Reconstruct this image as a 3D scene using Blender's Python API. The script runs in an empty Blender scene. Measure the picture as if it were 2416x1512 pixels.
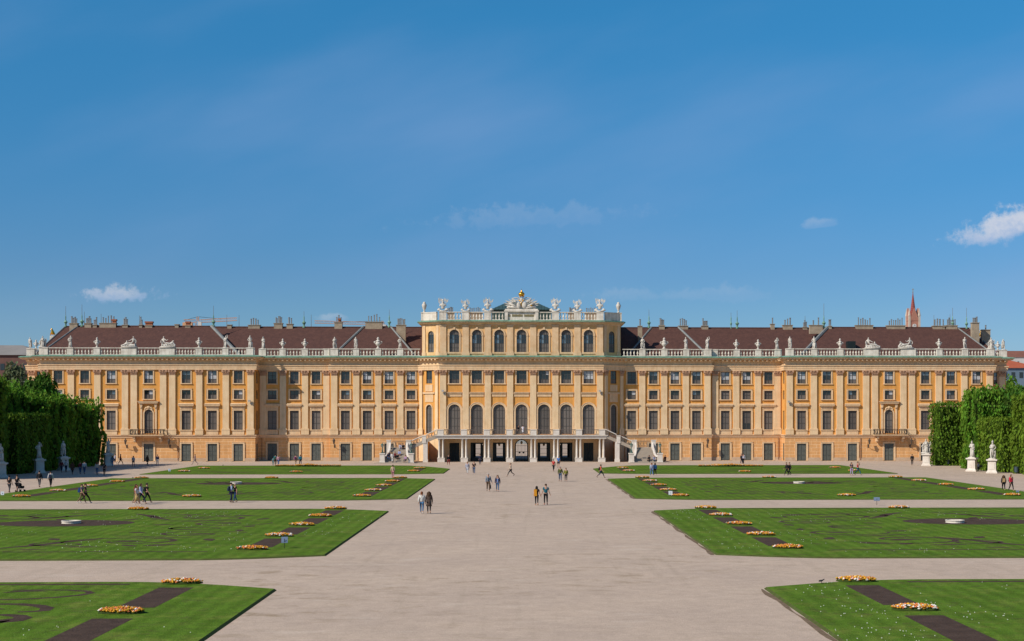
import bpy, bmesh, math, random
from mathutils import Vector, Matrix
R = math.radians
random.seed(7)
S = bpy.context.scene
COL = S.collection

# ------------------------------------------------------------------ camera, world, sun, exposure
W_PX, F_PX, VX, HOR = 2415.0, 3300.0, 1230.0, 989.0      # photo measured at 2415 px width
TH = R(1.6)
CAM_H, CAM_D = 7.5, 250.0
PXC = VX + F_PX*math.tan(TH)
cam_d = bpy.data.cameras.new('camera'); cam = bpy.data.objects.new('camera', cam_d); COL.objects.link(cam)
cam.location = (0, -CAM_D, CAM_H); cam.rotation_euler = (R(90), 0, -TH)
cam_d.sensor_width = 36; cam_d.lens = F_PX/W_PX*36
cam_d.shift_x = -(PXC - W_PX/2)/W_PX; cam_d.shift_y = (HOR - 756)/W_PX
cam_d.clip_start = 1; cam_d.clip_end = 20000
S.camera = cam

SUN_AZ, SUN_EL = R(58), R(38)
sdir = Vector((-math.sin(SUN_AZ)*math.cos(SUN_EL), -math.cos(SUN_AZ)*math.cos(SUN_EL), math.sin(SUN_EL)))
sl = bpy.data.lights.new('sun', 'SUN'); sl.energy = 4.7; sl.angle = R(0.5); sl.color = (1.0, 0.93, 0.82)
so = bpy.data.objects.new('sun', sl); COL.objects.link(so)
so.rotation_euler = (-sdir).to_track_quat('-Z', 'Y').to_euler(); so.location = sdir*400

wd = bpy.data.worlds.new('World'); S.world = wd; wd.use_nodes = True
def build_world():
    nt = wd.node_tree; N = nt.nodes; Lk = nt.links; N.clear()
    def nd(t, **k):
        n = N.new(t)
        for a, b in k.items(): setattr(n, a, b)
        return n
    out = nd('ShaderNodeOutputWorld'); bg = nd('ShaderNodeBackground'); bg.inputs['Strength'].default_value = 0.1
    sky = nd('ShaderNodeTexSky', sky_type='NISHITA', sun_disc=False, sun_elevation=SUN_EL, sun_rotation=math.atan2(sdir.x, sdir.y))
    sky.altitude = 100; sky.air_density = 1.0; sky.dust_density = 0.0; sky.ozone_density = 4.0
    hs = nd('ShaderNodeHueSaturation'); hs.inputs['Hue'].default_value = SKY_HUE
    hs.inputs['Saturation'].default_value = SKY_SAT; hs.inputs['Value'].default_value = SKY_VAL
    Lk.new(sky.outputs[0], hs.inputs['Color'])
    tc = nd('ShaderNodeTexCoord'); sp = nd('ShaderNodeSeparateXYZ'); Lk.new(tc.outputs['Generated'], sp.inputs[0])
    def mth(op, a, b=None, c=None):
        n = nd('ShaderNodeMath', operation=op)
        for i, x in enumerate((a, b, c)):
            if x is None: continue
            if isinstance(x, (int, float)): n.inputs[i].default_value = x
            else: Lk.new(x, n.inputs[i])
        return n.outputs[0]
    px = mth('DIVIDE', sp.outputs[0], mth('MAXIMUM', sp.outputs[1], 0.05)); pz = mth('DIVIDE', sp.outputs[2], mth('MAXIMUM', sp.outputs[1], 0.05))
    rp = nd('ShaderNodeValToRGB'); rp.color_ramp.elements[0].position = 0.0; rp.color_ramp.elements[0].color = (*SKY_RAMP[0][1], 1); rp.color_ramp.elements[1].position = 1.0; rp.color_ramp.elements[1].color = (*SKY_RAMP[-1][1], 1)
    for p_, c_ in SKY_RAMP[1:-1]: rp.color_ramp.elements.new(p_).color = (*c_, 1)
    Lk.new(sp.outputs[2], rp.inputs[0]); tn = nd('ShaderNodeMix', data_type='RGBA', blend_type='MULTIPLY'); tn.inputs['Factor'].default_value = 1; Lk.new(hs.outputs[0], tn.inputs['A']); Lk.new(rp.outputs[0], tn.inputs['B'])
    fwd = mth('GREATER_THAN', sp.outputs[1], 0.1)
    def vec(a, b):
        c = nd('ShaderNodeCombineXYZ'); Lk.new(a, c.inputs[0]); Lk.new(b, c.inputs[1]); return c.outputs[0]
    def noise(v, sc, det=8, rough=.6):
        n = nd('ShaderNodeTexNoise'); n.inputs['Scale'].default_value = sc; n.inputs['Detail'].default_value = det; n.inputs['Roughness'].default_value = rough
        Lk.new(v, n.inputs['Vector']); return n.outputs['Fac']
    def smooth(x, a, b):
        n = nd('ShaderNodeMapRange', interpolation_type='SMOOTHSTEP'); n.inputs['From Min'].default_value = a; n.inputs['From Max'].default_value = b
        Lk.new(x, n.inputs['Value']); return n.outputs['Result']
    uv = vec(px, pz)
    # high thin cirrus: streaks stretched along a shallow slope
    cx = mth('ADD', mth('MULTIPLY', px, 1.0), mth('MULTIPLY', pz, 0.6)); cz = mth('SUBTRACT', mth('MULTIPLY', pz, 3.4), mth('MULTIPLY', px, 1.1))
    cir = smooth(noise(vec(cx, cz), 1.9, 6, .45), .42, .76)
    col = tn.outputs['Result']
    def mixc(fac, a, c):
        m = nd('ShaderNodeMix', data_type='RGBA'); Lk.new(fac, m.inputs['Factor']); Lk.new(a, m.inputs['A'])
        if isinstance(c, tuple): m.inputs['B'].default_value = c
        else: Lk.new(c, m.inputs['B'])
        return m.outputs['Result']
    col = mixc(mth('MULTIPLY', cir, .42), col, (2.6, 3.7, 6.2, 1))
    # small cumulus: a wobbly ellipse with a flat base, in real sky directions
    nz = noise(uv, 95, 9, .66); nz2 = noise(uv, 18, 6, .6)
    for (u, v, a, b, s, dens, tilt) in CLOUDS:
        k_ = (u-PXC)/F_PX; q_ = math.cos(TH)-k_*math.sin(TH); x0 = (math.sin(TH)+k_*math.cos(TH))/q_; z0 = (HOR-v)/F_PX/q_
        dx = mth('DIVIDE', mth('SUBTRACT', px, x0), a/F_PX)
        dz = mth('DIVIDE', mth('SUBTRACT', mth('SUBTRACT', pz, z0), mth('MULTIPLY', mth('SUBTRACT', px, x0), tilt)), b/F_PX)
        under = mth('LESS_THAN', dz, 0.0)
        dz2 = mth('MULTIPLY', dz, mth('ADD', 1.0, mth('MULTIPLY', under, 0.9)))
        r = mth('SQRT', mth('ADD', mth('MULTIPLY', dx, dx), mth('MULTIPLY', dz2, dz2)))
        e = mth('ADD', r, mth('ADD', mth('MULTIPLY', mth('SUBTRACT', nz, .5), s), mth('MULTIPLY', mth('SUBTRACT', nz2, .5), s)))
        m = mth('MULTIPLY', mth('SUBTRACT', 1.0, smooth(e, .45, 1.1)), dens)
        m = mth('MULTIPLY', m, fwd)
        lit = smooth(mth('ADD', mth('SUBTRACT', dz, mth('MULTIPLY', dx, .35)), mth('MULTIPLY', mth('SUBTRACT', nz, .5), 2.4)), -.5, .9)
        c2 = nd('ShaderNodeMix', data_type='RGBA'); Lk.new(lit, c2.inputs['Factor']); c2.inputs['A'].default_value = (3.6, 4.6, 6.6, 1); c2.inputs['B'].default_value = (7.2, 7.0, 7.2, 1)
        col = mixc(m, col, c2.outputs['Result'])
    Lk.new(col, bg.inputs['Color']); Lk.new(bg.outputs[0], out.inputs['Surface'])
SKY_RAMP = [(0, (.42, .55, .74)), (.10, (.41, .59, .78)), (.20, (.35, .76, .90)), (.28, (.34, .90, 1.0)), (.6, (.75, .95, 1.0)), (1, (1, 1, 1))]
SKY_HUE, SKY_SAT, SKY_VAL = 0.5, 1.15, 1.0
CLOUDS = [(288, 698, 92, 34, 2.2, .55, 0.0), (2430, 532, 215, 60, 1.7, .8, .24), (1932, 530, 40, 15, 2.0, .16, 0.1), (1240, 518, 290, 36, 2.6, .09, .05), (785, 752, 42, 14, 2.0, .22, 0), (1640, 700, 210, 26, 2.4, .09, 0)]
build_world()
S.view_settings.view_transform = 'Standard'; S.view_settings.look = 'None'; S.view_settings.gamma = 1; S.view_settings.exposure = 0.1
S.render.engine = 'CYCLES'; S.cycles.max_bounces = 6

# ------------------------------------------------------------------ helpers
def G(u, v, z=0.0):
    """point on the level z that the photo shows at pixel (u, v)"""
    d = F_PX*(CAM_H - z)/(v - HOR); xr = (u - PXC)/F_PX*d; c, s = math.cos(TH), math.sin(TH)
    return Vector((xr*c + d*s, -xr*s + d*c - CAM_D, z))
def XU(u, Y):
    k = (u - PXC)/F_PX; c, s = math.cos(TH), math.sin(TH)
    return (Y + CAM_D)*(s + k*c)/(c - k*s)
def ZV(v, Y, x=0):
    d = x*math.sin(TH) + (Y + CAM_D)*math.cos(TH)
    return CAM_H + (HOR - v)/F_PX*d

def tag(o, label=None, cat=None, group=None, kind=None):
    if label: o['label'] = label
    if cat: o['category'] = cat
    if group: o['group'] = group
    if kind: o['kind'] = kind
    return o
def empty(name, loc=(0, 0, 0), rz=0, parent=None):
    o = bpy.data.objects.new(name, None); o.empty_display_size = .3; COL.objects.link(o); o.location = loc; o.rotation_euler = (0, 0, rz); o.parent = parent
    return o
def put(name, me, parent=None, loc=(0, 0, 0), rz=0, sc=None):
    o = bpy.data.objects.new(name, me); COL.objects.link(o); o.location = loc; o.rotation_euler = (0, 0, rz); o.parent = parent
    if sc is not None: o.scale = (sc, sc, sc) if isinstance(sc, (int, float)) else sc
    return o
def copy_tree(o, parent=None):
    c = o.copy(); COL.objects.link(c); c.parent = parent
    for ch in list(o.children): copy_tree(ch, c)
    return c

class MB:
    def __init__(s): s.v = []; s.f = []; s.m = []; s.T = None
    def P(s, p):
        p = Vector(p); s.v.append(tuple(s.T @ p) if s.T is not None else tuple(p)); return len(s.v)-1
    def face(s, idx, m=0): s.f.append(tuple(idx)); s.m.append(m)
    def poly(s, pts, m=0): s.face([s.P(p) for p in pts], m)
    def box(s, x0, x1, y0, y1, z0, z1, m=0, t=None):
        """t: (tx, ty) half-extent scale of the top about the middle"""
        cx, cy = (x0+x1)/2, (y0+y1)/2; tx, ty = t or (1, 1)
        a = [s.P((x, y, z0)) for x, y in ((x0, y0), (x1, y0), (x1, y1), (x0, y1))]
        b = [s.P((cx+(x-cx)*tx, cy+(y-cy)*ty, z1)) for x, y in ((x0, y0), (x1, y0), (x1, y1), (x0, y1))]
        s.face(a[::-1], m); s.face(b, m)
        for i in range(4): j = (i+1) % 4; s.face((a[i], a[j], b[j], b[i]), m)
    def lathe(s, c, prof, n=8, m=0, sx=1, sy=1):
        rings = []
        for r, z in prof: rings.append([s.P((c[0]+r*sx*math.cos(2*math.pi*k/n), c[1]+r*sy*math.sin(2*math.pi*k/n), c[2]+z)) for k in range(n)])
        for a, b in zip(rings, rings[1:]):
            for k in range(n): j = (k+1) % n; s.face((a[k], a[j], b[j], b[k]), m)
        s.face(rings[0][::-1], m); s.face(rings[-1], m)
    def tube(s, p0, p1, r0, r1=None, n=6, m=0):
        p0, p1 = Vector(p0), Vector(p1); r1 = r0 if r1 is None else r1; d = p1-p0
        if d.length < 1e-6: return
        q = d.to_track_quat('Z', 'Y'); A = []; B = []
        for k in range(n):
            o = q @ Vector((math.cos(2*math.pi*k/n), math.sin(2*math.pi*k/n), 0))
            A.append(s.P(p0+o*r0)); B.append(s.P(p1+o*r1))
        for k in range(n): j = (k+1) % n; s.face((A[k], A[j], B[j], B[k]), m)
        s.face(A[::-1], m); s.face(B, m)
    def path(s, pts, r, n=6, m=0):
        for a, b in zip(pts, pts[1:]): s.tube(a, b, r, r, n, m)
    def ell(s, c, r, n=8, k=5, m=0, rot=None):
        rx, ry, rz = r if isinstance(r, (tuple, list)) else (r, r, r); c = Vector(c); rows = []
        Q = rot if rot is not None else Matrix.Identity(3)
        top = s.P(c+Q @ Vector((0, 0, rz))); bot = s.P(c+Q @ Vector((0, 0, -rz)))
        for i in range(1, k):
            a = math.pi*i/k
            rows.append([s.P(c+Q @ Vector((rx*math.sin(a)*math.cos(2*math.pi*j/n), ry*math.sin(a)*math.sin(2*math.pi*j/n), rz*math.cos(a)))) for j in range(n)])
        for j in range(n): s.face((top, rows[0][j], rows[0][(j+1) % n]), m); s.face((bot, rows[-1][(j+1) % n], rows[-1][j]), m)
        for a, b in zip(rows, rows[1:]):
            for j in range(n): s.face((a[j], b[j], b[(j+1) % n], a[(j+1) % n]), m)
    def ring(s, xc, zs, r0, r1, y0, y1, n=14, m=0, a0=0, a1=math.pi):
        """half-round band in the x-z plane, front at y0, back at y1"""
        pts = []
        for k in range(n+1):
            a = a0+(a1-a0)*k/n; c, q = math.cos(a), math.sin(a)
            pts.append([s.P((xc+r*c, y, zs+r*q)) for r, y in ((r0, y1), (r0, y0), (r1, y0), (r1, y1))])
        for a, b in zip(pts, pts[1:]):
            for i in range(3): s.face((a[i], b[i], b[i+1], a[i+1]), m)
    def mesh(s, name, mats, smooth=False):
        me = bpy.data.meshes.new(name); me.from_pydata(s.v, [], s.f)
        for x in (mats if isinstance(mats, (list, tuple)) else [mats]): me.materials.append(x)
        me.polygons.foreach_set('material_index', s.m)
        if smooth: me.polygons.foreach_set('use_smooth', [True]*len(s.f))
        me.update(); return me
    def build(s, name, mats, parent=None, smooth=False, loc=(0, 0, 0), rz=0):
        return put(name, s.mesh(name, mats, smooth), parent, loc, rz)

def sweep(mb, path, prof, m=0, closed=False):
    """profile [(d, z)] carried along a plan polyline, outward = right-hand side of the walk"""
    n = len(path); rows = []
    for i in range(n):
        p = Vector(path[i]); ns = []
        for a, b in ((i-1, i), (i, i+1)):
            if a < 0 or b >= n: continue
            t = (Vector(path[b])-Vector(path[a])).normalized(); ns.append(Vector((t.y, -t.x)))
        o = ns[0] if len(ns) == 1 else (ns[0]+ns[1])/(1+ns[0].dot(ns[1]))
        rows.append([mb.P((p.x+o.x*d, p.y+o.y*d, z)) for d, z in prof])
    for a, b in zip(rows, rows[1:]):
        for k in range(len(prof)-1): mb.face((a[k], b[k], b[k+1], a[k+1]), m)

# ------------------------------------------------------------------ materials
MATS = {}
def mat(name, c1, c2=None, scale=3.0, rough=.8, bump=0.0, bscale=None, metal=0.0, spec=.3, detail=6, stretch=None, island=0.0, coat=0, world=True, lo=.35, hi=.68):
    m = bpy.data.materials.new(name); m.use_nodes = True; nt = m.node_tree; N = nt.nodes; L = nt.links
    b = N['Principled BSDF']; b.inputs['Roughness'].default_value = rough; b.inputs['Metallic'].default_value = metal
    b.inputs['Specular IOR Level'].default_value = spec
    if coat: b.inputs['Coat Weight'].default_value = coat; b.inputs['Coat Roughness'].default_value = .04
    c2 = c2 or tuple(x*.82 for x in c1)
    if world: src = N.new('ShaderNodeNewGeometry').outputs['Position']
    else: src = N.new('ShaderNodeTexCoord').outputs['Object']
    if stretch:
        mp = N.new('ShaderNodeMapping'); mp.inputs['Scale'].default_value = stretch; L.new(src, mp.inputs[0]); src = mp.outputs[0]
    nz = N.new('ShaderNodeTexNoise'); nz.inputs['Scale'].default_value = scale; nz.inputs['Detail'].default_value = detail; nz.inputs['Roughness'].default_value = .62
    L.new(src, nz.inputs['Vector'])
    mr = N.new('ShaderNodeMapRange'); mr.inputs['From Min'].default_value = lo; mr.inputs['From Max'].default_value = hi; L.new(nz.outputs['Fac'], mr.inputs['Value'])
    mx = N.new('ShaderNodeMix'); mx.data_type = 'RGBA'; mx.inputs['A'].default_value = (*c1, 1); mx.inputs['B'].default_value = (*c2, 1)
    L.new(mr.outputs[0], mx.inputs['Factor']); col = mx.outputs['Result']
    if island:
        g = N.new('ShaderNodeNewGeometry'); hs = N.new('ShaderNodeHueSaturation')
        a = N.new('ShaderNodeMapRange'); a.inputs['To Min'].default_value = 1-island; a.inputs['To Max'].default_value = 1+island; L.new(g.outputs['Random Per Island'], a.inputs['Value'])
        h = N.new('ShaderNodeMapRange'); h.inputs['To Min'].default_value = .5-.035*min(1, island*2); h.inputs['To Max'].default_value = .5+.02*min(1, island*2); L.new(g.outputs['Random Per Island'], h.inputs['Value'])
        L.new(a.outputs[0], hs.inputs['Value']); L.new(h.outputs[0], hs.inputs['Hue']); L.new(col, hs.inputs['Color']); col = hs.outputs[0]
    L.new(col, b.inputs['Base Color'])
    if bump:
        bz = N.new('ShaderNodeTexNoise'); bz.inputs['Scale'].default_value = bscale or scale*6; bz.inputs['Detail'].default_value = 5; L.new(src, bz.inputs['Vector'])
        bp = N.new('ShaderNodeBump'); bp.inputs['Strength'].default_value = bump; bp.inputs['Distance'].default_value = .05; L.new(bz.outputs['Fac'], bp.inputs['Height']); L.new(bp.outputs[0], b.inputs['Normal'])
    MATS[name] = m; return m

def nodes_of(m): return m.node_tree.nodes, m.node_tree.links, m.node_tree.nodes['Principled BSDF']
ORANGE = mat('orange_plaster', (.70, .345, .092), (.63, .285, .068), .55, .9, .15, 9, spec=.15)
CREAM = mat('cream_plaster', (.765, .555, .335), (.68, .465, .26), .7, .9, .12, 9, spec=.15)
CREAM2 = mat('pale_cream_plaster', (.73, .515, .315), (.64, .41, .22), .9, .9, .1, 8, spec=.15)
ATTIC = mat('weathered_cream_plaster', (.745, .49, .25), (.66, .36, .125), .6, .9, .12, 8, spec=.15)
CAPST = mat('capital_stone', (.56, .34, .21), (.42, .24, .15), 3, .9, .2, 12, spec=.15)
SURR = mat('surround_stone', (.75, .535, .325), (.67, .44, .245), 1.2, .88, .1, 9, spec=.15)
STONE = mat('balustrade_stone', (.77, .70, .60), (.55, .48, .39), 1.1, .85, .2, 10, spec=.2)
WHITEST = mat('statue_stone', (.60, .555, .485), (.36, .32, .27), 2.2, .85, .25, 12, spec=.2, world=False, lo=.42, hi=.75)
PORCH = mat('porch_stone', (.70, .64, .56), (.58, .50, .42), 1.4, .8, .12, 10, spec=.25)
STEP = mat('step_stone', (.40, .33, .26), (.32, .26, .20), 1.4, .85, .2, 8, stretch=(1, 1, 8))
BAND = mat('band_stone', (.70, .47, .285), (.62, .39, .22), 1.0, .88, .2, 8)
PLINTH = mat('plinth_stone', (.55, .40, .27), (.44, .29, .18), 1.0, .88, .2, 8)
COPPER = mat('green_copper', (.20, .36, .26), (.10, .19, .13), 1.3, .6, .1, 6)
DKCOPPER = mat('dark_green_copper', (.045, .085, .075), (.03, .055, .05), 1.0, .5, .1, 6)
FRAME = mat('window_frame_paint', (.085, .075, .066), (.07, .06, .05), 3, .5)
BLIND = mat('closed_blind', (.135, .112, .095), (.105, .088, .075), 5, .6, spec=.4, stretch=(1, 1, 6), coat=.25)
def per_object(m, k):
    N, L, b = nodes_of(m); oi = N.new('ShaderNodeObjectInfo'); r = N.new('ShaderNodeMapRange'); r.inputs['To Min'].default_value = 1-k; r.inputs['To Max'].default_value = 1+k; L.new(oi.outputs['Random'], r.inputs['Value'])
    h = N.new('ShaderNodeHueSaturation'); old = b.inputs['Base Color'].links[0].from_socket; L.new(old, h.inputs['Color']); L.new(r.outputs[0], h.inputs['Value']); L.new(h.outputs[0], b.inputs['Base Color'])
per_object(BLIND, .28)
GLASS = mat('dark_window_glass', (.014, .017, .02), (.03, .033, .034), .8, .06, spec=.6, coat=.5)
GLASS2 = mat('painted_sky_reflection_glass', (.16, .22, .27), (.05, .07, .08), .9, .08, spec=.8, coat=.6, lo=.4, hi=.6)  # bright sky reflection painted into the glass colour as pale blue blotches
CURTAIN = mat('white_curtain', (.50, .50, .50), (.36, .37, .38), 3, .6, coat=.4)
DOORM = mat('grey_green_door_paint', (.115, .122, .105), (.085, .09, .078), 2, .55)
per_object(DOORM, .14)
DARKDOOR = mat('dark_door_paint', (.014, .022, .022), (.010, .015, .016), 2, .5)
IRON = mat('wrought_iron', (.022, .022, .024), (.035, .03, .03), 6, .5, metal=.4)
IRONRUST = mat('browned_railing_iron', (.15, .12, .10), (.09, .075, .065), 4, .6)
GOLD = mat('gilding', (.80, .42, .05), (.66, .30, .03), 5, .28, metal=.85)
BRICK = mat('chimney_brick', (.34, .11, .05), (.25, .08, .04), 4, .85)
CHIM = mat('chimney_plaster', (.38, .30, .21), (.26, .2, .14), 1.5, .9)
FLUE = mat('zinc_flue', (.34, .33, .31), (.22, .21, .2), 4, .4, metal=.5)
LEADST = mat('lead_flashing', (.20, .21, .20), (.14, .145, .14), 2, .6)
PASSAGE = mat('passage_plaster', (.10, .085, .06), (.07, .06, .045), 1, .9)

def streaks(m, k=.16):
    N, L, b = nodes_of(m); g = N.new('ShaderNodeNewGeometry'); mp = N.new('ShaderNodeMapping'); mp.inputs['Scale'].default_value = (2.2, 2.2, .16); L.new(g.outputs['Position'], mp.inputs[0])
    n = N.new('ShaderNodeTexNoise'); n.inputs['Scale'].default_value = 1.2; n.inputs['Detail'].default_value = 8; n.inputs['Roughness'].default_value = .65; L.new(mp.outputs[0], n.inputs['Vector'])
    r = N.new('ShaderNodeMapRange'); r.inputs['From Min'].default_value = .42; r.inputs['From Max'].default_value = .74; r.inputs['To Min'].default_value = 1.02; r.inputs['To Max'].default_value = 1-k; L.new(n.outputs['Fac'], r.inputs['Value'])
    h = N.new('ShaderNodeHueSaturation'); old = b.inputs['Base Color'].links[0].from_socket; L.new(old, h.inputs['Color']); L.new(r.outputs[0], h.inputs['Value']); L.new(h.outputs[0], b.inputs['Base Color'])
for _m, _k in ((ORANGE, .22), (CREAM, .16), (CREAM2, .22), (ATTIC, .25), (SURR, .22), (STONE, .35)): streaks(_m, _k)
def rustic():
    m = mat('rusticated_plaster', (.73, .39, .16), (.64, .32, .12), .6, .9, 0, spec=.15); N, L, b = nodes_of(m)
    g = N.new('ShaderNodeNewGeometry'); sp = N.new('ShaderNodeSeparateXYZ'); L.new(g.outputs['Position'], sp.inputs[0])
    ad = N.new('ShaderNodeMath'); ad.operation = 'ADD'; L.new(sp.outputs[0], ad.inputs[0]); L.new(sp.outputs[1], ad.inputs[1])
    cb = N.new('ShaderNodeCombineXYZ'); L.new(ad.outputs[0], cb.inputs[0]); L.new(sp.outputs[2], cb.inputs[1])
    br = N.new('ShaderNodeTexBrick'); br.inputs['Scale'].default_value = 1; br.inputs['Brick Width'].default_value = 2.0; br.inputs['Row Height'].default_value = .60
    br.inputs['Mortar Size'].default_value = .05; br.inputs['Mortar Smooth'].default_value = .3; br.offset = .5
    br.inputs['Color1'].default_value = (1, 1, 1, 1); br.inputs['Color2'].default_value = (.93, .93, .93, 1); br.inputs['Mortar'].default_value = (1.22, 1.45, 1.9, 1)
    L.new(cb.outputs[0], br.inputs['Vector'])
    mu = N.new('ShaderNodeMix'); mu.data_type = 'RGBA'; mu.blend_type = 'MULTIPLY'; mu.inputs['Factor'].default_value = 1
    old = b.inputs['Base Color'].links[0].from_socket; L.new(old, mu.inputs['A']); L.new(br.outputs['Color'], mu.inputs['B']); L.new(mu.outputs['Result'], b.inputs['Base Color'])
    iv = N.new('ShaderNodeMath'); iv.operation = 'SUBTRACT'; iv.inputs[0].default_value = 1; L.new(br.outputs['Fac'], iv.inputs[1])
    bp = N.new('ShaderNodeBump'); bp.inputs['Strength'].default_value = .8; bp.inputs['Distance'].default_value = .06; L.new(iv.outputs[0], bp.inputs['Height']); L.new(bp.outputs[0], b.inputs['Normal'])
    return m
RUST = rustic(); streaks(RUST, .2)
def roofm():
    m = mat('brown_roof_tiles', (.110, .049, .036), (.080, .036, .028), 1.2, .8, 0, spec=.25, detail=8); N, L, b = nodes_of(m)
    g = N.new('ShaderNodeNewGeometry'); sp = N.new('ShaderNodeSeparateXYZ'); L.new(g.outputs['Position'], sp.inputs[0])
    cb = N.new('ShaderNodeCombineXYZ'); L.new(sp.outputs[0], cb.inputs[0]); L.new(sp.outputs[2], cb.inputs[1])
    br = N.new('ShaderNodeTexBrick'); br.inputs['Scale'].default_value = 1; br.inputs['Brick Width'].default_value = .22; br.inputs['Row Height'].default_value = .16
    br.inputs['Mortar Size'].default_value = .015; br.inputs['Color1'].default_value = (1.12, 1.12, 1.12, 1); br.inputs['Color2'].default_value = (.9, .9, .9, 1); br.inputs['Mortar'].default_value = (.6, .6, .6, 1)
    L.new(cb.outputs[0], br.inputs['Vector'])
    mu = N.new('ShaderNodeMix'); mu.data_type = 'RGBA'; mu.blend_type = 'MULTIPLY'; mu.inputs['Factor'].default_value = 1
    old = b.inputs['Base Color'].links[0].from_socket; L.new(old, mu.inputs['A']); L.new(br.outputs['Color'], mu.inputs['B']); L.new(mu.outputs['Result'], b.inputs['Base Color'])
    bp = N.new('ShaderNodeBump'); bp.inputs['Strength'].default_value = .5; bp.inputs['Distance'].default_value = .03; L.new(br.outputs['Fac'], bp.inputs['Height']); bp.invert = True; L.new(bp.outputs[0], b.inputs['Normal'])
    return m
ROOF = roofm()

# ------------------------------------------------------------------ ground
def gravelm():
    m = mat('gravel', (.48, .368, .278), (.42, .323, .25), .16, .95, .4, 16, spec=.1, detail=12, lo=.3, hi=.7); N, L, b = nodes_of(m)
    g = N.new('ShaderNodeNewGeometry')
    def nz(sc, d, r, st=(1, 1, 1), off=0):
        mp = N.new('ShaderNodeMapping'); mp.inputs['Scale'].default_value = st; mp.inputs['Location'].default_value = (off, off*.7, 0); L.new(g.outputs['Position'], mp.inputs[0])
        n = N.new('ShaderNodeTexNoise'); n.inputs['Scale'].default_value = sc; n.inputs['Detail'].default_value = d; n.inputs['Roughness'].default_value = r; L.new(mp.outputs[0], n.inputs['Vector']); return n.outputs['Fac']
    def rng(x, a, b_, c, d):
        r = N.new('ShaderNodeMapRange'); r.inputs['From Min'].default_value = a; r.inputs['From Max'].default_value = b_; r.inputs['To Min'].default_value = c; r.inputs['To Max'].default_value = d; L.new(x, r.inputs['Value']); return r.outputs[0]
    def mul(a, b_):
        q = N.new('ShaderNodeMath'); q.operation = 'MULTIPLY'; L.new(a, q.inputs[0])
        if isinstance(b_, float): q.inputs[1].default_value = b_
        else: L.new(b_, q.inputs[1])
        return q.outputs[0]
    col = b.inputs['Base Color'].links[0].from_socket
    def mix(f, c, bl='MIX'):
        nonlocal col
        x = N.new('ShaderNodeMix'); x.data_type = 'RGBA'; L.new(col, x.inputs['A']); x.inputs['B'].default_value = (*c, 1); L.new(f, x.inputs['Factor']); col = x.outputs['Result']
    # worn brown patches where the grit has been scuffed away, gathered in larger zones
    mix(mul(mul(rng(nz(.62, 10, .72, (.75, 1.1, 1)), .53, .66, 0, 1), rng(nz(.045, 3, .5, off=31), .42, .62, .08, 1)), .85), (.26, .19, .115))
    # pale dusty drifts
    mix(mul(rng(nz(.35, 9, .7, (.6, 1.2, 1), 77), .56, .72, 0, 1), .45), (.58, .48, .385))
    # cart and foot tracks running along the avenue and the cross paths
    mix(mul(rng(nz(1.0, 6, .6, (1.3, .05, 1), 12), .56, .70, 0, 1), .22), (.30, .235, .165))
    hs = N.new('ShaderNodeHueSaturation'); L.new(col, hs.inputs['Color']); L.new(mul(rng(nz(9, 7, .85), .3, .7, .80, 1.2), rng(nz(1.1, 7, .8, off=9), .3, .7, .86, 1.14)), hs.inputs['Value']); L.new(hs.outputs[0], b.inputs['Base Color'])
    return m
GRAVEL = gravelm()
def lawnm():
    m = mat('lawn_grass', (.097, .170, .019), (.062, .118, .012), .30, .9, .7, 16, spec=.02, detail=10, lo=.3, hi=.7); N, L, b = nodes_of(m)
    g = N.new('ShaderNodeNewGeometry')
    def nz(sc, d, r, st=(1, 1, 1), off=0):
        mp = N.new('ShaderNodeMapping'); mp.inputs['Scale'].default_value = st; mp.inputs['Location'].default_value = (off, off*.7, 0); L.new(g.outputs['Position'], mp.inputs[0])
        n = N.new('ShaderNodeTexNoise'); n.inputs['Scale'].default_value = sc; n.inputs['Detail'].default_value = d; n.inputs['Roughness'].default_value = r; L.new(mp.outputs[0], n.inputs['Vector']); return n.outputs['Fac']
    def rng(x, a, b_, c, d):
        r = N.new('ShaderNodeMapRange'); r.inputs['From Min'].default_value = a; r.inputs['From Max'].default_value = b_; r.inputs['To Min'].default_value = c; r.inputs['To Max'].default_value = d; L.new(x, r.inputs['Value']); return r.outputs[0]
    col = b.inputs['Base Color'].links[0].from_socket
    def mix(f, k, c):
        nonlocal col
        q = N.new('ShaderNodeMath'); q.operation = 'MULTIPLY'; L.new(f, q.inputs[0]); q.inputs[1].default_value = k
        x = N.new('ShaderNodeMix'); x.data_type = 'RGBA'; L.new(col, x.inputs['A']); x.inputs['B'].default_value = (*c, 1); L.new(q.outputs[0], x.inputs['Factor']); col = x.outputs['Result']
    mix(rng(nz(.55, 9, .7), .50, .66, 0, 1), .7, (.150, .178, .034))        # drier yellow patches
    mix(rng(nz(.9, 9, .72, off=41), .53, .66, 0, 1), .7, (.080, .078, .028))      # thin, earthy patches
    wv = N.new('ShaderNodeTexWave'); wv.bands_direction = 'X'; wv.inputs['Scale'].default_value = .36; wv.inputs['Distortion'].default_value = 1.2; wv.inputs['Detail'].default_value = 3; wv.inputs['Detail Scale'].default_value = .4; L.new(g.outputs['Position'], wv.inputs['Vector'])
    s = N.new('ShaderNodeMath'); s.operation = 'MULTIPLY_ADD'; s.inputs[1].default_value = .20; L.new(wv.outputs['Fac'], s.inputs[0]); L.new(rng(nz(6, 8, .85, (1, .6, 1)), .3, .7, .48, 1.36), s.inputs[2])
    hs = N.new('ShaderNodeHueSaturation'); L.new(col, hs.inputs['Color']); L.new(s.outputs[0], hs.inputs['Value']); L.new(hs.outputs[0], b.inputs['Base Color'])
    return m
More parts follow.
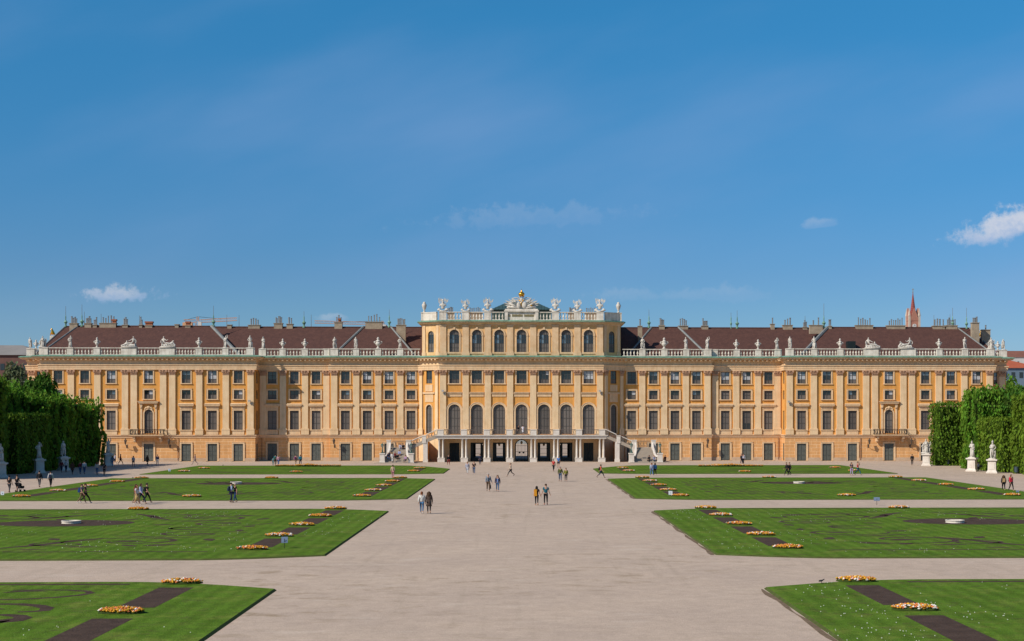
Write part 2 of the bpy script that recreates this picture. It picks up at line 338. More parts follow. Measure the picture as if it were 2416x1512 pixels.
LAWN = lawnm(); RIM = mat('scuffed_lawn_rim', (.20, .14, .09), (.12, .085, .05), 1.5, .95, .5, 9, spec=.1)
SOIL = mat('dark_bed_soil', (.078, .050, .036), (.050, .032, .023), 1.5, .95, .8, 9, spec=.1)
EDGE = mat('lawn_edge_soil', (.075, .105, .024), (.06, .06, .02), 2, .95, .4, 8, spec=.1)

mb = MB(); mb.poly([(-9000, -1200, 0), (9000, -1200, 0), (9000, 9000, 0), (-9000, 9000, 0)]); tag(mb.build('ground', GRAVEL), kind='structure')
LROWS = [(-230, -185.5), (-175.2, -133.2), (-120.6, -72.2), (-59, -24.2)]
ROWNAME = ['foreground', 'second', 'third', 'farthest']
def lawn_outline(s, y0, y1, last, cb=3.0):
    x0, x1 = 10.7, 51.8
    # the lawn's inner corners are cut back: the far and near edges sweep off in a shallow bow
    pts = [(x0, y0+2.2), (x0, y1-cb if not last else y1-15)]
    for k in range(1, 7):
        t = k/6; pts.append((x0+(7.5 if not last else 9)*t, (y1-cb if not last else y1-15)+(cb if not last else 15)*math.sin(t*math.pi/2)))
    pts += [(x1, y1), (x1, y0)]
    for k in range(1, 7):
        t = 1-k/6; pts.append((x0+7.5*t, y0+2.2-2.2*math.sin(t*math.pi/2)))
    pts = pts[:-1]
    return [(s*x, y) for x, y in pts][::(1 if s < 0 else -1)]
def lawn(s, r):
    y0, y1 = LROWS[r]; o = lawn_outline(s, y0, y1, r == 3, 2.8 if r == 0 else 3.0); mb = MB(); n = len(o)
    cx = sum(p[0] for p in o)/n; cy = sum(p[1] for p in o)/n
    def ins(p, d): v = Vector((cx-p[0], cy-p[1])); v.normalize(); return (p[0]+(d if p[0] < cx else -d), p[1]+(d if p[1] < cy else -d))
    top = [mb.P((*ins(p, .12), .085)) for p in o]; bot = [mb.P((*p, -.02)) for p in o]
    mb.face(top if s > 0 else top, 0)
    for i in range(n): j = (i+1) % n; mb.face((bot[i], bot[j], top[j], top[i]), 1)
    me = mb.mesh('lawn', [LAWN, EDGE]); bm = bmesh.new(); bm.from_mesh(me); bmesh.ops.recalc_face_normals(bm, faces=bm.faces); bm.to_mesh(me); bm.free()
    tag(put('lawn', me), '%s lawn panel on the %s of the gravel avenue' % (ROWNAME[r], 'left' if s < 0 else 'right'), kind='structure')
for s in (-1, 1):
    for r in range(4): lawn(s, r)

# planting beds cut into the lawns: strips, borders, scrolls (bare soil)
def bed(pts, z, mb):
    a = [mb.P((x, y, z)) for x, y in pts]; mb.face(a, 0)
def strip(mb, pts, w, z):
    """ribbon of varying width w(t) along pts"""
    L_, R_ = [], []
    n = len(pts)
    for i, p in enumerate(pts):
        a = Vector(pts[max(0, i-1)]); b = Vector(pts[min(n-1, i+1)]); t = (b-a).normalized(); q = Vector((-t.y, t.x)); ww = w(i/(n-1))
        L_.append(mb.P((p[0]+q.x*ww, p[1]+q.y*ww, z))); R_.append(mb.P((p[0]-q.x*ww, p[1]-q.y*ww, z)))
    for i in range(n-1): mb.face((R_[i], R_[i+1], L_[i+1], L_[i]))
MOUNDS = []          # (x, y, scale, side, row, place)
def mound_rows(r):
    y0, y1 = LROWS[r]
    if r == 3: return [y1-14.5, y1-26.8]
    n = 5; a = y0+5.2; b = y1-.9
    return [b-(b-a)*k/(n-1) for k in range(n)]
for s in (-1, 1):
    for r in range(4):
        y0, y1 = LROWS[r]; ys = mound_rows(r); mb = MB(); zz = .089
        for xc, who in ((15.2, 'inner'), (47.6, 'outer')):
            for y in ys: MOUNDS.append((s*(xc+(.1 if who == 'inner' else 0)), y, 1.0, s, r, who))
            for a, b in zip(ys, ys[1:]):
                if r == 3 and who == 'outer': continue
                strip(mb, [(s*xc, a-1.5), (s*xc, (a+b)/2), (s*xc, b+1.5)], lambda t: .76, zz)
        for y in (y0+5.0, y1-1.2): MOUNDS.append((s*31.4, y, 1.0, s, r, 'middle'))
        # thin border lines near the front and back edges
        for y, w in ((y0+4.2, .16), (y1-1.1, .22)):
            for xa, xb in ((17.6, 29.0), (34.0, 45.5)):
                pts = [(s*(xa+(xb-xa)*k/6), y) for k in range(7)]; strip(mb, pts, lambda t: w, zz)
        # round centre bed
        yc = (y0+y1)/2+(2.8 if r != 3 else 0)*1.0
        if r == 2: yc = (y0+y1)/2+9
        if r < 3:
            yc2 = {0: -206, 1: -149.2, 2: -87.5}[r]
            mb.face([mb.P((s*32.6+4.9*math.cos(2*math.pi*k/40), yc2+3.1*math.sin(2*math.pi*k/40), zz)) for k in range(40)])
        # embroidery scrolls, mirrored about the panel's middle
        rr = random.Random(40+r)
        ym = (y0+y1)/2; D = y1-y0
        def spiral(cx, cy, r0, turns, w0, a0, flip, k=1.0):
            pts = []
            for i in range(30):
                t = i/29; a = a0+flip*turns*2*math.pi*t; q = r0*(1-.78*t); pts.append((cx+q*math.cos(a)*1.35, cy+q*math.sin(a)*k))
            strip(mb, pts, lambda t: w0*(.35+.75*math.sin(min(1, t*1.1)*math.pi)**.7), zz)
        for fx in (-1, 1):
            for fy in (-1, 1):
                X = lambda q: s*(31.4+fx*q); Y = lambda q: ym+fy*q*D/44
                if r == 3 or (r == 0 and s > 0): continue
                spiral(X(7.6), Y(10.5), 3.0, 1.15, .20, R(200), s*fx*fy)
                spiral(X(10.4), Y(4.8), 2.4, 1.1, .17, R(20), -s*fx*fy)
                spiral(X(4.2), Y(12.5), 1.7, 1.0, .16, R(100), -s*fx*fy)
                spiral(X(8.8), Y(-.2), 1.6, .9, .15, R(0), s*fx*fy)
                strip(mb, [(X(1.2), Y(15.5)), (X(2.8), Y(13.4)), (X(4.0), Y(10.6)), (X(5.4), Y(8.6))], lambda t: .42*math.sin(math.pi*(.12+.8*t)), zz)
                strip(mb, [(X(5.4), Y(6.2)), (X(7.5), Y(6.9)), (X(9.4), Y(7.8)), (X(11.6), Y(7.6))], lambda t: .20*math.sin(math.pi*(.1+.85*t)), zz)
                for (qx, qy, a, l, w) in ((7.6, 10.5, 10, 1.1, .55), (10.6, 4.9, -10, .9, .5), (12.2, 9.5, 70, .9, .42), (6.0, 14.4, 5, 1.3, .36), (10.2, 13.2, -20, 1.1, .5), (2.6, 9.0, 60, .9, .4), (6.3, 3.6, 30, .8, .4), (8.4, 13.6, 40, .7, .38), (12.6, 2.0, 80, .8, .34), (3.6, 16.2, 0, .9, .3)):
                    cxx, cyy = X(qx), Y(qy); aa = R(a)*s*fx*fy
                    pts = [(cxx+l*(t-.5)*2*math.cos(aa), cyy+l*(t-.5)*2*math.sin(aa)) for t in [k/8 for k in range(9)]]
                    strip(mb, pts, lambda t: w*math.sin(math.pi*(.04+.92*t))*(1.25-.8*t), zz)
        if r == 0 and s < 0:
            gp = lambda L_: [(s*-1*G(u, v).x if s > 0 else G(u, v).x, G(u, v).y) for u, v in L_]
            strip(mb, gp([(-60, 1421), (0, 1419.5), (60, 1418), (130, 1414), (185, 1409), (215, 1403.5), (205, 1399), (160, 1396.5), (90, 1396), (30, 1397)]), lambda t: .10+.16*t*(1-t)*2.2, zz)
            strip(mb, gp([(8, 1402.5), (30, 1400.5), (60, 1399), (90, 1398.5), (112, 1399.5)]), lambda t: .22*math.sin(math.pi*(.1+.85*t)), zz)
            strip(mb, gp([(-40, 1431), (0, 1430), (50, 1430), (92, 1434), (112, 1439), (105, 1445), (75, 1448), (42, 1448.5)]), lambda t: .12+.16*math.sin(math.pi*t), zz)
            strip(mb, gp([(-30, 1457), (10, 1455.5), (45, 1458), (56, 1463), (40, 1469), (0, 1473), (-30, 1474)]), lambda t: .16+.16*math.sin(math.pi*t), zz)
        if r == 3:
            for k in range(26):
                cxx, cyy = s*(17+31*rr.random()), y0+4+rr.random()*(D-18); l = .8+rr.random()*1.4
                pts = [(cxx+l*(t-.5)*2, cyy+.4*math.sin(3*t)) for t in [q/8 for q in range(9)]]
                strip(mb, pts, lambda t: .34*math.sin(math.pi*(.04+.92*t)), zz)
            strip(mb, [(s*xx, y1-15+(xx-38)*.5) for xx in (46, 44, 42, 40, 38)], lambda t: .6, zz)
        tag(mb.build('bed_soil', SOIL), 'bare soil beds and scrolls cut into the %s lawn on the %s' % (ROWNAME[r], 'left' if s < 0 else 'right'), kind='structure')
# scuffed earth rim on the avenue side of the right-hand lawns
for r in (0, 1, 2):
    y0, y1 = LROWS[r]; mb = MB()
    pts = [(10.60+.05*math.sin(y*1.1), y) for y in [y0+2.2+(y1-5.2-y0)*k/40 for k in range(41)]]
    strip(mb, pts, lambda t: .10+.05*math.sin(t*29)+.03*math.sin(t*61), .006); tag(mb.build('bare_soil', RIM), kind='structure')
# daisies and clover heads: too many to count
DAISY = mat('daisy_white', (.42, .44, .34), (.34, .36, .26), 5, .8)
mb = MB(); rr = random.Random(5)
def clump(x, y, n, sp):
    for _ in range(n):
        a, b = x+rr.gauss(0, sp), y+rr.gauss(0, sp)
        if 14.1 < abs(a) < 16.4: continue
        q = .010+.012*rr.random(); h = .12+.03*rr.random()
        mb.poly([(a-q, b-q, h-.01), (a+q, b-q, h-.01), (a+q, b+q, h+.015), (a-q, b+q, h+.015)])
for s in (-1, 1):
    for r, n in ((0, 150 if s > 0 else 40), (1, 60 if s > 0 else 40)):
        y0, y1 = LROWS[r]
        for _ in range(n): clump(s*(12.5+rr.random()**1.5*36), y0+2.5+rr.random()*(y1-y0-6), rr.randint(2, 9), .9)
tag(mb.build('daisies', DAISY), 'small white daisies scattered through the lawns', 'daisies', kind='stuff')

# ------------------------------------------------------------------ palace
PAL = tag(empty('palace', (0, 0, 0)), 'long orange and cream baroque palace with brown roofs and raised middle block', 'palace')
Z1, ZA, ZC, ZT = 4.5, 16.32, 17.75, 18.87
CANT = math.atan2(2.6, 3.95); CLEN = math.hypot(3.95, 2.6)

def cut_wall(mb, T, u0, u1, z0, z1, holes, m=0, rdep=.28, mr=None):
    """wall in the plane d=0 with real openings and reveals; holes (uc, w, zb, zt, arch)"""
    mb.T = T; mr = m if mr is None else mr
    us = sorted({u0, u1, *[h[0]-h[1]/2 for h in holes], *[h[0]+h[1]/2 for h in holes]}); us = [x for x in us if u0-1e-6 <= x <= u1+1e-6]
    zs = sorted({z0, z1, *[h[2] for h in holes], *[h[3] for h in holes]}); zs = [z for z in zs if z0 <= z <= z1]
    vid = {}
    def V(u, z):
        k = (round(u, 4), round(z, 4))
        if k not in vid: vid[k] = mb.P((u, 0, z))
        return vid[k]
    for a, b in zip(us, us[1:]):
        for c, d in zip(zs, zs[1:]):
            mu, mz = (a+b)/2, (c+d)/2
            if any(abs(mu-h[0]) < h[1]/2 and h[2] < mz < h[3] for h in holes): continue
            mb.face((V(a, c), V(b, c), V(b, d), V(a, d)), m)
    for h in holes:
        uc, w, zb, zt, arch = h; a, b = uc-w/2, uc+w/2
        zsp = zt-w/2 if arch else zt
        rev = [(a, zb), (a, zsp)]
        if arch:
            arc = [(uc-w/2*math.cos(math.pi*k/12), zsp+w/2*math.sin(math.pi*k/12)) for k in range(13)]
            rev += arc[1:-1]
            mb.poly([(a, 0, zt)]+[(x, 0, z) for x, z in arc[:7]][::1], m) if False else None
            for half in (arc[:7], arc[6:]):
                corner = (a, zt) if half is arc[:7] or half[0] == arc[0] else (b, zt)
                for p, q in zip(half, half[1:]): mb.poly([(corner[0], 0, corner[1]), (p[0], 0, p[1]), (q[0], 0, q[1])], m)
        rev += [(b, zsp), (b, zb)]
        for p, q in zip(rev, rev[1:]+rev[:1]):
            mb.poly([(p[0], 0, p[1]), (q[0], 0, q[1]), (q[0], rdep, q[1]), (p[0], rdep, p[1])], mr)
    mb.T = None

def fr(ox, oy, a): return Matrix.Translation((ox, oy, 0)) @ Matrix.Rotation(a, 4, 'Z')

# ---- window meshes (front towards -Y, u = 0 in the middle, z absolute)
def grid_window(w, zb, zt, cols, rows, cellmat, arch=False, bar=.055):
    """frame mesh + pane mesh; cellmat(i, j) -> pane material index"""
    f = MB(); p = MB(); h = zt-zb; a = -w/2; y0, y1 = .14, .22; fb = .085
    zsp = zt-w/2 if arch else zt
    f.box(a, a+fb, y0, y1, zb, zsp); f.box(-a-fb, -a, y0, y1, zb, zsp); f.box(a+fb, -a-fb, y0, y1, zb, zb+fb)
    if arch: f.ring(0, zsp, w/2-fb, w/2, y0, y1, 12)
    else: f.box(a+fb, -a-fb, y0, y1, zt-fb, zt)
    def top_at(x): return zsp+math.sqrt(max(0, (w/2)**2-x*x))-.03 if arch else zt-fb
    for i in range(1, cols):
        x = a+w*i/cols; b = bar*(1.5 if i*2 == cols else 1)
        f.box(x-b/2, x+b/2, y0+.012, y1, zb+fb, top_at(x))
    lim = zsp if arch else zt
    hs = [zb+(lim-zb)*j/rows for j in range(rows+1)]
    for j in range(1, rows+(1 if arch else 0)):
        f.box(a+fb, -a-fb, y0+.02, y1, hs[j]-bar/2, hs[j]+bar/2)
    for i in range(cols):
        for j in range(rows):
            x0, x1 = a+w*i/cols, a+w*(i+1)/cols
            p.poly([(x0, .20, hs[j]), (x1, .20, hs[j]), (x1, .20, hs[j+1]), (x0, .20, hs[j+1])], cellmat(i, j))
    if arch:
        n = 12; pts = [(-w/2*math.cos(math.pi*k/n), .20, zsp+w/2*math.sin(math.pi*k/n)) for k in range(n+1)]
        p.poly(pts[::-1], cellmat(0, rows))
    return f.mesh('window', FRAME), p.mesh('pane', [BLIND, GLASS, GLASS2, CURTAIN])

def surround(w, zb, zt, fw=.27, arch=False, sill=True, hood=False, apron=0, wd=None):
    """moulded stone surround standing proud of the wall"""
    m = MB(); a = w/2
    zsp = zt-a if arch else zt
    for x0, x1 in ((-a-fw, -a), (a, a+fw)):
        m.box(x0, x1, -.09, .06, zb, zsp)
    for x0, x1 in ((-a-fw-.05, -a-fw), (a+fw, a+fw+.05)): m.box(x0, x1, -.13, .06, zb, zsp+(0 if arch else fw*0.0))
    if arch:
        m.ring(0, zsp, a, a+fw, -.09, .06, 14); m.ring(0, zsp, a+fw, a+fw+.07, -.14, .06, 14)
    else:
        m.box(-a-fw, a+fw, -.09, .06, zt, zt+fw*.85); m.box(-a-fw-.05, a+fw+.05, -.13, .06, zt+fw*.85, zt+fw*.85+.06)
    if sill: m.box(-a-fw-.10, a+fw+.10, -.22, .06, zb-.16, zb)
    if hood:
        zz = zt+fw*.85+.06
        m.box(-a-.30, a+.30, -.05, .06, zz, 9.72); m.box(-a-.38, a+.38, -.16, .06, 9.72, 9.86); m.box(-a-.55, a+.55, -.36, .06, 9.86, 10.12); m.box(-a-.62, a+.62, -.44, .06, 10.12, 10.2); m.box(-a-.55, a+.55, -.30, .06, 10.2, 10.34, t=(.95, .4))
    if apron: m.box(-a-fw+.03, a+fw-.03, -.11, .06, zb-.16-apron, zb-.16)
    return m.mesh('surround', SURR)

rw = random.Random(11)
def up_cells(mode):
    def c(i, j):
        if j == 0: return 0
        if mode == 'dark': return 1
        if mode == 'white': return 3 if rw.random() < .75 else 2
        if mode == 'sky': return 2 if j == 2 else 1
        return rw.choice((1, 1, 2, 3))
    return c
TALL = [grid_window(1.6, 5.64, 9.05, 2, 3, lambda i, j: 0), grid_window(1.6, 5.64, 9.05, 2, 3, lambda i, j: 1 if (j == 0) else 0)]
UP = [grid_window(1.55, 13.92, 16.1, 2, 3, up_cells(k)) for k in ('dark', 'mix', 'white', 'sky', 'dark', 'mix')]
MEZ = [grid_window(1.55, 11.1, 12.7, 2, 2, lambda i, j, k=k: (0 if j == 0 else k[i])) for k in ((1, 1), (2, 1), (1, 2), (1, 3))] + [grid_window(1.55, 11.1, 12.7, 2, 2, lambda i, j: 0)]
S_TALL = surround(1.6, 5.64, 9.05, hood=True, apron=.7); S_UP = surround(1.55, 13.92, 16.1, fw=.2); S_MEZ = surround(1.55, 11.1, 12.7, fw=.24)
S_UP = MB()
for x0, x1 in ((-.98, -.775), (.775, .98)): S_UP.box(x0, x1, -.09, .06, 13.92, 16.30)
S_UP.box(-.775, .775, -.09, .06, 16.1, 16.30); S_UP.box(-1.05, 1.05, -.18, .06, 13.76, 13.92); S_UP = S_UP.mesh('surround', SURR)

def door_mesh(w, zt):
    m = MB(); a = w/2
    m.box(-a, -.012, .12, .2, .06, zt); m.box(.012, a, .12, .2, .06, zt)
    for sx in (-1, 1):
        x0, x1 = sorted((sx*.1, sx*(a-.1)))
        for z0, z1 in ((.22, .95), (1.05, 1.75), (1.85, zt-.35)): m.box(x0, x1, .085, .12, z0, z1)
        xm = (x0+x1)/2; m.box(xm-.02, xm+.02, .07, .085, .22, zt-.35)
    m.box(-a, a, .08, .12, zt-.28, zt-.02); m.tube((.08, .06, 1.2), (.08, .12, 1.2), .03)
    return m.mesh('door', DOORM)
DOOR = door_mesh(1.7, 3.15); S_DOOR = surround(1.7, .06, 3.15, fw=.26, sill=False)

def window(kind, T, u, meshes, sur, mats=None):
    f, p = meshes
    M = T @ Matrix.Translation((u, 0, 0))
    o = put(kind, f, PAL); o.matrix_local = M
    put('pane', p, o)
    if sur: put('surround', sur, o)
    return o

# ---- pilasters
def capital_mesh(w):
    m = MB(); z0, z1 = 15.32, 16.3; a = w/2
    m.box(-a, a, -.20, .02, z0, z0+.08); m.box(-a*.96, a*.96, -.22, .02, z0+.08, z1-.14, t=(1.12, 1.0))
    for row, (zz, n, hh, out) in enumerate(((z0+.08, 4, .34, .30), (z0+.34, 3, .34, .34))):
        for k in range(n):
            x = -a+(k+.5)*2*a/n
            m.box(x-.12, x+.12, -out+.04, -.18, zz, zz+hh*.75); m.box(x-.13, x+.13, -out-.08, -.18, zz+hh*.75, zz+hh)
    for s in (-1, 1):
        m.tube((s*(a+.02), -.40, z1-.26), (s*(a+.02), -.14, z1-.26), .17, n=8); m.tube((s*.12, -.34, z1-.3), (s*.12, -.16, z1-.3), .09, n=7)
        m.box(s*(a+.04)-.06, s*(a+.04)+.06, -.34, -.1, z0+.45, z1-.4)
    m.box(-a-.16, a+.16, -.40, .02, z1-.12, z1); m.box(-.14, .14, -.46, -.38, z1-.2, z1+.0)
    return m.mesh('capital', CAPST)
CAPITAL = capital_mesh(1.12)
def pilaster_mesh(w=1.12, zb=4.74):
    m = MB(); a = w/2
    m.box(-a-.16, a+.16, -.32, .02, zb, zb+.86); m.box(-a-.20, a+.20, -.36, .02, zb+.86, zb+.95)
    m.box(-a-.13, a+.13, -.31, .02, zb+.95, zb+1.08); m.box(-a-.06, a+.06, -.27, .02, zb+1.08, zb+1.2)
    m.box(-a, a, -.22, .02, zb+1.2, 15.32)
    return m.mesh('pilaster', CREAM)
PIL = pilaster_mesh()
def pilaster(T, u, me=None):
    o = put('pilaster', me or PIL, PAL); o.matrix_local = T @ Matrix.Translation((u, 0, 0)); put('capital', CAPITAL, o); return o

PAVW = [50.28, 54.85, 59.46, 66.08, 72.65, 77.3, 81.98]; PAVP = [48.1, 52.46, 57.15, 61.9, 63.5, 68.65, 70.2, 75.05, 79.7, 84.3]
B2W = [19.9, 23.84, 27.75, 31.66]; B2P = [21.8, 25.77, 29.72, 33.65]
B1W = [37.0, 40.9, 44.87]; B1P = [35.15, 38.98, 42.93, 46.5]
CW = [-11.98, -7.97, -4, 0, 4, 7.97, 11.98]; CP = [-14.0, -9.97, -6.03, -2.06, 2.06, 6.03, 9.97, 14.0]

def facade_section(T, u0, u1, wins, name='wall', special=None, doors=True):
    mb = MB(); hol = []; gh = []
    for u in wins:
        hol += [(u, 1.55, 13.92, 16.1, 0), (u, 1.55, 11.1, 12.7, 0)]
        hol.append((u, 1.5, 5.0, 9.25, 1) if special == u else (u, 1.6, 5.64, 9.05, 0))
        if doors: gh.append((u, 1.7, .06, 3.15, 0))
    cut_wall(mb, T, u0, u1, 0, Z1, gh, 1); cut_wall(mb, T, u0, u1, Z1, ZT, hol, 0)
    mb.build(name, [ORANGE, RUST], PAL)
    # plinth between the doors
    xs = [u0]+[x for u in sorted(wins if doors else []) for x in (u-1.12, u+1.12)]+[u1]
    for a, b in zip(xs[::2], xs[1::2]):
        if b-a > .1: pb = MB(); pb.T = T; pb.box(a+.004, b-.004, -.10, .05, 0, .55); pb.box(a+.004, b-.004, -.06, .05, .55, .63, t=(1, .6)); pb.build('plinth', PLINTH, PAL)
    for u in wins:
        if special == u:
            window('arched_window', T, u, BALW, S_BAL)
        else:
            window('tall_window', T, u, TALL[1] if abs(u-40.9) < .1 and T.translation.x > 0 else TALL[0], S_TALL)
        k = rw.choice((0, 0, 1, 1, 2, 3, 4) if T.translation.x < 0 else (0, 1, 1, 2, 2, 3, 3)); window('upper_window', T, u, UP[k % len(UP)], S_UP)
        k = 4 if (T.translation.x > 0 and u in B1W) else rw.choice((0, 0, 1, 2, 3)); window('mezzanine_window', T, u, MEZ[k], S_MEZ)
        if doors: window2 = put('door', DOOR, PAL); window2.matrix_local = T @ Matrix.Translation((u, 0, 0)); put('surround', S_DOOR, window2)

# balcony window of the end pavilions
BALW = grid_window(1.5, 5.0, 9.25, 2, 3, lambda i, j: 0, arch=True)
m = MB()
for s in (-1, 1):
    x0, x1 = sorted((s*.75, s*.97)); m.box(x0, x1, -.08, .06, 5.0, 8.5)
    x0, x1 = sorted((s*1.12, s*1.45)); m.box(x0, x1, -.12, .06, 4.74, 10.2); m.box(min(x0, x1)-.04, max(x0, x1)+.04, -.24, .06, 9.5, 10.2, t=(1.1, 1.3))
    m.tube((s*1.28, -.30, 9.75), (s*1.28, -.1, 9.75), .16, n=8)
m.ring(0, 8.5, .75, .97, -.09, .06, 14); m.box(-1.7, 1.7, -.5, .06, 10.35, 10.62); m.box(-1.85, 1.85, -.6, .06, 10.62, 10.72); m.box(-1.5, 1.5, -.3, .06, 10.2, 10.35)
m.ell((0, -.12, 9.62), (.34, .14, .26)); m.ell((-.42, -.1, 9.55), (.22, .10, .16)); m.ell((.42, -.1, 9.55), (.22, .10, .16)); m.ell((-.62, -.1, 9.3), (.12, .08, .2)); m.ell((.62, -.1, 9.3), (.12, .08, .2))
S_BAL = m.mesh('surround', SURR)

Y1, Y2 = 3.3, 2.6
for s in (-1, 1):
    T0 = fr(s*.0001, 0, 0)
    srt = lambda L: sorted(s*x for x in L)
    lo_hi = lambda a, b: tuple(sorted((s*a, s*b)))
    facade_section(T0, *lo_hi(47.3, 85.1), srt(PAVW), special=s*66.08)
    for u in PAVP: pilaster(T0, s*u)
    TB1 = fr(s*.0001, Y1, 0); facade_section(TB1, *lo_hi(34.4, 47.3), srt(B1W))
    for u in B1P: pilaster(TB1, s*u)
    TB2 = fr(s*.0001, Y2, 0); facade_section(TB2, *lo_hi(18.52, 34.4), srt(B2W))
    for u in B2P: pilaster(TB2, s*u)
    TE = fr(s*.0001, 4.0, 0); facade_section(TE, *lo_hi(85.1, 88.7), [s*86.35])
    pilaster(TE, s*87.95)
    # returns of the pavilion and outer side
    mb = MB()
    cut_wall(mb, fr(s*47.3, 1.65, R(-90) if s > 0 else R(90)), -1.65, 1.65, 0, Z1, [(0.2, 1.5, .06, 3.15, 0)], 1)
    cut_wall(mb, fr(s*47.3, 1.65, R(-90) if s > 0 else R(90)), -1.65, 1.65, Z1, ZT, [(0.2, 1.5, 5.64, 9.05, 0), (0.2, 1.5, 11.1, 12.7, 0), (0.2, 1.5, 13.92, 16.1, 0)], 0)
    for z0, z1, mm in ((0, Z1, 1), (Z1, ZT, 0)):
        mb.poly([(s*34.4, Y2, z0), (s*34.4, Y1, z0), (s*34.4, Y1, z1), (s*34.4, Y2, z1)], mm)
        mb.poly([(s*85.1, 0, z0), (s*85.1, 4, z0), (s*85.1, 4, z1), (s*85.1, 0, z1)], mm)
        mb.poly([(s*88.7, 4, z0), (s*88.7, 24, z0), (s*88.7, 24, z1), (s*88.7, 4, z1)], mm)
        mb.poly([(s*88.7, 24, z0), (s*9.6, 24, z0), (s*9.6, 24, z1), (s*88.7, 24, z1)], mm)
        mb.poly([(s*9.6, 24, z0), (s*9.6, .6, z0), (s*9.6, .6, z1), (s*9.6, 24, z1)], mm)
    mb.build('wall', [ORANGE, RUST], PAL)
    TR = fr(s*47.3, 1.65, R(-90) if s > 0 else R(90))
    for kind, me in (('tall_window', TALL[0]), ('mezzanine_window', MEZ[0]), ('upper_window', UP[0])):
        window(kind, TR, .2, me, None)
    o = put('door', DOOR, PAL); o.matrix_local = TR @ Matrix.Translation((.2, 0, 0))

# ---- middle block
ARCHW = grid_window(2.13, 4.86, 10.17, 4, 3, lambda i, j: 0, arch=True)
CUP = [grid_window(1.8, 13.92, 16.2, 3, 3, up_cells(k)) for k in ('dark', 'dark', 'mix', 'sky', 'white')]
S_ARCH = MB()
for s in (-1, 1): x0, x1 = sorted((s*1.065, s*1.36)); S_ARCH.box(x0, x1, -.10, .06, 4.86, 9.105); x0, x1 = sorted((s*1.36, s*1.46)); S_ARCH.box(x0, x1, -.05, .06, 4.86, 9.105)
S_ARCH.ring(0, 9.105, 1.065, 1.36, -.10, .06, 16); S_ARCH.ring(0, 9.105, 1.36, 1.46, -.16, .06, 16); S_ARCH = S_ARCH.mesh('surround', SURR)
S_CUP = MB()
for s in (-1, 1): x0, x1 = sorted((s*.9, s*1.12)); S_CUP.box(x0, x1, -.09, .06, 13.92, 16.31)
S_CUP.box(-.9, .9, -.09, .06, 16.2, 16.31); S_CUP.box(-1.22, 1.22, -.18, .06, 13.74, 13.92); S_CUP = S_CUP.mesh('surround', SURR)
ATW = grid_window(1.76, 19.5, 23.5, 4, 4, lambda i, j: 0 if j < 2 or j > 3 else rw.choice((1, 1, 2, 1)), arch=True)
def att_cells(i, j): return 0 if j < 2 else (1 if j < 4 else 0)
S_ATW = MB()
for s in (-1, 1): x0, x1 = sorted((s*.88, s*1.12)); S_ATW.box(x0, x1, -.10, .06, 19.5, 22.62); S_ATW.box(x0-.06, x1+.06, -.15, .06, 22.4, 22.62)
S_ATW.ring(0, 22.62, .88, 1.14, -.11, .06, 16); S_ATW.box(-1.3, 1.3, -.12, .06, 19.2, 19.5); S_ATW.box(-.16, .16, -.2, .06, 23.5, 23.95); S_ATW = S_ATW.mesh('surround', CREAM2)
TC = fr(0, 0, 0)
mb = MB()
hol = [(u, 2.13, 4.86, 10.17, 1) for u in CW]+[(u, 1.8, 13.92, 16.2, 0) for u in CW]
cut_wall(mb, TC, -14.57, 14.57, Z1, ZT, hol, 0)
GATES = [(-7.97, 2.25, .02, 3.35, 0), (-4, 2.25, .02, 3.35, 0), (0, 2.3, .02, 3.95, 1), (4, 2.25, .02, 3.35, 0), (7.97, 2.25, .02, 3.35, 0)]
cut_wall(mb, TC, -14.57, 14.57, 0, Z1, GATES+[(-11.98, 1.75, .06, 3.3, 0), (11.98, 1.75, .06, 3.3, 0)], 2, .35)
for s in (-1, 1):
    Tc = fr(s*(14.57+3.95/2), 1.3, s*CANT)
    cut_wall(mb, Tc, -CLEN/2, CLEN/2, Z1, ZT, [(0, 1.3, 5.0, 10.1, 1), (0, 1.3, 13.92, 16.2, 0)], 0)
    cut_wall(mb, Tc, -CLEN/2, CLEN/2, 0, Z1, [], 2)
mb.build('wall', [ORANGE, RUST, CREAM], PAL)
for i, u in enumerate(CW):
    window('arched_window', TC, u, ARCHW, S_ARCH); window('upper_window', TC, u, CUP[(0, 1, 0, 1, 2, 1, 4)[i]], S_CUP)
for u in CP: pilaster(TC, u)
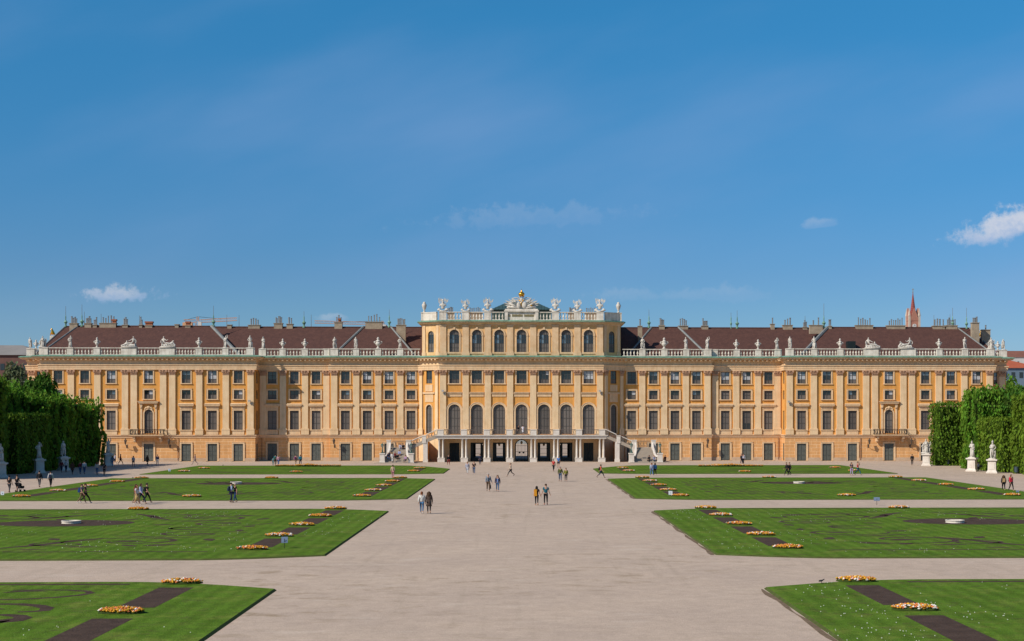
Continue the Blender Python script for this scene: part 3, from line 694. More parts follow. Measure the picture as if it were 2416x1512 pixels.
# string course and pale panels between the pilasters
pn = MB()
for a, b in zip(CP, CP[1:]):
    x0, x1 = a+.72, b-.72; pn.box(x0, x1, -.10, .03, 11.55, 12.05); pn.box(x0-.06, x1+.06, -.20, .03, 12.05, 12.25); pn.box(x0-.06, x1+.06, -.30, .03, 12.25, 12.36)
pn.build('string_course', CREAM2, PAL)
NARW = grid_window(1.3, 5.0, 10.1, 2, 4, lambda i, j: 0, arch=True); NARU = grid_window(1.3, 13.92, 16.2, 2, 3, up_cells('mix'))
S_NAR = MB()
for s in (-1, 1): x0, x1 = sorted((s*.65, s*.85)); S_NAR.box(x0, x1, -.08, .06, 5.0, 9.45)
S_NAR.ring(0, 9.45, .65, .85, -.09, .06, 12); S_NAR = S_NAR.mesh('surround', CREAM2)
HALF = pilaster_mesh(.62); 
for s in (-1, 1):
    Tc = fr(s*(14.57+3.95/2), 1.3, s*CANT)
    window('arched_window', Tc, 0, NARW, S_NAR); window('upper_window', Tc, 0, NARU, None)
    for u in (-1.75, 1.75): o = put('pilaster', HALF, PAL); o.matrix_local = Tc @ Matrix.Translation((u, 0, 0)); put('capital', CAPITAL, o, sc=(.6, 1, 1))
    pn = MB(); pn.T = Tc; pn.box(-.9, .9, -.07, .03, 10.6, 12.05); pn.box(-1.3, 1.3, -.22, .03, 12.05, 12.35); pn.box(-.8, .8, -.09, .03, 12.5, 13.7); pn.build('string_course', CREAM2, PAL)
# attic storey
mb = MB()
cut_wall(mb, TC, -14.57, 14.57, ZT-.3, 24.9, [(u, 1.76, 19.5, 23.5, 1) for u in CW], 0)
AC = math.atan2(2.2, 3.3); AL = math.hypot(3.3, 2.2)
for s in (-1, 1):
    Ta = fr(s*(14.57+1.65), 1.1, s*AC); cut_wall(mb, Ta, -AL/2, AL/2, ZT-.3, 24.9, [(0, 1.3, 19.5, 23.3, 1)], 0)
    mb.poly([(s*17.87, 2.2, 18), (s*17.87, 22, 18), (s*17.87, 22, 24.9), (s*17.87, 2.2, 24.9)], 0)
mb.poly([(-17.87, 22, 18), (17.87, 22, 18), (17.87, 22, 24.9), (-17.87, 22, 24.9)], 0)
mb.poly([(-17.87, 22, 24.8), (17.87, 22, 24.8), (17.87, 2.2, 24.8), (14.57, 0, 24.8), (-14.57, 0, 24.8), (-17.87, 2.2, 24.8)], 0)
mb.build('wall', [ATTIC], PAL)
ATN = grid_window(1.3, 19.5, 23.3, 2, 4, att_cells, arch=True)
for u in CW: window('attic_window', TC, u, ATW, S_ATW)
for s in (-1, 1): window('attic_window', fr(s*(14.57+1.65), 1.1, s*AC), 0, ATN, None)
m = MB(); m.box(-.72, .72, -.26, .02, 18.9, 19.35); m.box(-.64, .64, -.22, .02, 19.35, 19.6); m.box(-.56, .56, -.18, .02, 19.6, 24.1); m.box(-.64, .64, -.24, .02, 24.1, 24.34)
AP = m.mesh('attic_pilaster', CREAM2)
for u in CP: put('attic_pilaster', AP, PAL, (u, 0, 0))
m = MB(); m.box(-.42, .42, -.16, .02, 18.9, 19.5); m.box(-.3, .3, -.12, .02, 19.5, 24.3); APN = m.mesh('attic_pilaster', CREAM2)
for s in (-1, 1):
    for u in (-1.5, 1.5): o = put('attic_pilaster', APN, PAL); o.matrix_local = fr(s*(14.57+1.65), 1.1, s*AC) @ Matrix.Translation((u, 0, 0))

# ---- entablature, cornice and bands carried round every break of the plan
half = [(14.57, 0), (18.52, Y2), (34.4, Y2), (34.4, Y1), (47.3, Y1), (47.3, 0), (85.1, 0), (85.1, 4), (88.7, 4), (88.7, 24)]
PLAN = [(-x, y) for x, y in half[::-1]]+half
mb = MB(); sweep(mb, PLAN, [(0, 16.30), (.26, 16.30), (.26, 16.62), (.30, 16.64), (.30, 16.98), (.42, 17.08), (.42, 17.22), (.10, 17.26)]); mb.build('architrave', SURR, PAL)
mb = MB(); sweep(mb, PLAN, [(.10, 17.26), (.10, 17.80)]); mb.build('frieze', CREAM, PAL)
mb = MB(); sweep(mb, PLAN, [(.10, 17.80), (.22, 17.84), (.26, 17.98), (.26, 18.26), (1.02, 18.30), (1.02, 18.42), (1.14, 18.50), (1.14, 18.56)], 0)
def modillions(mb, path, sp, d0, d1, z0, z1, w):
    for a, b in zip(path, path[1:]):
        a, b = Vector(a), Vector(b); t = b-a; L = t.length; t.normalize()
        if L < 1.2: continue
        n = int(L/sp); ang = math.atan2(t.y, t.x)
        for k in range(n):
            p = a+t*((k+.5)*L/n); mb.T = Matrix.Translation((p.x, p.y, 0)) @ Matrix.Rotation(ang, 4, 'Z'); mb.box(-w/2, w/2, -d1, -d0, z0, z1)
    mb.T = None
modillions(mb, PLAN[1:-1], .78, .24, .92, 18.02, 18.27, .30); mb.build('cornice', SURR, PAL)
mb = MB(); sweep(mb, PLAN, [(1.10, 18.56), (1.24, 18.56), (1.26, 18.70), (.9, 18.82), (0, 18.92), (-.8, 18.95)]); mb.build('gutter', COPPER, PAL)
mb = MB(); half_b = half; 
for a, b in ((0, 1), (8, 9)): pass
sweep(mb, PLAN, [(0, 4.22), (.10, 4.22), (.10, 4.46), (.20, 4.52), (.26, 4.60), (.26, 4.72), (0, 4.76)]); mb.build('band_course', BAND, PAL)
ahalf = [(14.57, 0), (17.87, 2.2), (17.87, 22)]; APLAN = [(-x, y) for x, y in ahalf[::-1]]+ahalf
mb = MB(); sweep(mb, APLAN, [(0, 24.28), (.14, 24.30), (.14, 24.5), (.3, 24.6), (.62, 24.68), (.62, 24.82), (.72, 24.9)]); mb.build('attic_cornice', CREAM2, PAL)
mb = MB(); sweep(mb, APLAN, [(.70, 24.9), (.86, 24.9), (.86, 25.04), (.5, 25.16), (-.7, 25.2)]); mb.build('gutter', COPPER, PAL)

# ---- balustrades: one part per run, with its piers
BPROF = [(.12, 0), (.12, .08), (.045, .13), (.13, .26), (.155, .38), (.10, .52), (.05, .66), (.05, .74), (.11, .78), (.11, .85)]
def pier(T, u, w, z0, h, name='balustrade_pier', d=.30):
    m = MB(); m.T = T; a = w/2
    m.box(u-a, u+a, -.32-d, .28-d, z0, z0+h-.16); m.box(u-a-.05, u+a+.05, -.38-d, .34-d, z0+h-.16, z0+h); m.box(u-a-.03, u+a+.03, -.36-d, .32-d, z0-.02, z0+.2)
    return m.build(name, STONE, PAL)
def run(T, u0, u1, z0, h, d=.30, sp=.50):
    m = MB(); m.T = T
    m.box(u0, u1, -.26-d, .18-d, z0, z0+.11); m.box(u0, u1, -.28-d, .2-d, z0+h-.16, z0+h-.03)
    n = max(1, int((u1-u0-.1)/sp)); hb = h-.27
    for k in range(n):
        u = u0+(k+.5)*(u1-u0)/n; m.lathe((u, -.04-d, z0+.11), [(r*1.0, z*hb/.85) for r, z in BPROF], 6)
    m.build('balustrade', STONE, PAL)
def solid(T, u0, u1, z0, h, d=.30):
    m = MB(); m.T = T; m.box(u0, u1, -.22-d, .14-d, z0, z0+h-.19); m.box(u0-.0, u1, -.28-d, .2-d, z0+h-.2, z0+h-.02); m.build('parapet', STONE, PAL)
ZB, HB = 18.9, 1.32
PERCH = []     # (T, u, name-of-wing)
def balustrade(T, piers, ends, w=1.5, sgn=1):
    pts = sorted(piers)
    ws = {u: (piers[u] if isinstance(piers, dict) else w) for u in pts}
    for u in pts: pier(T, u, ws[u], ZB, HB)
    lo, hi = min(ends), max(ends); edges = [lo]
    for u in pts: edges += [u-ws[u]/2, u+ws[u]/2]
    edges.append(hi)
    for a, b in zip(edges[::2], edges[1::2]):
        if b-a > 1.0: run(T, a, b, ZB, HB)
        elif b-a > .1: solid(T, a, b, ZB, HB)
for s in (-1, 1):
    balustrade(fr(0, 0, 0), {s*48.15: 1.2, s*52.46: 1.05, s*57.15: 1.1, s*62.7: 2.7, s*69.42: 2.7, s*75.05: 1.1, s*79.7: 1.1, s*84.3: 1.4}, (s*47.3, s*85.15))
    balustrade(fr(0, Y1, 0), {s*35.05: 1.0, s*38.98: 1.1, s*42.93: 1.1, s*46.45: 1.1}, (s*34.4, s*47.2))
    balustrade(fr(0, Y2, 0), {s*21.8: 1.1, s*25.77: 1.1, s*29.72: 1.1, s*33.6: 1.4}, (s*18.2, s*34.4))
    balustrade(fr(0, 4.0, 0), {s*88.0: 1.4}, (s*85.15, s*88.7))
ZB, HB = 25.18, 1.5
balustrade(fr(0, 0, 0), {u: (1.3 if abs(u) > 3 else 1.0) for u in CP if abs(u) > 3}, (-14.5, -3.0)) if False else None
for s in (-1, 1):
    ps = [s*6.03, s*9.97, s*14.0]
    for u in ps: pier(fr(0, 0, 0), u, 1.25, ZB, HB)
    for a, b in ((3.1, 5.4), (6.66, 9.34), (10.6, 13.37)): run(fr(0, 0, 0), *sorted((s*a, s*b)), ZB, HB)
    Ta = fr(s*(14.57+1.65), 1.1, s*AC); solid(Ta, -1.8, 1.6, ZB, HB); 
    pier(fr(s*17.4, 2.0, 0), 0, 1.2, ZB, HB)
    m = MB(); m.T = fr(s*17.6, 0, 0); m.box(-.2, .2, 2.5, 21.8, ZB, ZB+HB-.2); m.build('parapet', STONE, PAL)
# inscription panel and plinth under the crest
m = MB(); m.box(-3.0, -2.45, -.62, .1, ZB, ZB+1.5); m.box(2.45, 3.0, -.62, .1, ZB, ZB+1.5); m.box(-2.45, 2.45, -.40, .1, ZB, ZB+1.5); m.box(-3.1, 3.1, -.7, .2, ZB+1.5, ZB+1.75); m.box(-2.95, 2.95, -.55, .1, ZB+1.75, ZB+2.0)
CP_ = m.build('crest_plinth', STONE, PAL)
rr = random.Random(3); m = MB(); x = -2.3
while x < 2.3:
    w = .08+.10*rr.random(); m.box(x, x+w, -.44, -.40, ZB+.62, ZB+.98+.06*rr.random()); x += w+.05+(.25 if rr.random() < .15 else 0)
m.build('inscription', mat('gilt_lettering', (.24, .19, .08), None, 5, .5), CP_)

# ---- roofs
RP = MB(); ZE = 18.95
def hip(mb, x0, x1, y0, y1, zt, rx0, rx1, yr, ze=ZE):
    a, b, c, d = (x0, y0, ze), (x1, y0, ze), (x1, y1, ze), (x0, y1, ze); e, f = (rx0, yr, zt), (rx1, yr, zt)
    for q in ([a, b, f, e], [c, d, e, f], [d, a, e], [b, c, f]): mb.poly(q)
def ridge_strip(mb, p, q, w=.32):
    p, q = Vector(p), Vector(q); t = (q-p).normalized(); mb.tube(p+Vector((0, 0, .03)), q+Vector((0, 0, .03)), w*.5, n=6)
roofs = {}
for s in (-1, 1):
    L = lambda a, b: (min(s*a, s*b), max(s*a, s*b))
    def H(x0, x1, y0, y1, zt, rx0, rx1, yr):
        m = MB(); xa, xb = (x0, x1) if s > 0 else (-x1, -x0); ra, rb = (rx0, rx1) if s > 0 else (-rx1, -rx0); hip(m, xa, xb, y0, y1, zt, ra, rb, yr); return m.build('roof', ROOF, PAL)
    roofs[s, 'pav'] = H(50.4, 86.0, 1.5, 18.5, 24.65, 57.2, 81.6, 10)
    roofs[s, 'end'] = H(70, 88.4, 6.0, 21, 24.75, 74, 84.9, 13)
    roofs[s, 'mid'] = H(19.2, 34.0, 3.7, 16, 24.6, 24.2, 29.2, 9.8)
    m = MB(); xa, xb = L(12, 62)
    m.poly([(xa, 5.0, ZE), (xb, 5.0, ZE), (xb, 13.5, 24.75), (xa, 13.5, 24.75)]); m.poly([(xb, 22.5, ZE), (xa, 22.5, ZE), (xa, 13.5, 24.75), (xb, 13.5, 24.75)]); roofs[s, 'main'] = m.build('roof', ROOF, PAL)
    for rk, p, q, w in (('pav', (50.4, 1.5, ZE), (57.2, 10, 24.65), .62), ('mid', (34.0, 3.7, ZE), (29.2, 9.8, 24.6), .46), ('mid', (19.2, 3.7, ZE), (24.2, 9.8, 24.6), .36), ('pav', (86.0, 1.5, ZE), (81.6, 10, 24.65), .3), ('end', (88.4, 6.0, ZE), (84.9, 13, 24.75), .3)):
        m = MB(); ridge_strip(m, (s*p[0], p[1], p[2]), (s*q[0], q[1], q[2]), w); m.build('roof_flashing', LEADST, roofs[s, rk])
    for rk, p, q in (('pav', (57.2, 10, 24.65), (81.6, 10, 24.65)), ('mid', (24.2, 9.8, 24.6), (29.2, 9.8, 24.6)), ('main', (12, 13.5, 24.75), (62, 13.5, 24.75)), ('end', (74, 13, 24.75), (84.9, 13, 24.75))):
        m = MB(); ridge_strip(m, (s*p[0], p[1], p[2]), (s*q[0], q[1], q[2]), .26); m.build('ridge_tiles', ROOF, roofs[s, rk])
    # roof deck behind the balustrade
    m = MB(); m.poly([(s*18.2, Y2, 18.9), (s*88.7, Y2+1.4, 18.9), (s*88.7, 24, 18.9), (s*18.2, 24, 18.9)][::s]); m.poly([(s*47.4, .1, 18.905), (s*85, .1, 18.905), (s*85, 4, 18.905), (s*47.4, 4, 18.905)][::s]); m.build('roof_deck', LEADST, PAL)
m = MB(); hip(m, -5.7, 5.7, 6.5, 16, 29.4, -2.6, 2.6, 11.5, 27.6); m.box(-5.5, 5.5, 6.8, 15.8, 24.8, 27.6)
for k in range(-9, 10):
    x = k*.6; t = max(0, min(1, (5.7-abs(x))/3.1)); m.tube((x, 6.5, 27.62), (x, 6.5+5*t, 27.62+1.8*t), .045, n=4)
GR = m.build('roof', DKCOPPER, PAL)
m = MB(); m.box(-13.5, 13.5, 8.5, 9.2, 24.8, 27.4); m.box(-11.9, -8.6, 8.3, 8.5, 27.0, 27.75); m.build('parapet', CHIM, PAL) if False else None

# ---- chimneys, finials, rods on the ridges
def chimney(root, x, y, z, w, h, flues, cap=None, dep=.9):
    m = MB(); m.box(x-w/2, x+w/2, y-dep/2, y+dep/2, z-1.2, z+h); m.box(x-w/2-.1, x+w/2+.1, y-dep/2-.1, y+dep/2+.1, z+h, z+h+.12)
    c = m.build('chimney', CHIM, root); f = MB()
    for (fx, fh, fr_, k) in flues:
        if k == 'brick': f.box(x+fx-.3, x+fx+.3, y-.3, y+.3, z+h+.12, z+h+fh)
        else: f.tube((x+fx, y, z+h+.1), (x+fx, y, z+h+fh), fr_, n=7); f.tube((x+fx, y, z+h+fh), (x+fx, y, z+h+fh+.08), fr_*1.35, n=7)
    if flues: f.build('flue', BRICK if flues[0][3] == 'brick' else FLUE, c)
    if cap:
        m = MB(); cx = x+cap[0]; m.box(cx-cap[1]/2, cx+cap[1]/2, y-.4, y+.4, z+h+.5, z+h+.8); m.box(cx-cap[1]/2+.1, cx+cap[1]/2-.1, y-.3, y+.3, z+h+.12, z+h+.5); m.build('chimney_cap', BRICK, c)
rr = random.Random(21)
def cl(n, w, h=(.9, 1.5)): return [(-w/2+w*(k+.5)/n+.05*rr.random(), h[0]+(h[1]-h[0])*rr.random(), (.11+.05*rr.random())*(1 if n < 5 else .8), 'z') for k in range(n)]
def rx(u, Y=10): return XU(u, Y)
for root, u, w, h, n, cap in (
    ((-1, 'pav'), 174.8, 2.4, .5, 4, None), ((-1, 'pav'), 208.9, 2.0, .5, 4, None), ((-1, 'pav'), 225, 1.2, .15, 3, None), ((-1, 'pav'), 255.3, 5.0, .55, 5, (1.9, 1.4)), ((-1, 'pav'), 296.3, 1.6, .15, 3, None),
    ((-1, 'pav'), 333, .9, .2, 2, None), ((-1, 'pav'), 352, 2.2, .1, 0, (0, 2.4)), ((-1, 'pav'), 444, 1.6, .1, 0, (0, 1.5)), ((-1, 'pav'), 418, 1.1, .3, 0, None), ((-1, 'main'), 542, 1.3, .4, 0, None), ((-1, 'main'), 600, 3.6, .35, 4, None), ((-1, 'main'), 656.8, 2.6, .75, 5, None), ((-1, 'main'), 684, 1.9, .6, 2, None),
    ((-1, 'main'), 798.5, 2.4, 1.0, 3, (.3, .9)), ((-1, 'mid'), 882, 5.2, .95, 5, None),
    ((1, 'mid'), 1560.6, 1.7, .3, 3, None), ((1, 'main'), 1611, 3.0, .35, 4, None), ((1, 'main'), 1662, 2.1, .35, 4, None), ((1, 'main'), 1821.6, 1.2, .8, 1, None), ((1, 'main'), 1857, 3.0, .55, 3, None), ((1, 'main'), 1898, 1.4, .1, 3, None), ((1, 'pav'), 1924, 4.0, .4, 2, None), ((1, 'pav'), 1957, .9, .2, 2, None),
    ((1, 'pav'), 2037.5, 5.4, .4, 6, None), ((1, 'pav'), 2112, 5.8, .35, 7, None), ((1, 'pav'), 2210, 3.0, .3, 3, None), ((1, 'pav'), 2224, .8, .2, 1, None), ((1, 'pav'), 2243, 3.6, .4, 6, None)):
    Y = {'pav': 10, 'mid': 9.8, 'main': 13.5}[root[1]]; x = rx(u, Y); z = {'pav': 24.65, 'mid': 24.6, 'main': 24.75}[root[1]]
    chimney(roofs[root], x, Y, z, w*.6, h*.85, cl(n, w*.48), (cap[0]*.6, cap[1]*.62) if cap else None)
c = (-1, 'mid'); chimney(roofs[c], rx(946, 9), 9.0, 22.2, 1.7, 2.6, cl(6, 1.5, (1.0, 1.3)))
c = (1, 'mid'); chimney(roofs[c], rx(1509.4, 9), 9.0, 22.4, .75, 2.3, cl(1, .3, (1.2, 1.4)))
c = (1, 'end'); chimney(roofs[c], rx(2285.5, 12), 8.6, 22.0, 1.35, 3.4, cl(3, 1.0, (.9, 1.2)))
c = (1, 'end'); chimney(roofs[c], rx(2312.5, 13), 10.2, 21.5, 1.6, 2.7, cl(1, .3, (.9, 1.0)))
for s in (-1, 1):
    for x, w, n in ((8.7, 2.6, 6), (13.2, 1.2, 3)) if s < 0 else ((9.5, 1.6, 4), (12.9, 2.2, 5)):
        chimney(GR, s*x, 11, 26.3, w, .9, cl(n, w*.85, (.9, 1.15)))
def finial(root, x, y, z, rod, big=1.0, bulb=True):
    m = MB()
    if bulb: m.lathe((x, y, z-.1), [(.28*big, 0), (.28*big, .25), (.12*big, .4), (.2*big, .7), (.36*big, .95), (.2*big, 1.15), (.08, 1.35), (.1, 1.9), (.04, 2.3)], 8)
    m.tube((x, y, z), (x, y, z+rod), .06, .03, n=5, m=1); m.build('finial', [COPPER, LEADST], root)
for root, u, vtop, b in (((-1, 'end'), 155, 722, 1), ((-1, 'pav'), 193.3, 718, 1.1), ((-1, 'pav'), 199, 735, 0), ((-1, 'pav'), 238.5, 740, 0), ((-1, 'pav'), 329, 744, 0), ((-1, 'pav'), 503.5, 721, 1.1), ((-1, 'main'), 534.9, 742, 0), ((-1, 'main'), 563.7, 743, 0), ((-1, 'main'), 717, 734, 1.1), ((-1, 'main'), 734, 742, 0), ((-1, 'mid'), 918, 730, 1.0),
    ((1, 'mid'), 1530.5, 730, 1), ((1, 'main'), 1724, 737, .6), ((1, 'main'), 1738.5, 732, 1.1), ((1, 'main'), 1898.6, 745, 0), ((1, 'pav'), 1943, 716, 1.1), ((1, 'pav'), 2246.5, 726, 1), ((1, 'end'), 2279.5, 726, .9), ((1, 'pav'), 2202.5, 743, 0), ((1, 'pav'), 2240.5, 741, 0)):
    Y = {'pav': 10, 'mid': 9.8, 'main': 13.5, 'end': 13}[root[1]]; x = rx(u, Y); z = {'pav': 24.65, 'mid': 24.6, 'main': 24.75, 'end': 24.75}[root[1]]
    finial(roofs[root], x, Y, z, ZV(vtop, Y, x)-z, b, b > 0)
m = MB(); x = rx(2008, 3); m.box(x-.75, x+.75, 2.9, 4.3, 20.4, 21.7); m.build('roof_hatch', DARKDOOR, roofs[1, 'pav'])

# ---- balconies, wall lanterns, downpipes, floodlights
def railing(m, pts, z0, h, n, scroll=True, r=.03):
    pts = [Vector(p) for p in pts]
    for a, b in zip(pts, pts[1:]):
        for zz, q in ((z0+.06, .03), (z0+h, .045)): m.tube((a.x, a.y, a.z+zz), (b.x, b.y, b.z+zz), q, n=4)
        k = max(2, int((b-a).length*n))
        for i in range(k+1):
            p = a.lerp(b, i/k); m.tube((p.x, p.y, p.z+z0), (p.x, p.y, p.z+z0+h), r*.8, n=4)
            if scroll and i < k:
                q = a.lerp(b, (i+.5)/k); d = (b-a)/k*.42; prev = None
                for j in range(9):
                    t = j/8*2*math.pi; c = q+d*math.cos(t); c = Vector((c.x, c.y, c.z+z0+h*.5+h*.36*math.sin(t)))
                    if prev is not None: m.tube(prev, c, r*.8, n=3)
                    prev = c
for s in (-1, 1):
    m = MB(); x = s*66.08; m.box(x-3.0, x+3.0, -1.5, -.27, 4.62, 4.74); m.box(x-2.9, x+2.9, -1.4, -.27, 4.5, 4.62)
    bal = m.build('balcony', SURR, PAL)
    for k in (-1, 1):
        b = MB(); b.box(x+k*2.3-.2, x+k*2.3+.2, -1.2, -.11, 4.1, 4.5); b.box(x+k*2.3-.17, x+k*2.3+.17, -.75, -.11, 3.6, 4.1); b.tube((x+k*2.3-.2, -1.0, 4.2), (x+k*2.3+.2, -1.0, 4.2), .2, n=8); b.tube((x+k*2.3-.2, -.5, 3.6), (x+k*2.3+.2, -.5, 3.6), .18, n=8); b.build('bracket', SURR, bal)
    g = MB(); railing(g, [(x-2.9, -.2, 4.74), (x-2.9, -1.25, 4.74), (x-1.5, -1.45, 4.74), (x+1.5, -1.45, 4.74), (x+2.9, -1.25, 4.74), (x+2.9, -.2, 4.74)], 0, .98, 2.6, True, .045); g.build('railing', IRON, bal)
def wall_lantern(x, y, z):
    m = MB(); m.tube((x, y, z-.6), (x, y-.35, z-.7), .04, n=5); m.tube((x, y-.35, z-.7), (x, y-.9, z-.15), .04, n=5); m.lathe((x, y-.95, z-.15), [(.06, -.1), (.14, 0), (.24, .55), (.28, .6), (.12, .8), (.05, .95)], 6); m.box(x-.12, x+.12, y-.05, y+.02, z-.9, z-.3)
    m.build('wall_lantern', mat('lantern_bronze', (.10, .07, .05), None, 5, .5) if 'lantern_bronze' not in MATS else MATS['lantern_bronze'], PAL)
for s in (-1, 1):
    for u in (62.3, 69.9): wall_lantern(s*u, 0, 3.3)
    wall_lantern(s*33.6, Y2, 3.3)
PIPE = mat('copper_downpipe', (.20, .09, .06), None, 3, .5)
for s in (-1, 1):
    for u, y in ((60.9, 0), (46.7, Y1)): m = MB(); m.tube((s*u, y-.13, .2), (s*u, y-.13, 4.2), .05, n=6); m.build('downpipe', PIPE, PAL)
FL = mat('floodlight_casing', (.42, .40, .38), None, 3, .5)
for x, y, z in ((-48.2, -.3, 10.6), (47.9, -.3, 10.5), (-14.0, -.3, 12.4), (14.0, -.3, 12.4)):
    m = MB(); m.box(x-.22, x+.18, y-.45, y-.1, z, z+.32); m.tube((x, y-.2, z-.2), (x+.2, y+.1, z-.35), .05); m.box(x+.1, x+.3, y-.02, y+.1, z-.5, z-.2); m.build('floodlight', FL, PAL)

# ---- porch, terrace and garden stairs
m = MB(); m.box(-15.0, 15.0, -5.0, -.13, 4.36, 4.62); m.box(-15.15, 15.15, -5.15, -.13, 4.62, 4.74); m.box(-14.9, 14.9, -4.9, -.13, 4.1, 4.36)
ter = m.build('terrace', PORCH, PAL)
m = MB(); m.lathe((0, 0, 0), [(.24, .74), (.24, .86), (.2, .92), (.19, 1.0), (.185, 2.2), (.15, 3.85), (.2, 3.9), (.2, 3.96), (.25, 4.0), (.25, 4.1)], 12); COLM = m.mesh('column', PORCH, True)
m = MB(); m.box(-.62, .62, -.36, .36, 0, .62); m.box(-.67, .67, -.41, .41, .62, .74); m.box(-.66, .66, -.4, .4, 0, .14) if False else None; CPED = m.mesh('column_pedestal', PORCH)
m = MB(); m.box(-.52, .52, -.16, .16, 4.74, 5.62); m.box(-.58, .58, -.22, .22, 5.62, 5.74); TPED = m.mesh('rail_pedestal', PORCH)
for u in CP:
    o = put('column_pedestal', CPED, ter, (u*1.005, -4.6, 0))
    for k in (-.33, .33): put('column', COLM, ter, (u*1.005+k, -4.6, 0))
    put('rail_pedestal', TPED, ter, (u*1.01, -4.95, 0))
for a, b in zip(CP, CP[1:]):
    m = MB(); railing(m, [(a*1.01+.52, -4.95, 4.74), (b*1.01-.52, -4.95, 4.74)], 0, .96, 2.2, True, .032); m.box(a*1.01+.52, b*1.01-.52, -5.0, -4.9, 5.66, 5.74); m.build('railing', IRONRUST, ter)
m = MB()
for s in (-1, 1):
    x0, x1 = sorted((s*14.25, s*14.55)); m.box(x0, x1, -4.3, -.11, 0, 4.1)
    # a few short flights of ashlar under the terrace
m.build('porch_wall', CREAM, ter)
for u in (-11.98, 11.98):
    mm = MB(); mm.box(u-.875, u-.01, .18, .26, .06, 3.3); mm.box(u+.01, u+.875, .18, .26, .06, 3.3)
    for k in (-.45, .45):
        for z0, z1 in ((.25, 1.0), (1.12, 2.1), (2.22, 3.1)): mm.box(u+k-.3, u+k+.3, .14, .18, z0, z1)
    mm.build('door', DARKDOOR, PAL)
# passage through the middle block
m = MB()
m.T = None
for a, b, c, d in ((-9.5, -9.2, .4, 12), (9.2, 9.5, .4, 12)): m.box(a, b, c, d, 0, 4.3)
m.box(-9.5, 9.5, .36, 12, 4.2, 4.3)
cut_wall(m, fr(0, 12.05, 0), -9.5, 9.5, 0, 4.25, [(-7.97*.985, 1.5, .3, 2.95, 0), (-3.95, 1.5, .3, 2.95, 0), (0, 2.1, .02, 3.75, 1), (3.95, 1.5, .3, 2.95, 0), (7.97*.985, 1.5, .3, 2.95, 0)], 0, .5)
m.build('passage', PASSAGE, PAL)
for (u, w, zb, zt, arch) in GATES:
    mm = MB(); a = w/2; y = .3
    mm.box(u-a, u-a+.16, y-.06, y+.06, zb, zt-.4 if not arch else 2.8); mm.box(u+a-.16, u+a, y-.06, y+.06, zb, zt-.4 if not arch else 2.8)
    if not arch:
        for k in (-1, 1): mm.poly([(u+k*a, y-.02, zt), (u+k*a, y-.02, zt-.6), (u+k*(a-.05), y-.02, zt-.35), (u+k*(a-.35), y-.02, zt-.06), (u+k*(a-.6), y-.02, zt)][::k])
        mm.box(u-a, u+a, y-.06, y+.06, .02, .7); mm.box(u-a, u+a, y-.06, y+.06, zt-.25, zt)
        mm.box(u-a+.16, u-.62, y-.05, y+.05, .7, zt-.25); mm.box(u+.62, u+a-.16, y-.05, y+.05, .7, zt-.25)
    else: mm.ring(u, zt-a, a-.16, a, y-.06, y+.06, 14)
    nb = 7 if arch else 5; wb = (a-.16) if arch else .62
    for k in range(1, nb+1):
        x = u-wb+2*wb*k/(nb+1); top = (zt-a+math.sqrt(max(0, a*a-(x-u)**2))-.1) if arch else zt-.25
        mm.tube((x, y, zb), (x, y, top), .02, n=4)
    for zz in ((.9, 1.7, 2.75) if arch else (1.4, 2.2)): mm.box(u-wb, u+wb, y-.03, y+.03, zz, zz+.05)
    if arch:
        for k in (-1, 1): mm.ell((u+k*.35, y, 1.55), (.22, .04, .16), 8, 4)
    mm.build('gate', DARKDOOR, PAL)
LAMPG = mat('lamp_glass', (.60, .38, .16), None, 4, .3)
for u, z in ((0, 3.55), (-4, 3.2), (4, 3.2)):
    mm = MB(); mm.tube((u, 1.2, z), (u, 1.2, 4.2), .025, n=4); mm.lathe((u, 1.2, z-.5), [(.06, 0), (.16, .1), (.2, .42), (.05, .55)], 6, 1); mm.build('hanging_lantern', [IRON, LAMPG], PAL)

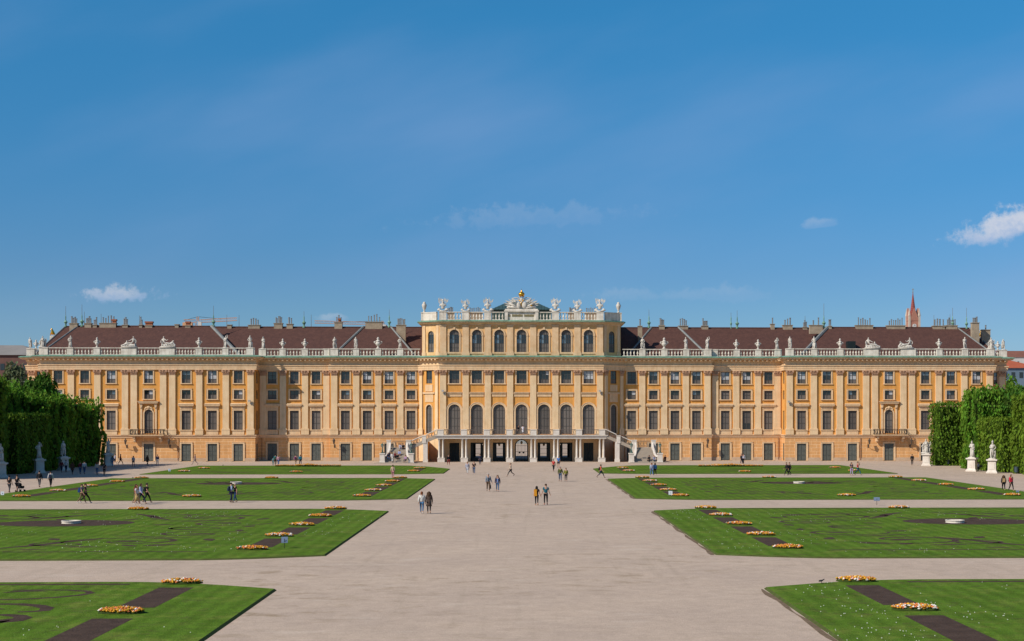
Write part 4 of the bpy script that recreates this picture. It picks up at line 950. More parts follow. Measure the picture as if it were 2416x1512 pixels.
def stairs(s):
    """upper flight along the wall, landing, lower flight towards the garden"""
    st = MB(); xs = lambda a, b: tuple(sorted((s*a, s*b)))
    n = 14; x0, x1, z0, z1 = 15.0, 19.9, 4.74, 2.55
    for k in range(n):
        a = x0+(x1-x0)*k/n; b = x0+(x1-x0)*(k+1)/n; z = z0-(z0-z1)*(k+1)/n; st.box(*xs(a, b), -4.8, -2.2, z-.42, z)
    # stringers
    for y in (-5.0, -2.2):
        P = [(s*x0, y, z0), (s*x1, y, z1+.05), (s*x1, y, z1-.55), (s*x0, y, z0-.6)]; Q = [(p[0], y+.2, p[2]) for p in P]
        st.poly(P); st.poly(Q)
        for i in range(4): j = (i+1) % 4; st.poly([P[i], P[j], Q[j], Q[i]])
    # landing
    st.box(*xs(19.9, 23.5), -5.0, -1.0, 2.2, 2.55); st.box(*xs(20.3, 23.3), -4.6, -1.4, 0, 2.2)
    # lower flight, spreading as it comes down
    m_ = 15
    for k in range(m_):
        y1 = -5.0-.36*k; y0 = y1-.36; z = 2.55-(2.55-.30)*(k+1)/m_; t = k/m_; e = .06+1.05*t*t
        st.box(*xs(20.15-e, 22.75+e), y0, y1, 0, z)
    st.box(*xs(18.6, 24.6), -11.4, -10.4, 0, .15); st.box(*xs(18.1, 25.0), -11.9, -10.2, 0, .08)
    o = st.build('garden_staircase', [STEP], PAL)
    # flank walls: square pillars, curved parapets, lamp pedestals
    for (xa, xb, pa, pb) in ((19.95, 19.05, 19.3, 20.12), (22.9, 23.75, 22.78, 23.5)):
        w = MB(); w.box(*xs(pa, pb), -5.5, -4.7, 0, 3.75); w.box(*xs(pa-.06, pb+.06), -5.56, -4.64, 3.75, 3.9)
        pts = []
        for k in range(9):
            t = k/8; pts.append((s*(xa+(xb-xa)*(t*t)), -5.5-4.6*t, 3.3-2.2*math.sin(min(1, t*1.25)*math.pi/2)))
        for p, q in zip(pts, pts[1:]):
            hw = .16
            def sec(c, lo, hi): return [(c[0]-hw, c[1], lo), (c[0]+hw, c[1], lo), (c[0]+hw, c[1], hi), (c[0]-hw, c[1], hi)]
            A = sec(p, p[2]-.1, p[2]+.1); B = sec(q, q[2]-.1, q[2]+.1)
            for i in range(4): j = (i+1) % 4; w.poly([A[i], A[j], B[j], B[i]])
            A = sec(p, 0, max(.3, p[2]-1.0)); B = sec(q, 0, max(.3, q[2]-1.0))
            for i in range(4): j = (i+1) % 4; w.poly([A[i], A[j], B[j], B[i]])
            w.tube((p[0], p[1], max(.3, p[2]-1.0)), (p[0], p[1], p[2]), .04, n=4, m=1); c = Vector(p).lerp(Vector(q), .5); w.tube((c.x, c.y, max(.3, c.z-1.0)), (c.x, c.y, c.z), .04, n=4, m=1)
        w.build('parapet', [PORCH, IRON], o)
    for xc in (18.85, 23.75):
        p = MB(); p.box(s*xc-.5, s*xc+.5, -10.9, -9.9, 0, .4, t=(.9, .9)); p.box(s*xc-.42, s*xc+.42, -10.82, -9.98, .4, 1.55); p.box(s*xc-.5, s*xc+.5, -10.9, -9.9, 1.55, 1.72); p.build('lamp_pedestal', PORCH, o)
    # landing rail and flight rail
    g = MB(); railing(g, [(s*20.15, -5.0, 2.55), (s*22.75, -5.0, 2.55)], .35, .8, 3, True, .03)
    g2 = MB(); railing(g2, [(s*22.9, -1.1, 2.55), (s*20.0, -1.1, 2.55)], .1, .95, 2, True, .03); g2.build('railing', IRONRUST, o)
    gl = MB(); a, b = s*14.7, s*19.3
    railing(gl, [(a, -4.95, 4.80), ((a+b)/2-s*.3, -4.95, 3.86)], 0, .92, 2, True, .032); railing(gl, [((a+b)/2+s*.3, -4.95, 3.6), (b, -4.95, 2.75)], 0, .92, 2, True, .032); gl.build('railing', IRONRUST, o)
    q = MB(); xm = (a+b)/2; q.box(xm-.33, xm+.33, -5.1, -4.8, 3.3, 4.55); q.box(xm-.38, xm+.38, -5.15, -4.75, 4.55, 4.68)
    q.box(s*16.8-.38, s*16.8+.38, -5.02, -4.2, 0, 3.55); q.box(s*16.8-.44, s*16.8+.44, -5.08, -4.14, 0, .5); q.build('stair_pier', PORCH, o); q = MB(); q.box(s*16.8-.25, s*16.8+.25, -4.2, 1.3, 0, 3.5); q.build('stair_wall', ORANGE, o)
    # handrail mouldings
    q = MB()
    for (p, r) in (((a, -4.95, 5.76), (xm-s*.33, -4.95, 4.82)), ((xm+s*.33, -4.95, 4.56), (b, -4.95, 3.72))): q.tube(p, r, .08, n=6)
    q.build('handrail', PORCH, o)
    return o
stairs(-1); stairs(1)

# ------------------------------------------------------------------ figures: skinned skeletons, baked to plain meshes
TMP = bpy.data.scenes.new('bake')
def skin(joints, edges, sub=1, name='skin', root=0):
    """joints [(x, y, z, rx, ry)] -> one continuous tapering surface"""
    me = bpy.data.meshes.new(name); me.from_pydata([j[:3] for j in joints], edges, [])
    ob = bpy.data.objects.new(name, me); TMP.collection.objects.link(ob)
    md = ob.modifiers.new('s', 'SKIN'); md.use_smooth_shade = True
    if not me.skin_vertices: me.attributes  # created by the modifier
    sv = me.skin_vertices[0].data
    for i, j in enumerate(joints): sv[i].radius = (j[3], j[4] if len(j) > 4 else j[3]); sv[i].use_root = (i == root)
    if sub: m2 = ob.modifiers.new('u', 'SUBSURF'); m2.levels = sub; m2.render_levels = sub
    vl = TMP.view_layers[0]; vl.update(); dg = vl.depsgraph; dg.update()
    out = bpy.data.meshes.new_from_object(ob.evaluated_get(dg), depsgraph=dg)
    bpy.data.objects.remove(ob); bpy.data.meshes.remove(me)
    return out
def take(mb, me, m=0, T=None):
    b = len(mb.v); T0 = T or Matrix.Identity(4)
    for v in me.vertices: mb.P(T0 @ v.co)
    for p in me.polygons: mb.face([b+i for i in p.vertices], m)

def skeleton(stride=.0, arms=('down', 'down'), sit=False, lean=0.0, h=1.0):
    """joint positions of a 1.72 m figure, facing -y"""
    J = {}
    zh = .92 if not sit else .50
    J['pelvis'] = (0, 0, zh); J['waist'] = (0, -.01-lean*.3, zh+.16); J['chest'] = (0, -.01-lean, zh+.38); J['neck'] = (0, .0-lean*1.3, zh+.55)
    J['head0'] = (0, -.015-lean*1.4, zh+.62); J['head1'] = (0, -.02-lean*1.5, zh+.71); J['head2'] = (0, -.01-lean*1.5, zh+.785)
    for s, k in ((1, 'L'), (-1, 'R')):
        f = stride*(1 if s > 0 else -1)
        J['hip'+k] = (s*.095, 0, zh-.05)
        if sit:
            J['knee'+k] = (s*.13, -.42, .52); J['ankle'+k] = (s*.12, -.44-.06*s, .10); J['toe'+k] = (s*.13, -.60-.06*s, .05)
        else:
            J['knee'+k] = (s*.10, -.03-.22*f-.05*abs(f), .50+.01*abs(f)); J['ankle'+k] = (s*.10, -.46*f+(.0 if f >= 0 else .05), .09+(.0 if f >= 0 else .10*abs(f)*1.6)); J['toe'+k] = (s*.115, J['ankle'+k][1]-.15, .045 if f >= 0 else .04+.02*abs(f))
        sh = (s*.185, .0-lean*1.15, zh+.49); J['sh'+k] = sh; a = arms[0 if s > 0 else 1]
        g = -f
        if a == 'down': el = (s*.235, .03-.12*g-lean, zh+.20); wr = (s*.245, -.05-.26*g-lean, zh-.03)
        elif a == 'bent': el = (s*.25, .04-lean, zh+.21); wr = (s*.12, -.22-lean, zh+.22)
        elif a == 'up': el = (s*.24, -.16-lean, zh+.34); wr = (s*.10, -.20-lean, zh+.62)
        elif a == 'high': el = (s*.30, -.06, zh+.66); wr = (s*.22, -.08, zh+.92)
        elif a == 'out': el = (s*.33, -.04, zh+.22); wr = (s*.47, -.08, zh+.02)
        elif a == 'hold': el = (s*.25, .02, zh+.19); wr = (s*.36, -.05, zh-.06)
        elif a == 'push': el = (s*.23, -.05, zh+.22); wr = (s*.17, -.36, zh+.14)
        elif a == 'hip': el = (s*.36, .06, zh+.22); wr = (s*.20, -.06, zh+.06)
        else: el = (s*.22, -.12, zh+.22); wr = (s*.11, -.36, zh+.08)      # lap
        J['el'+k] = el; J['wr'+k] = wr
        e, w = Vector(el), Vector(wr); J['hand'+k] = tuple(w+(w-e).normalized()*.085)
    return J
BODYR = dict(pelvis=(.145, .105), waist=(.125, .095), chest=(.155, .105), neck=(.062, .06), head0=(.068, .078), head1=(.083, .105), head2=(.062, .075), hip=.085, knee=.058, ankle=.040, toe=.036, sh=.062, el=.043, wr=.028, hand=.038)
def chain(J, names, rad, grow=0.0, k=1.0):
    out = []
    for n in names:
        r = rad[n.rstrip('LR') if n[-1] in 'LR' else n]; r = r if isinstance(r, tuple) else (r, r); out.append((*J[n], r[0]*k+grow, r[1]*k+grow))
    return out
BN = ['pelvis', 'waist', 'chest', 'neck', 'head0', 'head1', 'head2', 'hipL', 'kneeL', 'ankleL', 'toeL', 'hipR', 'kneeR', 'ankleR', 'toeR', 'shL', 'elL', 'wrL', 'handL', 'shR', 'elR', 'wrR', 'handR']
BE = [(0, 1), (1, 2), (2, 3), (3, 4), (4, 5), (5, 6), (0, 7), (7, 8), (8, 9), (9, 10), (0, 11), (11, 12), (12, 13), (13, 14), (2, 15), (15, 16), (16, 17), (17, 18), (2, 19), (19, 20), (20, 21), (21, 22)]
CM = {}
def cmat(c, rough=.85):
    k = tuple(round(x, 3) for x in c)
    if k not in CM: CM[k] = mat('cloth_%d' % len(CM), c, tuple(x*.72 for x in c), 14, rough, .25, 60, spec=.15, world=False)
    return CM[k]
SKIN = mat('skin', (.46, .26, .17), (.40, .21, .14), 8, .6, spec=.3, world=False)
EYE = mat('eye', (.03, .02, .015), None, 8, .3); LIP = mat('lips', (.30, .10, .08), None, 8, .5)
def fingers(mb, J, k, s):
    w = Vector(J['wr'+k]); h = Vector(J['hand'+k]); d = (h-w).normalized(); side = Vector((0, -1, 0)) if abs(d.y) < .8 else Vector((1, 0, 0))
    side = (side-d*side.dot(d)).normalized(); cur = d.cross(side).normalized()*(-s)
    for i, L in enumerate((.066, .075, .070, .055)):
        p = h+d*.018+side*(-.03+.02*i); q = p+d*L*.55+cur*.006; t = q+d*L*.42+cur*.02
        mb.tube(p, q, .0095, .0085, 5, 0); mb.tube(q, t, .0085, .006, 5, 0)
    p = w.lerp(h, .55)+side*-.034; q = p+d*.03+side*-.022; mb.tube(p, q, .011, .0095, 5, 0); mb.tube(q, q+d*.028+cur*.008, .0095, .007, 5, 0)
HAIRC = dict(black=(.018, .014, .012), brown=(.07, .038, .02), red=(.20, .065, .025), grey=(.32, .30, .28), fair=(.28, .17, .07))
BODYCACHE = {}
def person(pos, label, face=0, top=('tee', (.1, .1, .1)), legs=('long', (.03, .03, .035)), hair=('black', 'short'), h=1.72, stride=.5, arms=('down', 'down'), sit=False, extra=(), lean=0.0, shoe=(.05, .05, .05), group='people walking and resting in the palace garden', z=0.0):
    J = skeleton(stride, arms, sit, lean); k = h/1.72
    root = tag(empty('person', (pos[0], pos[1], z), R(face)), label, 'person', group); root.scale = (k, k, k)
    mb = MB(); key = (stride, arms, sit, lean)
    if key not in BODYCACHE: BODYCACHE[key] = skin(chain(J, BN, BODYR, 0, 1.08), BE, 1)
    take(mb, BODYCACHE[key])
    for s, q in ((1, 'L'), (-1, 'R')): fingers(mb, J, q, s)
    hx = Vector(J['head1'])
    mb.ell(hx+Vector((0, -.108, -.015)), (.013, .022, .024), 6, 4)
    for s in (-1, 1): mb.ell(hx+Vector((s*.086, .015, -.01)), (.012, .022, .034), 6, 4); mb.ell(hx+Vector((s*.033, -.092, .012)), (.013, .010, .009), 6, 4, 1)
    mb.ell(hx+Vector((0, -.094, -.058)), (.024, .012, .007), 6, 4, 2)
    mb.build('body', [SKIN, EYE, LIP], root, True)
    kind, c = top[0], top[1]; g = .016 if kind in ('tee', 'shirt', 'dress') else .030
    T = [(*J['pelvis'][:2], J['pelvis'][2]-(.02 if kind != 'coat' else .10), .150+g, .112+g), (*J['waist'], .135+g, .102+g), (*J['chest'], .162+g, .112+g), (J['neck'][0], J['neck'][1]+.005, J['neck'][2]-.035, .078+g*.4, .072+g*.4)]
    E = [(0, 1), (1, 2), (2, 3)]
    for q in 'LR':
        b = len(T); sh, el, wr = Vector(J['sh'+q]), Vector(J['el'+q]), Vector(J['wr'+q])
        T.append((*sh, .068+g*.6, .068+g*.6)); E.append((2, b))
        if kind in ('tee', 'dress'): T.append((*sh.lerp(el, .62), .056+g*.6, .056+g*.6)); E.append((b, b+1))
        elif kind != 'vest': T.append((*el, .050+g*.6, .050+g*.6)); T.append((*el.lerp(wr, .93), .038+g*.6, .038+g*.6)); E += [(b, b+1), (b+1, b+2)]
    mb = MB(); take(mb, skin(T, E, 1))
    if kind in ('coat', 'dress') and not sit:
        z1 = J['pelvis'][2]; lo = {'coat': z1-.32, 'dress': z1-.48}[kind]; mb.lathe((0, 0, 0), [(.235, lo), (.20, (lo+z1)/2), (.175, z1+.05), (.15, z1+.16)], 12, 0, 1, .8)
    mb.build('top' if kind != 'dress' else 'dress', cmat(c), root, True)
    if legs:
        kind, c = legs
        P = [(*J['pelvis'], .150, .116)]; E = []
        for q in 'LR':
            hp, kn, an = Vector(J['hip'+q]), Vector(J['knee'+q]), Vector(J['ankle'+q]); b = len(P)
            P.append((*hp, .102, .102)); E.append((0, b))
            if kind == 'long': P += [(*kn, .072, .072), (*kn.lerp(an, .93), .056, .056)]; E += [(b, b+1), (b+1, b+2)]
            elif kind == 'slim': P += [(*kn, .066, .066), (*kn.lerp(an, .9), .047, .047)]; E += [(b, b+1), (b+1, b+2)]
            else: P += [(*hp.lerp(kn, .8), .092, .092)]; E += [(b, b+1)]
        mb = MB(); take(mb, skin(P, E, 1))
        if kind == 'skirt': z1 = J['pelvis'][2]; mb.lathe((0, 0, 0), [(.26, z1-.52), (.2, z1-.2), (.16, z1+.1)], 12, 0, 1, .8)
        mb.build({'long': 'trousers', 'slim': 'trousers', 'shorts': 'shorts', 'skirt': 'skirt'}[kind], cmat(c), root, True)
    for q in 'LR':
        a, t = Vector(J['ankle'+q]), Vector(J['toe'+q]); mb = MB(); take(mb, skin([(a.x, a.y+.035, a.z-.03, .042, .042), (*(a.lerp(t, .5)-Vector((0, 0, .005))), .05, .042), (*t, .045, .036)], [(0, 1), (1, 2)], 1)); mb.build('shoe', cmat(shoe), root, True)
    hc, hl = hair; mb = MB()
    if hl == 'cap': mb.ell(hx+Vector((0, .015, .055)), (.098, .11, .065), 10, 6)
    else: mb.ell(hx+Vector((0, .028, .030)), (.099, .108, .090), 10, 6)
    if hl in ('long', 'big'):
        w = 1 if hl == 'long' else 1.5; mb.ell(hx+Vector((0, .070, -.13)), (.105*w, .060*w, .21), 10, 6)
        for s in (-1, 1): mb.ell(hx+Vector((s*.085*w, .035, -.09)), (.035*w, .05, .15), 8, 5)
    elif hl == 'bob': mb.ell(hx+Vector((0, .045, -.04)), (.108, .075, .10), 10, 6)
    elif hl == 'bun': mb.ell(hx+Vector((0, .09, .085)), .055, 8, 5)
    if hl != 'bald': mb.build('hair', cmat(HAIRC[hc]), root, True)
    for e in extra:
        mb = MB(); ch = Vector(J['chest'])
        if e[0] == 'backpack':
            mb.box(-.15, .15, ch.y+.13, ch.y+.28, ch.z-.30, ch.z+.10, t=(.85, .8)); mb.box(-.11, .11, ch.y+.28, ch.y+.33, ch.z-.27, ch.z-.08, t=(.9, .8))
            for s in (-1, 1): mb.path([(s*.10, ch.y+.14, ch.z+.09), (s*.115, ch.y+.02, ch.z+.175), (s*.11, ch.y-.15, ch.z+.06), (s*.15, ch.y-.02, ch.z-.22)], .018, 5)
            mb.build('backpack', cmat(e[1]), root)
        elif e[0] == 'shoulder_bag':
            s = e[2]; mb.box(s*.22-.05, s*.22+.05, -.14, .14, ch.z-.44, ch.z-.20, t=(.8, .9)); mb.path([(s*.2, -.12, ch.z-.2), (-s*.07, -.12, ch.z+.12), (-s*.07, .09, ch.z+.14), (s*.2, .12, ch.z-.2)], .012, 5); mb.build('shoulder_bag', cmat(e[1]), root)
        elif e[0] == 'drape':
            s = e[2]; mb.box(s*.10-.13, s*.10+.13, ch.y+.10, ch.y+.16, ch.z-.45, ch.z+.15, t=(.8, .8)); mb.box(s*.2-.06, s*.2+.06, ch.y-.10, ch.y+.12, ch.z-.35, ch.z+.14, t=(.8, .9)); mb.build('draped_jacket', cmat(e[1]), root)
        elif e[0] == 'shirt_front':
            mb.box(-.06, .06, ch.y-.172, ch.y-.13, ch.z-.32, ch.z+.07, t=(.9, 1)); mb.build('shirt_front', cmat(e[1]), root)
    return root

# ------------------------------------------------------------------ stone figures
def statue_mesh(v):
    """draped standing figure, about 2.1 m, facing -y"""
    rr = random.Random(v)
    arms = [('bent', 'down'), ('down', 'bent'), ('up', 'hip'), ('hip', 'bent'), ('high', 'down'), ('bent', 'hip')][v % 6]
    J = skeleton((.18, -.15, .1, -.2, .15, .2)[v % 6], arms); J = {k: (p[0]+(.05*math.sin(p[2]*3.2+v) if p[2] < 1.4 else .05*math.sin(1.4*3.2+v)), p[1], p[2]) for k, p in J.items()}
    Rd = dict(BODYR); Rd['knee'] = .105 if v % 3 else .075; Rd['ankle'] = .095 if v % 3 else .055; Rd['hip'] = .12; Rd['toe'] = .06
    mb = MB(); take(mb, skin(chain(J, BN, Rd, .012, 1.1), BE, 1))
    # folds of cloth: diagonal swag, hanging end, cloak
    s = 1 if v % 2 else -1
    if v % 3:
        for i in range(7):
            a = i/6*2*math.pi; mb.tube((.15*math.cos(a)+J['hipL'][0]*0, .11*math.sin(a), .78+.03*math.sin(3*a)), (.20*math.cos(a)+.02*s, .15*math.sin(a), .06), .06, .075, 5)
        mb.ell((s*.06, -.13, .98), (.17, .06, .09), 8, 5); mb.tube((s*.2, .02, 1.36), (-s*.1, -.14, .98), .06, .07, 6)
    else:
        mb.tube((-.12, .12, 1.38), (s*.16, .17, .2), .10, .16, 7); mb.tube((.13, .10, 1.38), (.18, .14, .25), .09, .10, 7)
        for i in range(6): a = i/6*2*math.pi; mb.tube((.14*math.cos(a), .10*math.sin(a), .95), (.19*math.cos(a), .14*math.sin(a), .62), .05, .055, 5)
    w = Vector(J['wrL']) if s > 0 else Vector(J['wrR'])
    if v % 6 in (2, 4): mb.tube((w.x, w.y-.05, w.z-.35), (w.x+.02, w.y-.06, w.z+.35), .03, .05, 6)
    if v % 6 in (3, 5): mb.tube((s*.3, .12, .04), (s*.26, .08, .85), .13, .10, 7)
    h = Vector(J['head1']); mb.ell(h+Vector((0, .03, .03)), (.105, .115, .10), 8, 6)
    if v % 4 == 1: mb.ell(h+Vector((0, .03, .13)), (.05, .14, .07), 8, 5)
    mb.box(-.30, .30, -.28, .28, -.02, .06)
    return mb.mesh('statue', WHITEST, True)
STAT = [statue_mesh(v) for v in range(6)]
m = MB(); m.lathe((0, 0, 0), [(.24, 0), (.24, .12), (.13, .2), (.10, .34), (.16, .42), (.33, .62), (.40, .86), (.30, 1.0), (.20, 1.08), (.34, 1.16), (.34, 1.22), (.2, 1.32), (.12, 1.42), (.18, 1.52), (.19, 1.62), (.10, 1.76), (.02, 1.86)], 12)
for s in (-1, 1): m.path([(s*.30, 0, 1.12), (s*.52, 0, 1.14), (s*.56, 0, .98), (s*.40, 0, .80)], .055, 6); m.ell((s*.44, 0, 1.06), (.10, .1, .09), 6, 4)
URN = m.mesh('urn', WHITEST, True)
m = MB(); m.lathe((0, 0, 0), [(.26, 0), (.26, .12), (.12, .22), (.14, .34), (.30, .70), (.42, 1.15), (.44, 1.35), (.34, 1.45), (.36, 1.52), (.22, 1.62), (.26, 1.78), (.1, 1.9)], 12); VASE = m.mesh('vase', WHITEST, True)
def group_mesh(v):
    """reclining figure with a companion animal or child, raised back, low tail"""
    m = MB(); s = 1
    J = [(-.45, 0, .62, .20, .16), (-.50, 0, .95, .21, .15), (-.50, -.02, 1.22, .20, .14), (-.48, -.02, 1.42, .07, .07), (-.47, -.05, 1.58, .115, .12), (-.46, -.05, 1.72, .08, .08),
         (.05, -.1, .66, .15, .14), (.50, -.18, .60, .12, .11), (.95, -.2, .40, .09, .08), (1.25, -.22, .26, .07, .06), (.1, .15, .58, .15, .14), (.62, .10, .42, .11, .10), (1.1, .05, .22, .08, .07),
         (-.28, -.1, 1.26, .08, .08), (.0, -.2, 1.05, .065, .06), (.26, -.25, 1.22 if v else .95, .05, .05), (-.72, .02, 1.24, .08, .08), (-.92, -.05, .98, .065, .06), (-.85, -.15, .66, .06, .06)]
    E = [(0, 1), (1, 2), (2, 3), (3, 4), (4, 5), (0, 6), (6, 7), (7, 8), (8, 9), (0, 10), (10, 11), (11, 12), (2, 13), (13, 14), (14, 15), (2, 16), (16, 17), (17, 18)]
    take(m, skin(J, E, 1))
    A = [(.15, .15, .5, .25, .2), (.55, .1, .62, .22, .18), (.85, .05, .82, .14, .13), (.98, -.05, 1.02, .12, .12), (1.12, -.12, .98, .07, .07), (.1, .1, .2, .16, .14), (.8, .05, .3, .14, .13), (1.35, .0, .25, .10, .1)] if v else [(.2, .1, .45, .3, .22), (.7, .1, .5, .25, .2), (1.15, .05, .34, .16, .14), (1.5, 0, .2, .09, .08), (.5, -.05, .85, .13, .12), (.52, -.08, 1.08, .09, .09), (.1, 0, .2, .2, .16), (.9, 0, .2, .2, .16)]
    take(m, skin(A, [(0, 1), (1, 2), (2, 3), (3, 4), (0, 5), (1, 6), (2, 7)] if v else [(0, 1), (1, 2), (2, 3), (1, 4), (4, 5), (0, 6), (1, 7)], 1))
    for i in range(9): a = -.75+i*.24; m.tube((a, -.28+.04*math.sin(i*2), .12), (a+.14, -.15, .52-.02*i), .10, .09, 5)
    m.tube((-.75, .2, .1), (-.62, .15, 1.15), .17, .12, 6)
    m.box(-1.05, 1.35, -.42, .38, -.02, .14, t=(.95, .9)); m.ell((-.2, 0, .3), (.65, .3, .26), 8, 5)
    return m.mesh('statue', WHITEST, True)
GRP = [group_mesh(0), group_mesh(1)]
m = MB(); take(m, STAT[1]); take(m, STAT[4], 0, Matrix.Translation((.34, .2, -.05)) @ Matrix.Rotation(R(-25), 4, 'Z') @ Matrix.Scale(.8, 4)); take(m, STAT[2], 0, Matrix.Translation((-.3, .15, 0)) @ Matrix.Rotation(R(30), 4, 'Z') @ Matrix.Scale(.75, 4)); m.box(-.6, .6, -.35, .5, -.02, .12); PAIR = m.mesh('statue', WHITEST, True)
def blade(m, p, q, w, t=.03, mm=0):
    p, q = Vector(p), Vector(q); d = (q-p).normalized(); side = d.cross(Vector((0, 1, 0))).normalized()*w
    c = p.lerp(q, .45); a = [p, c+side, q, c-side]; y = Vector((0, t, 0))
    m.poly([x-y for x in a], mm); m.poly([x+y for x in a][::-1], mm)
    for i in range(4): j = (i+1) % 4; m.poly([a[i]-y, a[i]+y, a[j]+y, a[j]-y], mm)
def trophy_mesh(v):
    m = MB()
    take(m, skin([(0, 0, .35, .34, .22), (0, 0, .75, .30, .2), (0, -.02, 1.1, .36, .22), (0, 0, 1.34, .13, .12), (0, -.02, 1.55, .17, .17), (0, 0, 1.78, .1, .12), (.42, 0, 1.15, .14, .13), (.55, -.03, .85, .1, .1), (-.42, 0, 1.15, .14, .13), (-.55, -.03, .85, .1, .1)], [(0, 1), (1, 2), (2, 3), (3, 4), (4, 5), (2, 6), (6, 7), (2, 8), (8, 9)], 1))
    m.tube((0, .08, 1.7), (0, .16, 2.1), .07, .12, 6)
    rr = random.Random(v)
    for i, a in enumerate((-40, -32, -22, -12, 12, 22, 32, 40)):
        L = 1.5+.55*rr.random(); p = Vector((.1*math.sin(R(a)), .12, .45)); q = p+Vector((math.sin(R(a))*L*.62, .02, math.cos(R(a))*L)); m.tube(p, q, .035, .03, 5); blade(m, p.lerp(q, .68), q+(q-p).normalized()*.25, .13 if i % 2 else .08)
    for s in (-1, 1): m.lathe((s*.55, -.1, .25), [(.3, -.05), (.3, .05), (.05, .1)], 10, 0, 1, .5); m.ell((s*.62, -.05, .32), (.26, .14, .28), 8, 5); m.tube((s*.2, -.2, .12), (s*.95, -.12, .3), .1, .12, 7)
    m.box(-.55, .55, -.35, .35, -.02, .18)
    return m.mesh('trophy', WHITEST, True)
TRO = [trophy_mesh(1), trophy_mesh(2), trophy_mesh(3)]

SIDE = {-1: 'left', 1: 'right'}
ROOFG = 'stone statues and urns along the roof balustrades'
def perch(name, me, x, y, label, cat, rz=0, sc=1.0, z=20.22, g=ROOFG):
    return tag(put(name, me, None, (x, y, z), rz, sc), label, cat, g)
for s in (-1, 1):
    d = SIDE[s]
    # end pavilion, from the outer corner inwards
    perch('statue', STAT[0], s*88.15, 4.0-.3, 'robed stone statue on the outermost corner pier of the %s end balustrade' % d, 'statue', R(s*10), 1.12)
    perch('urn', URN, s*87.1, 4.0-.3, 'lidded stone urn beside the outermost roof statue at the far %s end' % d, 'urn', 0, .86)
    perch('urn', URN, s*86.1, 4.0-.3, 'lidded stone urn between the corner group and its twin urn at far %s end' % d, 'urn', 0, .86)
    perch('statue', PAIR, s*84.55, -.3, 'cluster of stone figures on the front corner pier of the %s end pavilion' % d, 'statue', R(-s*8), 1.12)
    perch('statue', STAT[2 if s < 0 else 3], s*79.7, -.3, 'single standing stone figure just inside the %s end pavilion\'s corner cluster' % d, 'statue', R(12), 1.18)
    perch('urn', URN, s*75.05, -.3, 'stone urn on the %s pavilion balustrade outside its two reclining groups' % d, 'urn', R(5), .98)
    a = perch('statue', GRP[0 if s < 0 else 1], s*69.2, -.3, 'reclining stone group, the outer of two above the %s pavilion balcony' % d, 'statue', 0, 1.15); a.scale = (1.15*s*(1 if s > 0 else 1)*-1*(-1 if s < 0 else 1), 1.15, 1.15)
    a = perch('statue', GRP[1 if s < 0 else 0], s*62.8, -.3, 'reclining stone group, the inner of two above the %s pavilion balcony' % d, 'statue', 0, 1.15); a.scale = (1.15 if s < 0 else 1.15, 1.15, 1.15)
    perch('urn', URN, s*57.15, -.3, 'stone urn on the %s pavilion balustrade inside its two reclining groups' % d, 'urn', R(-6), .98)
    perch('statue', STAT[4 if s < 0 else 5], s*52.46, -.3, 'standing stone figure in front of the grey roof valley of the %s pavilion' % d, 'statue', R(-8), 1.2)
    perch('statue', STAT[5 if s < 0 else 0], s*48.15, -.3, 'stone figure on the inner corner pier of the %s end pavilion' % d, 'statue', R(-15*s), 1.2)
    perch('statue', STAT[1 if s < 0 else 2], s*46.4, Y1-.3, 'stone figure on the recessed %s wing, nearest the pavilion corner' % d, 'statue', R(14*s), 1.2)
    perch('urn', URN, s*42.93, Y1-.3, 'stone urn on the recessed %s wing, the one nearer the end pavilion' % d, 'urn', 0, .98)
    perch('urn', URN, s*38.98, Y1-.3, 'stone urn on the recessed %s wing, the one nearer the middle block' % d, 'urn', R(9), .98)
    perch('statue', STAT[3 if s < 0 else 4], s*33.6, Y2-.3, 'stone figure on the outer end pier of the %s inner wing balustrade' % d, 'statue', R(-10*s), 1.18)
    perch('statue', STAT[0 if s < 0 else 1], s*29.72, Y2-.3, 'stone figure between the end pier figure and large urn, %s inner wing' % d, 'statue', R(8), 1.18)
    perch('urn', URN, s*25.77, Y2-.3, 'large broad stone urn on the %s inner wing balustrade' % d, 'urn', 0, (1.3, 1.2, 1.12))
    perch('statue', STAT[2 if s < 0 else 3], s*21.8, Y2-.3, 'stone figure on the roof balustrade nearest the middle block, %s side' % d, 'statue', R(-14*s), 1.18)
    # middle block
    perch('vase', VASE, s*17.45, 1.75, 'tall stone vase on the %s corner of the middle block roof' % d, 'vase', 0, 1.0, 26.7, 'stone vases on the middle block')
    for u, n in ((14.0, 'outer'), (9.97, 'middle'), (6.03, 'inner')):
        perch('trophy', TRO[{14.0: 0, 9.97: 1, 6.03: 2}[u]], s*u, -.3, '%s of three stone trophies of arms left of the crest' % n if s < 0 else '%s of three stone trophies of arms right of the crest' % n, 'trophy', R(-6*s), 1.05 if u != 9.97 else .92, 26.7, 'stone trophies of arms on the middle block')

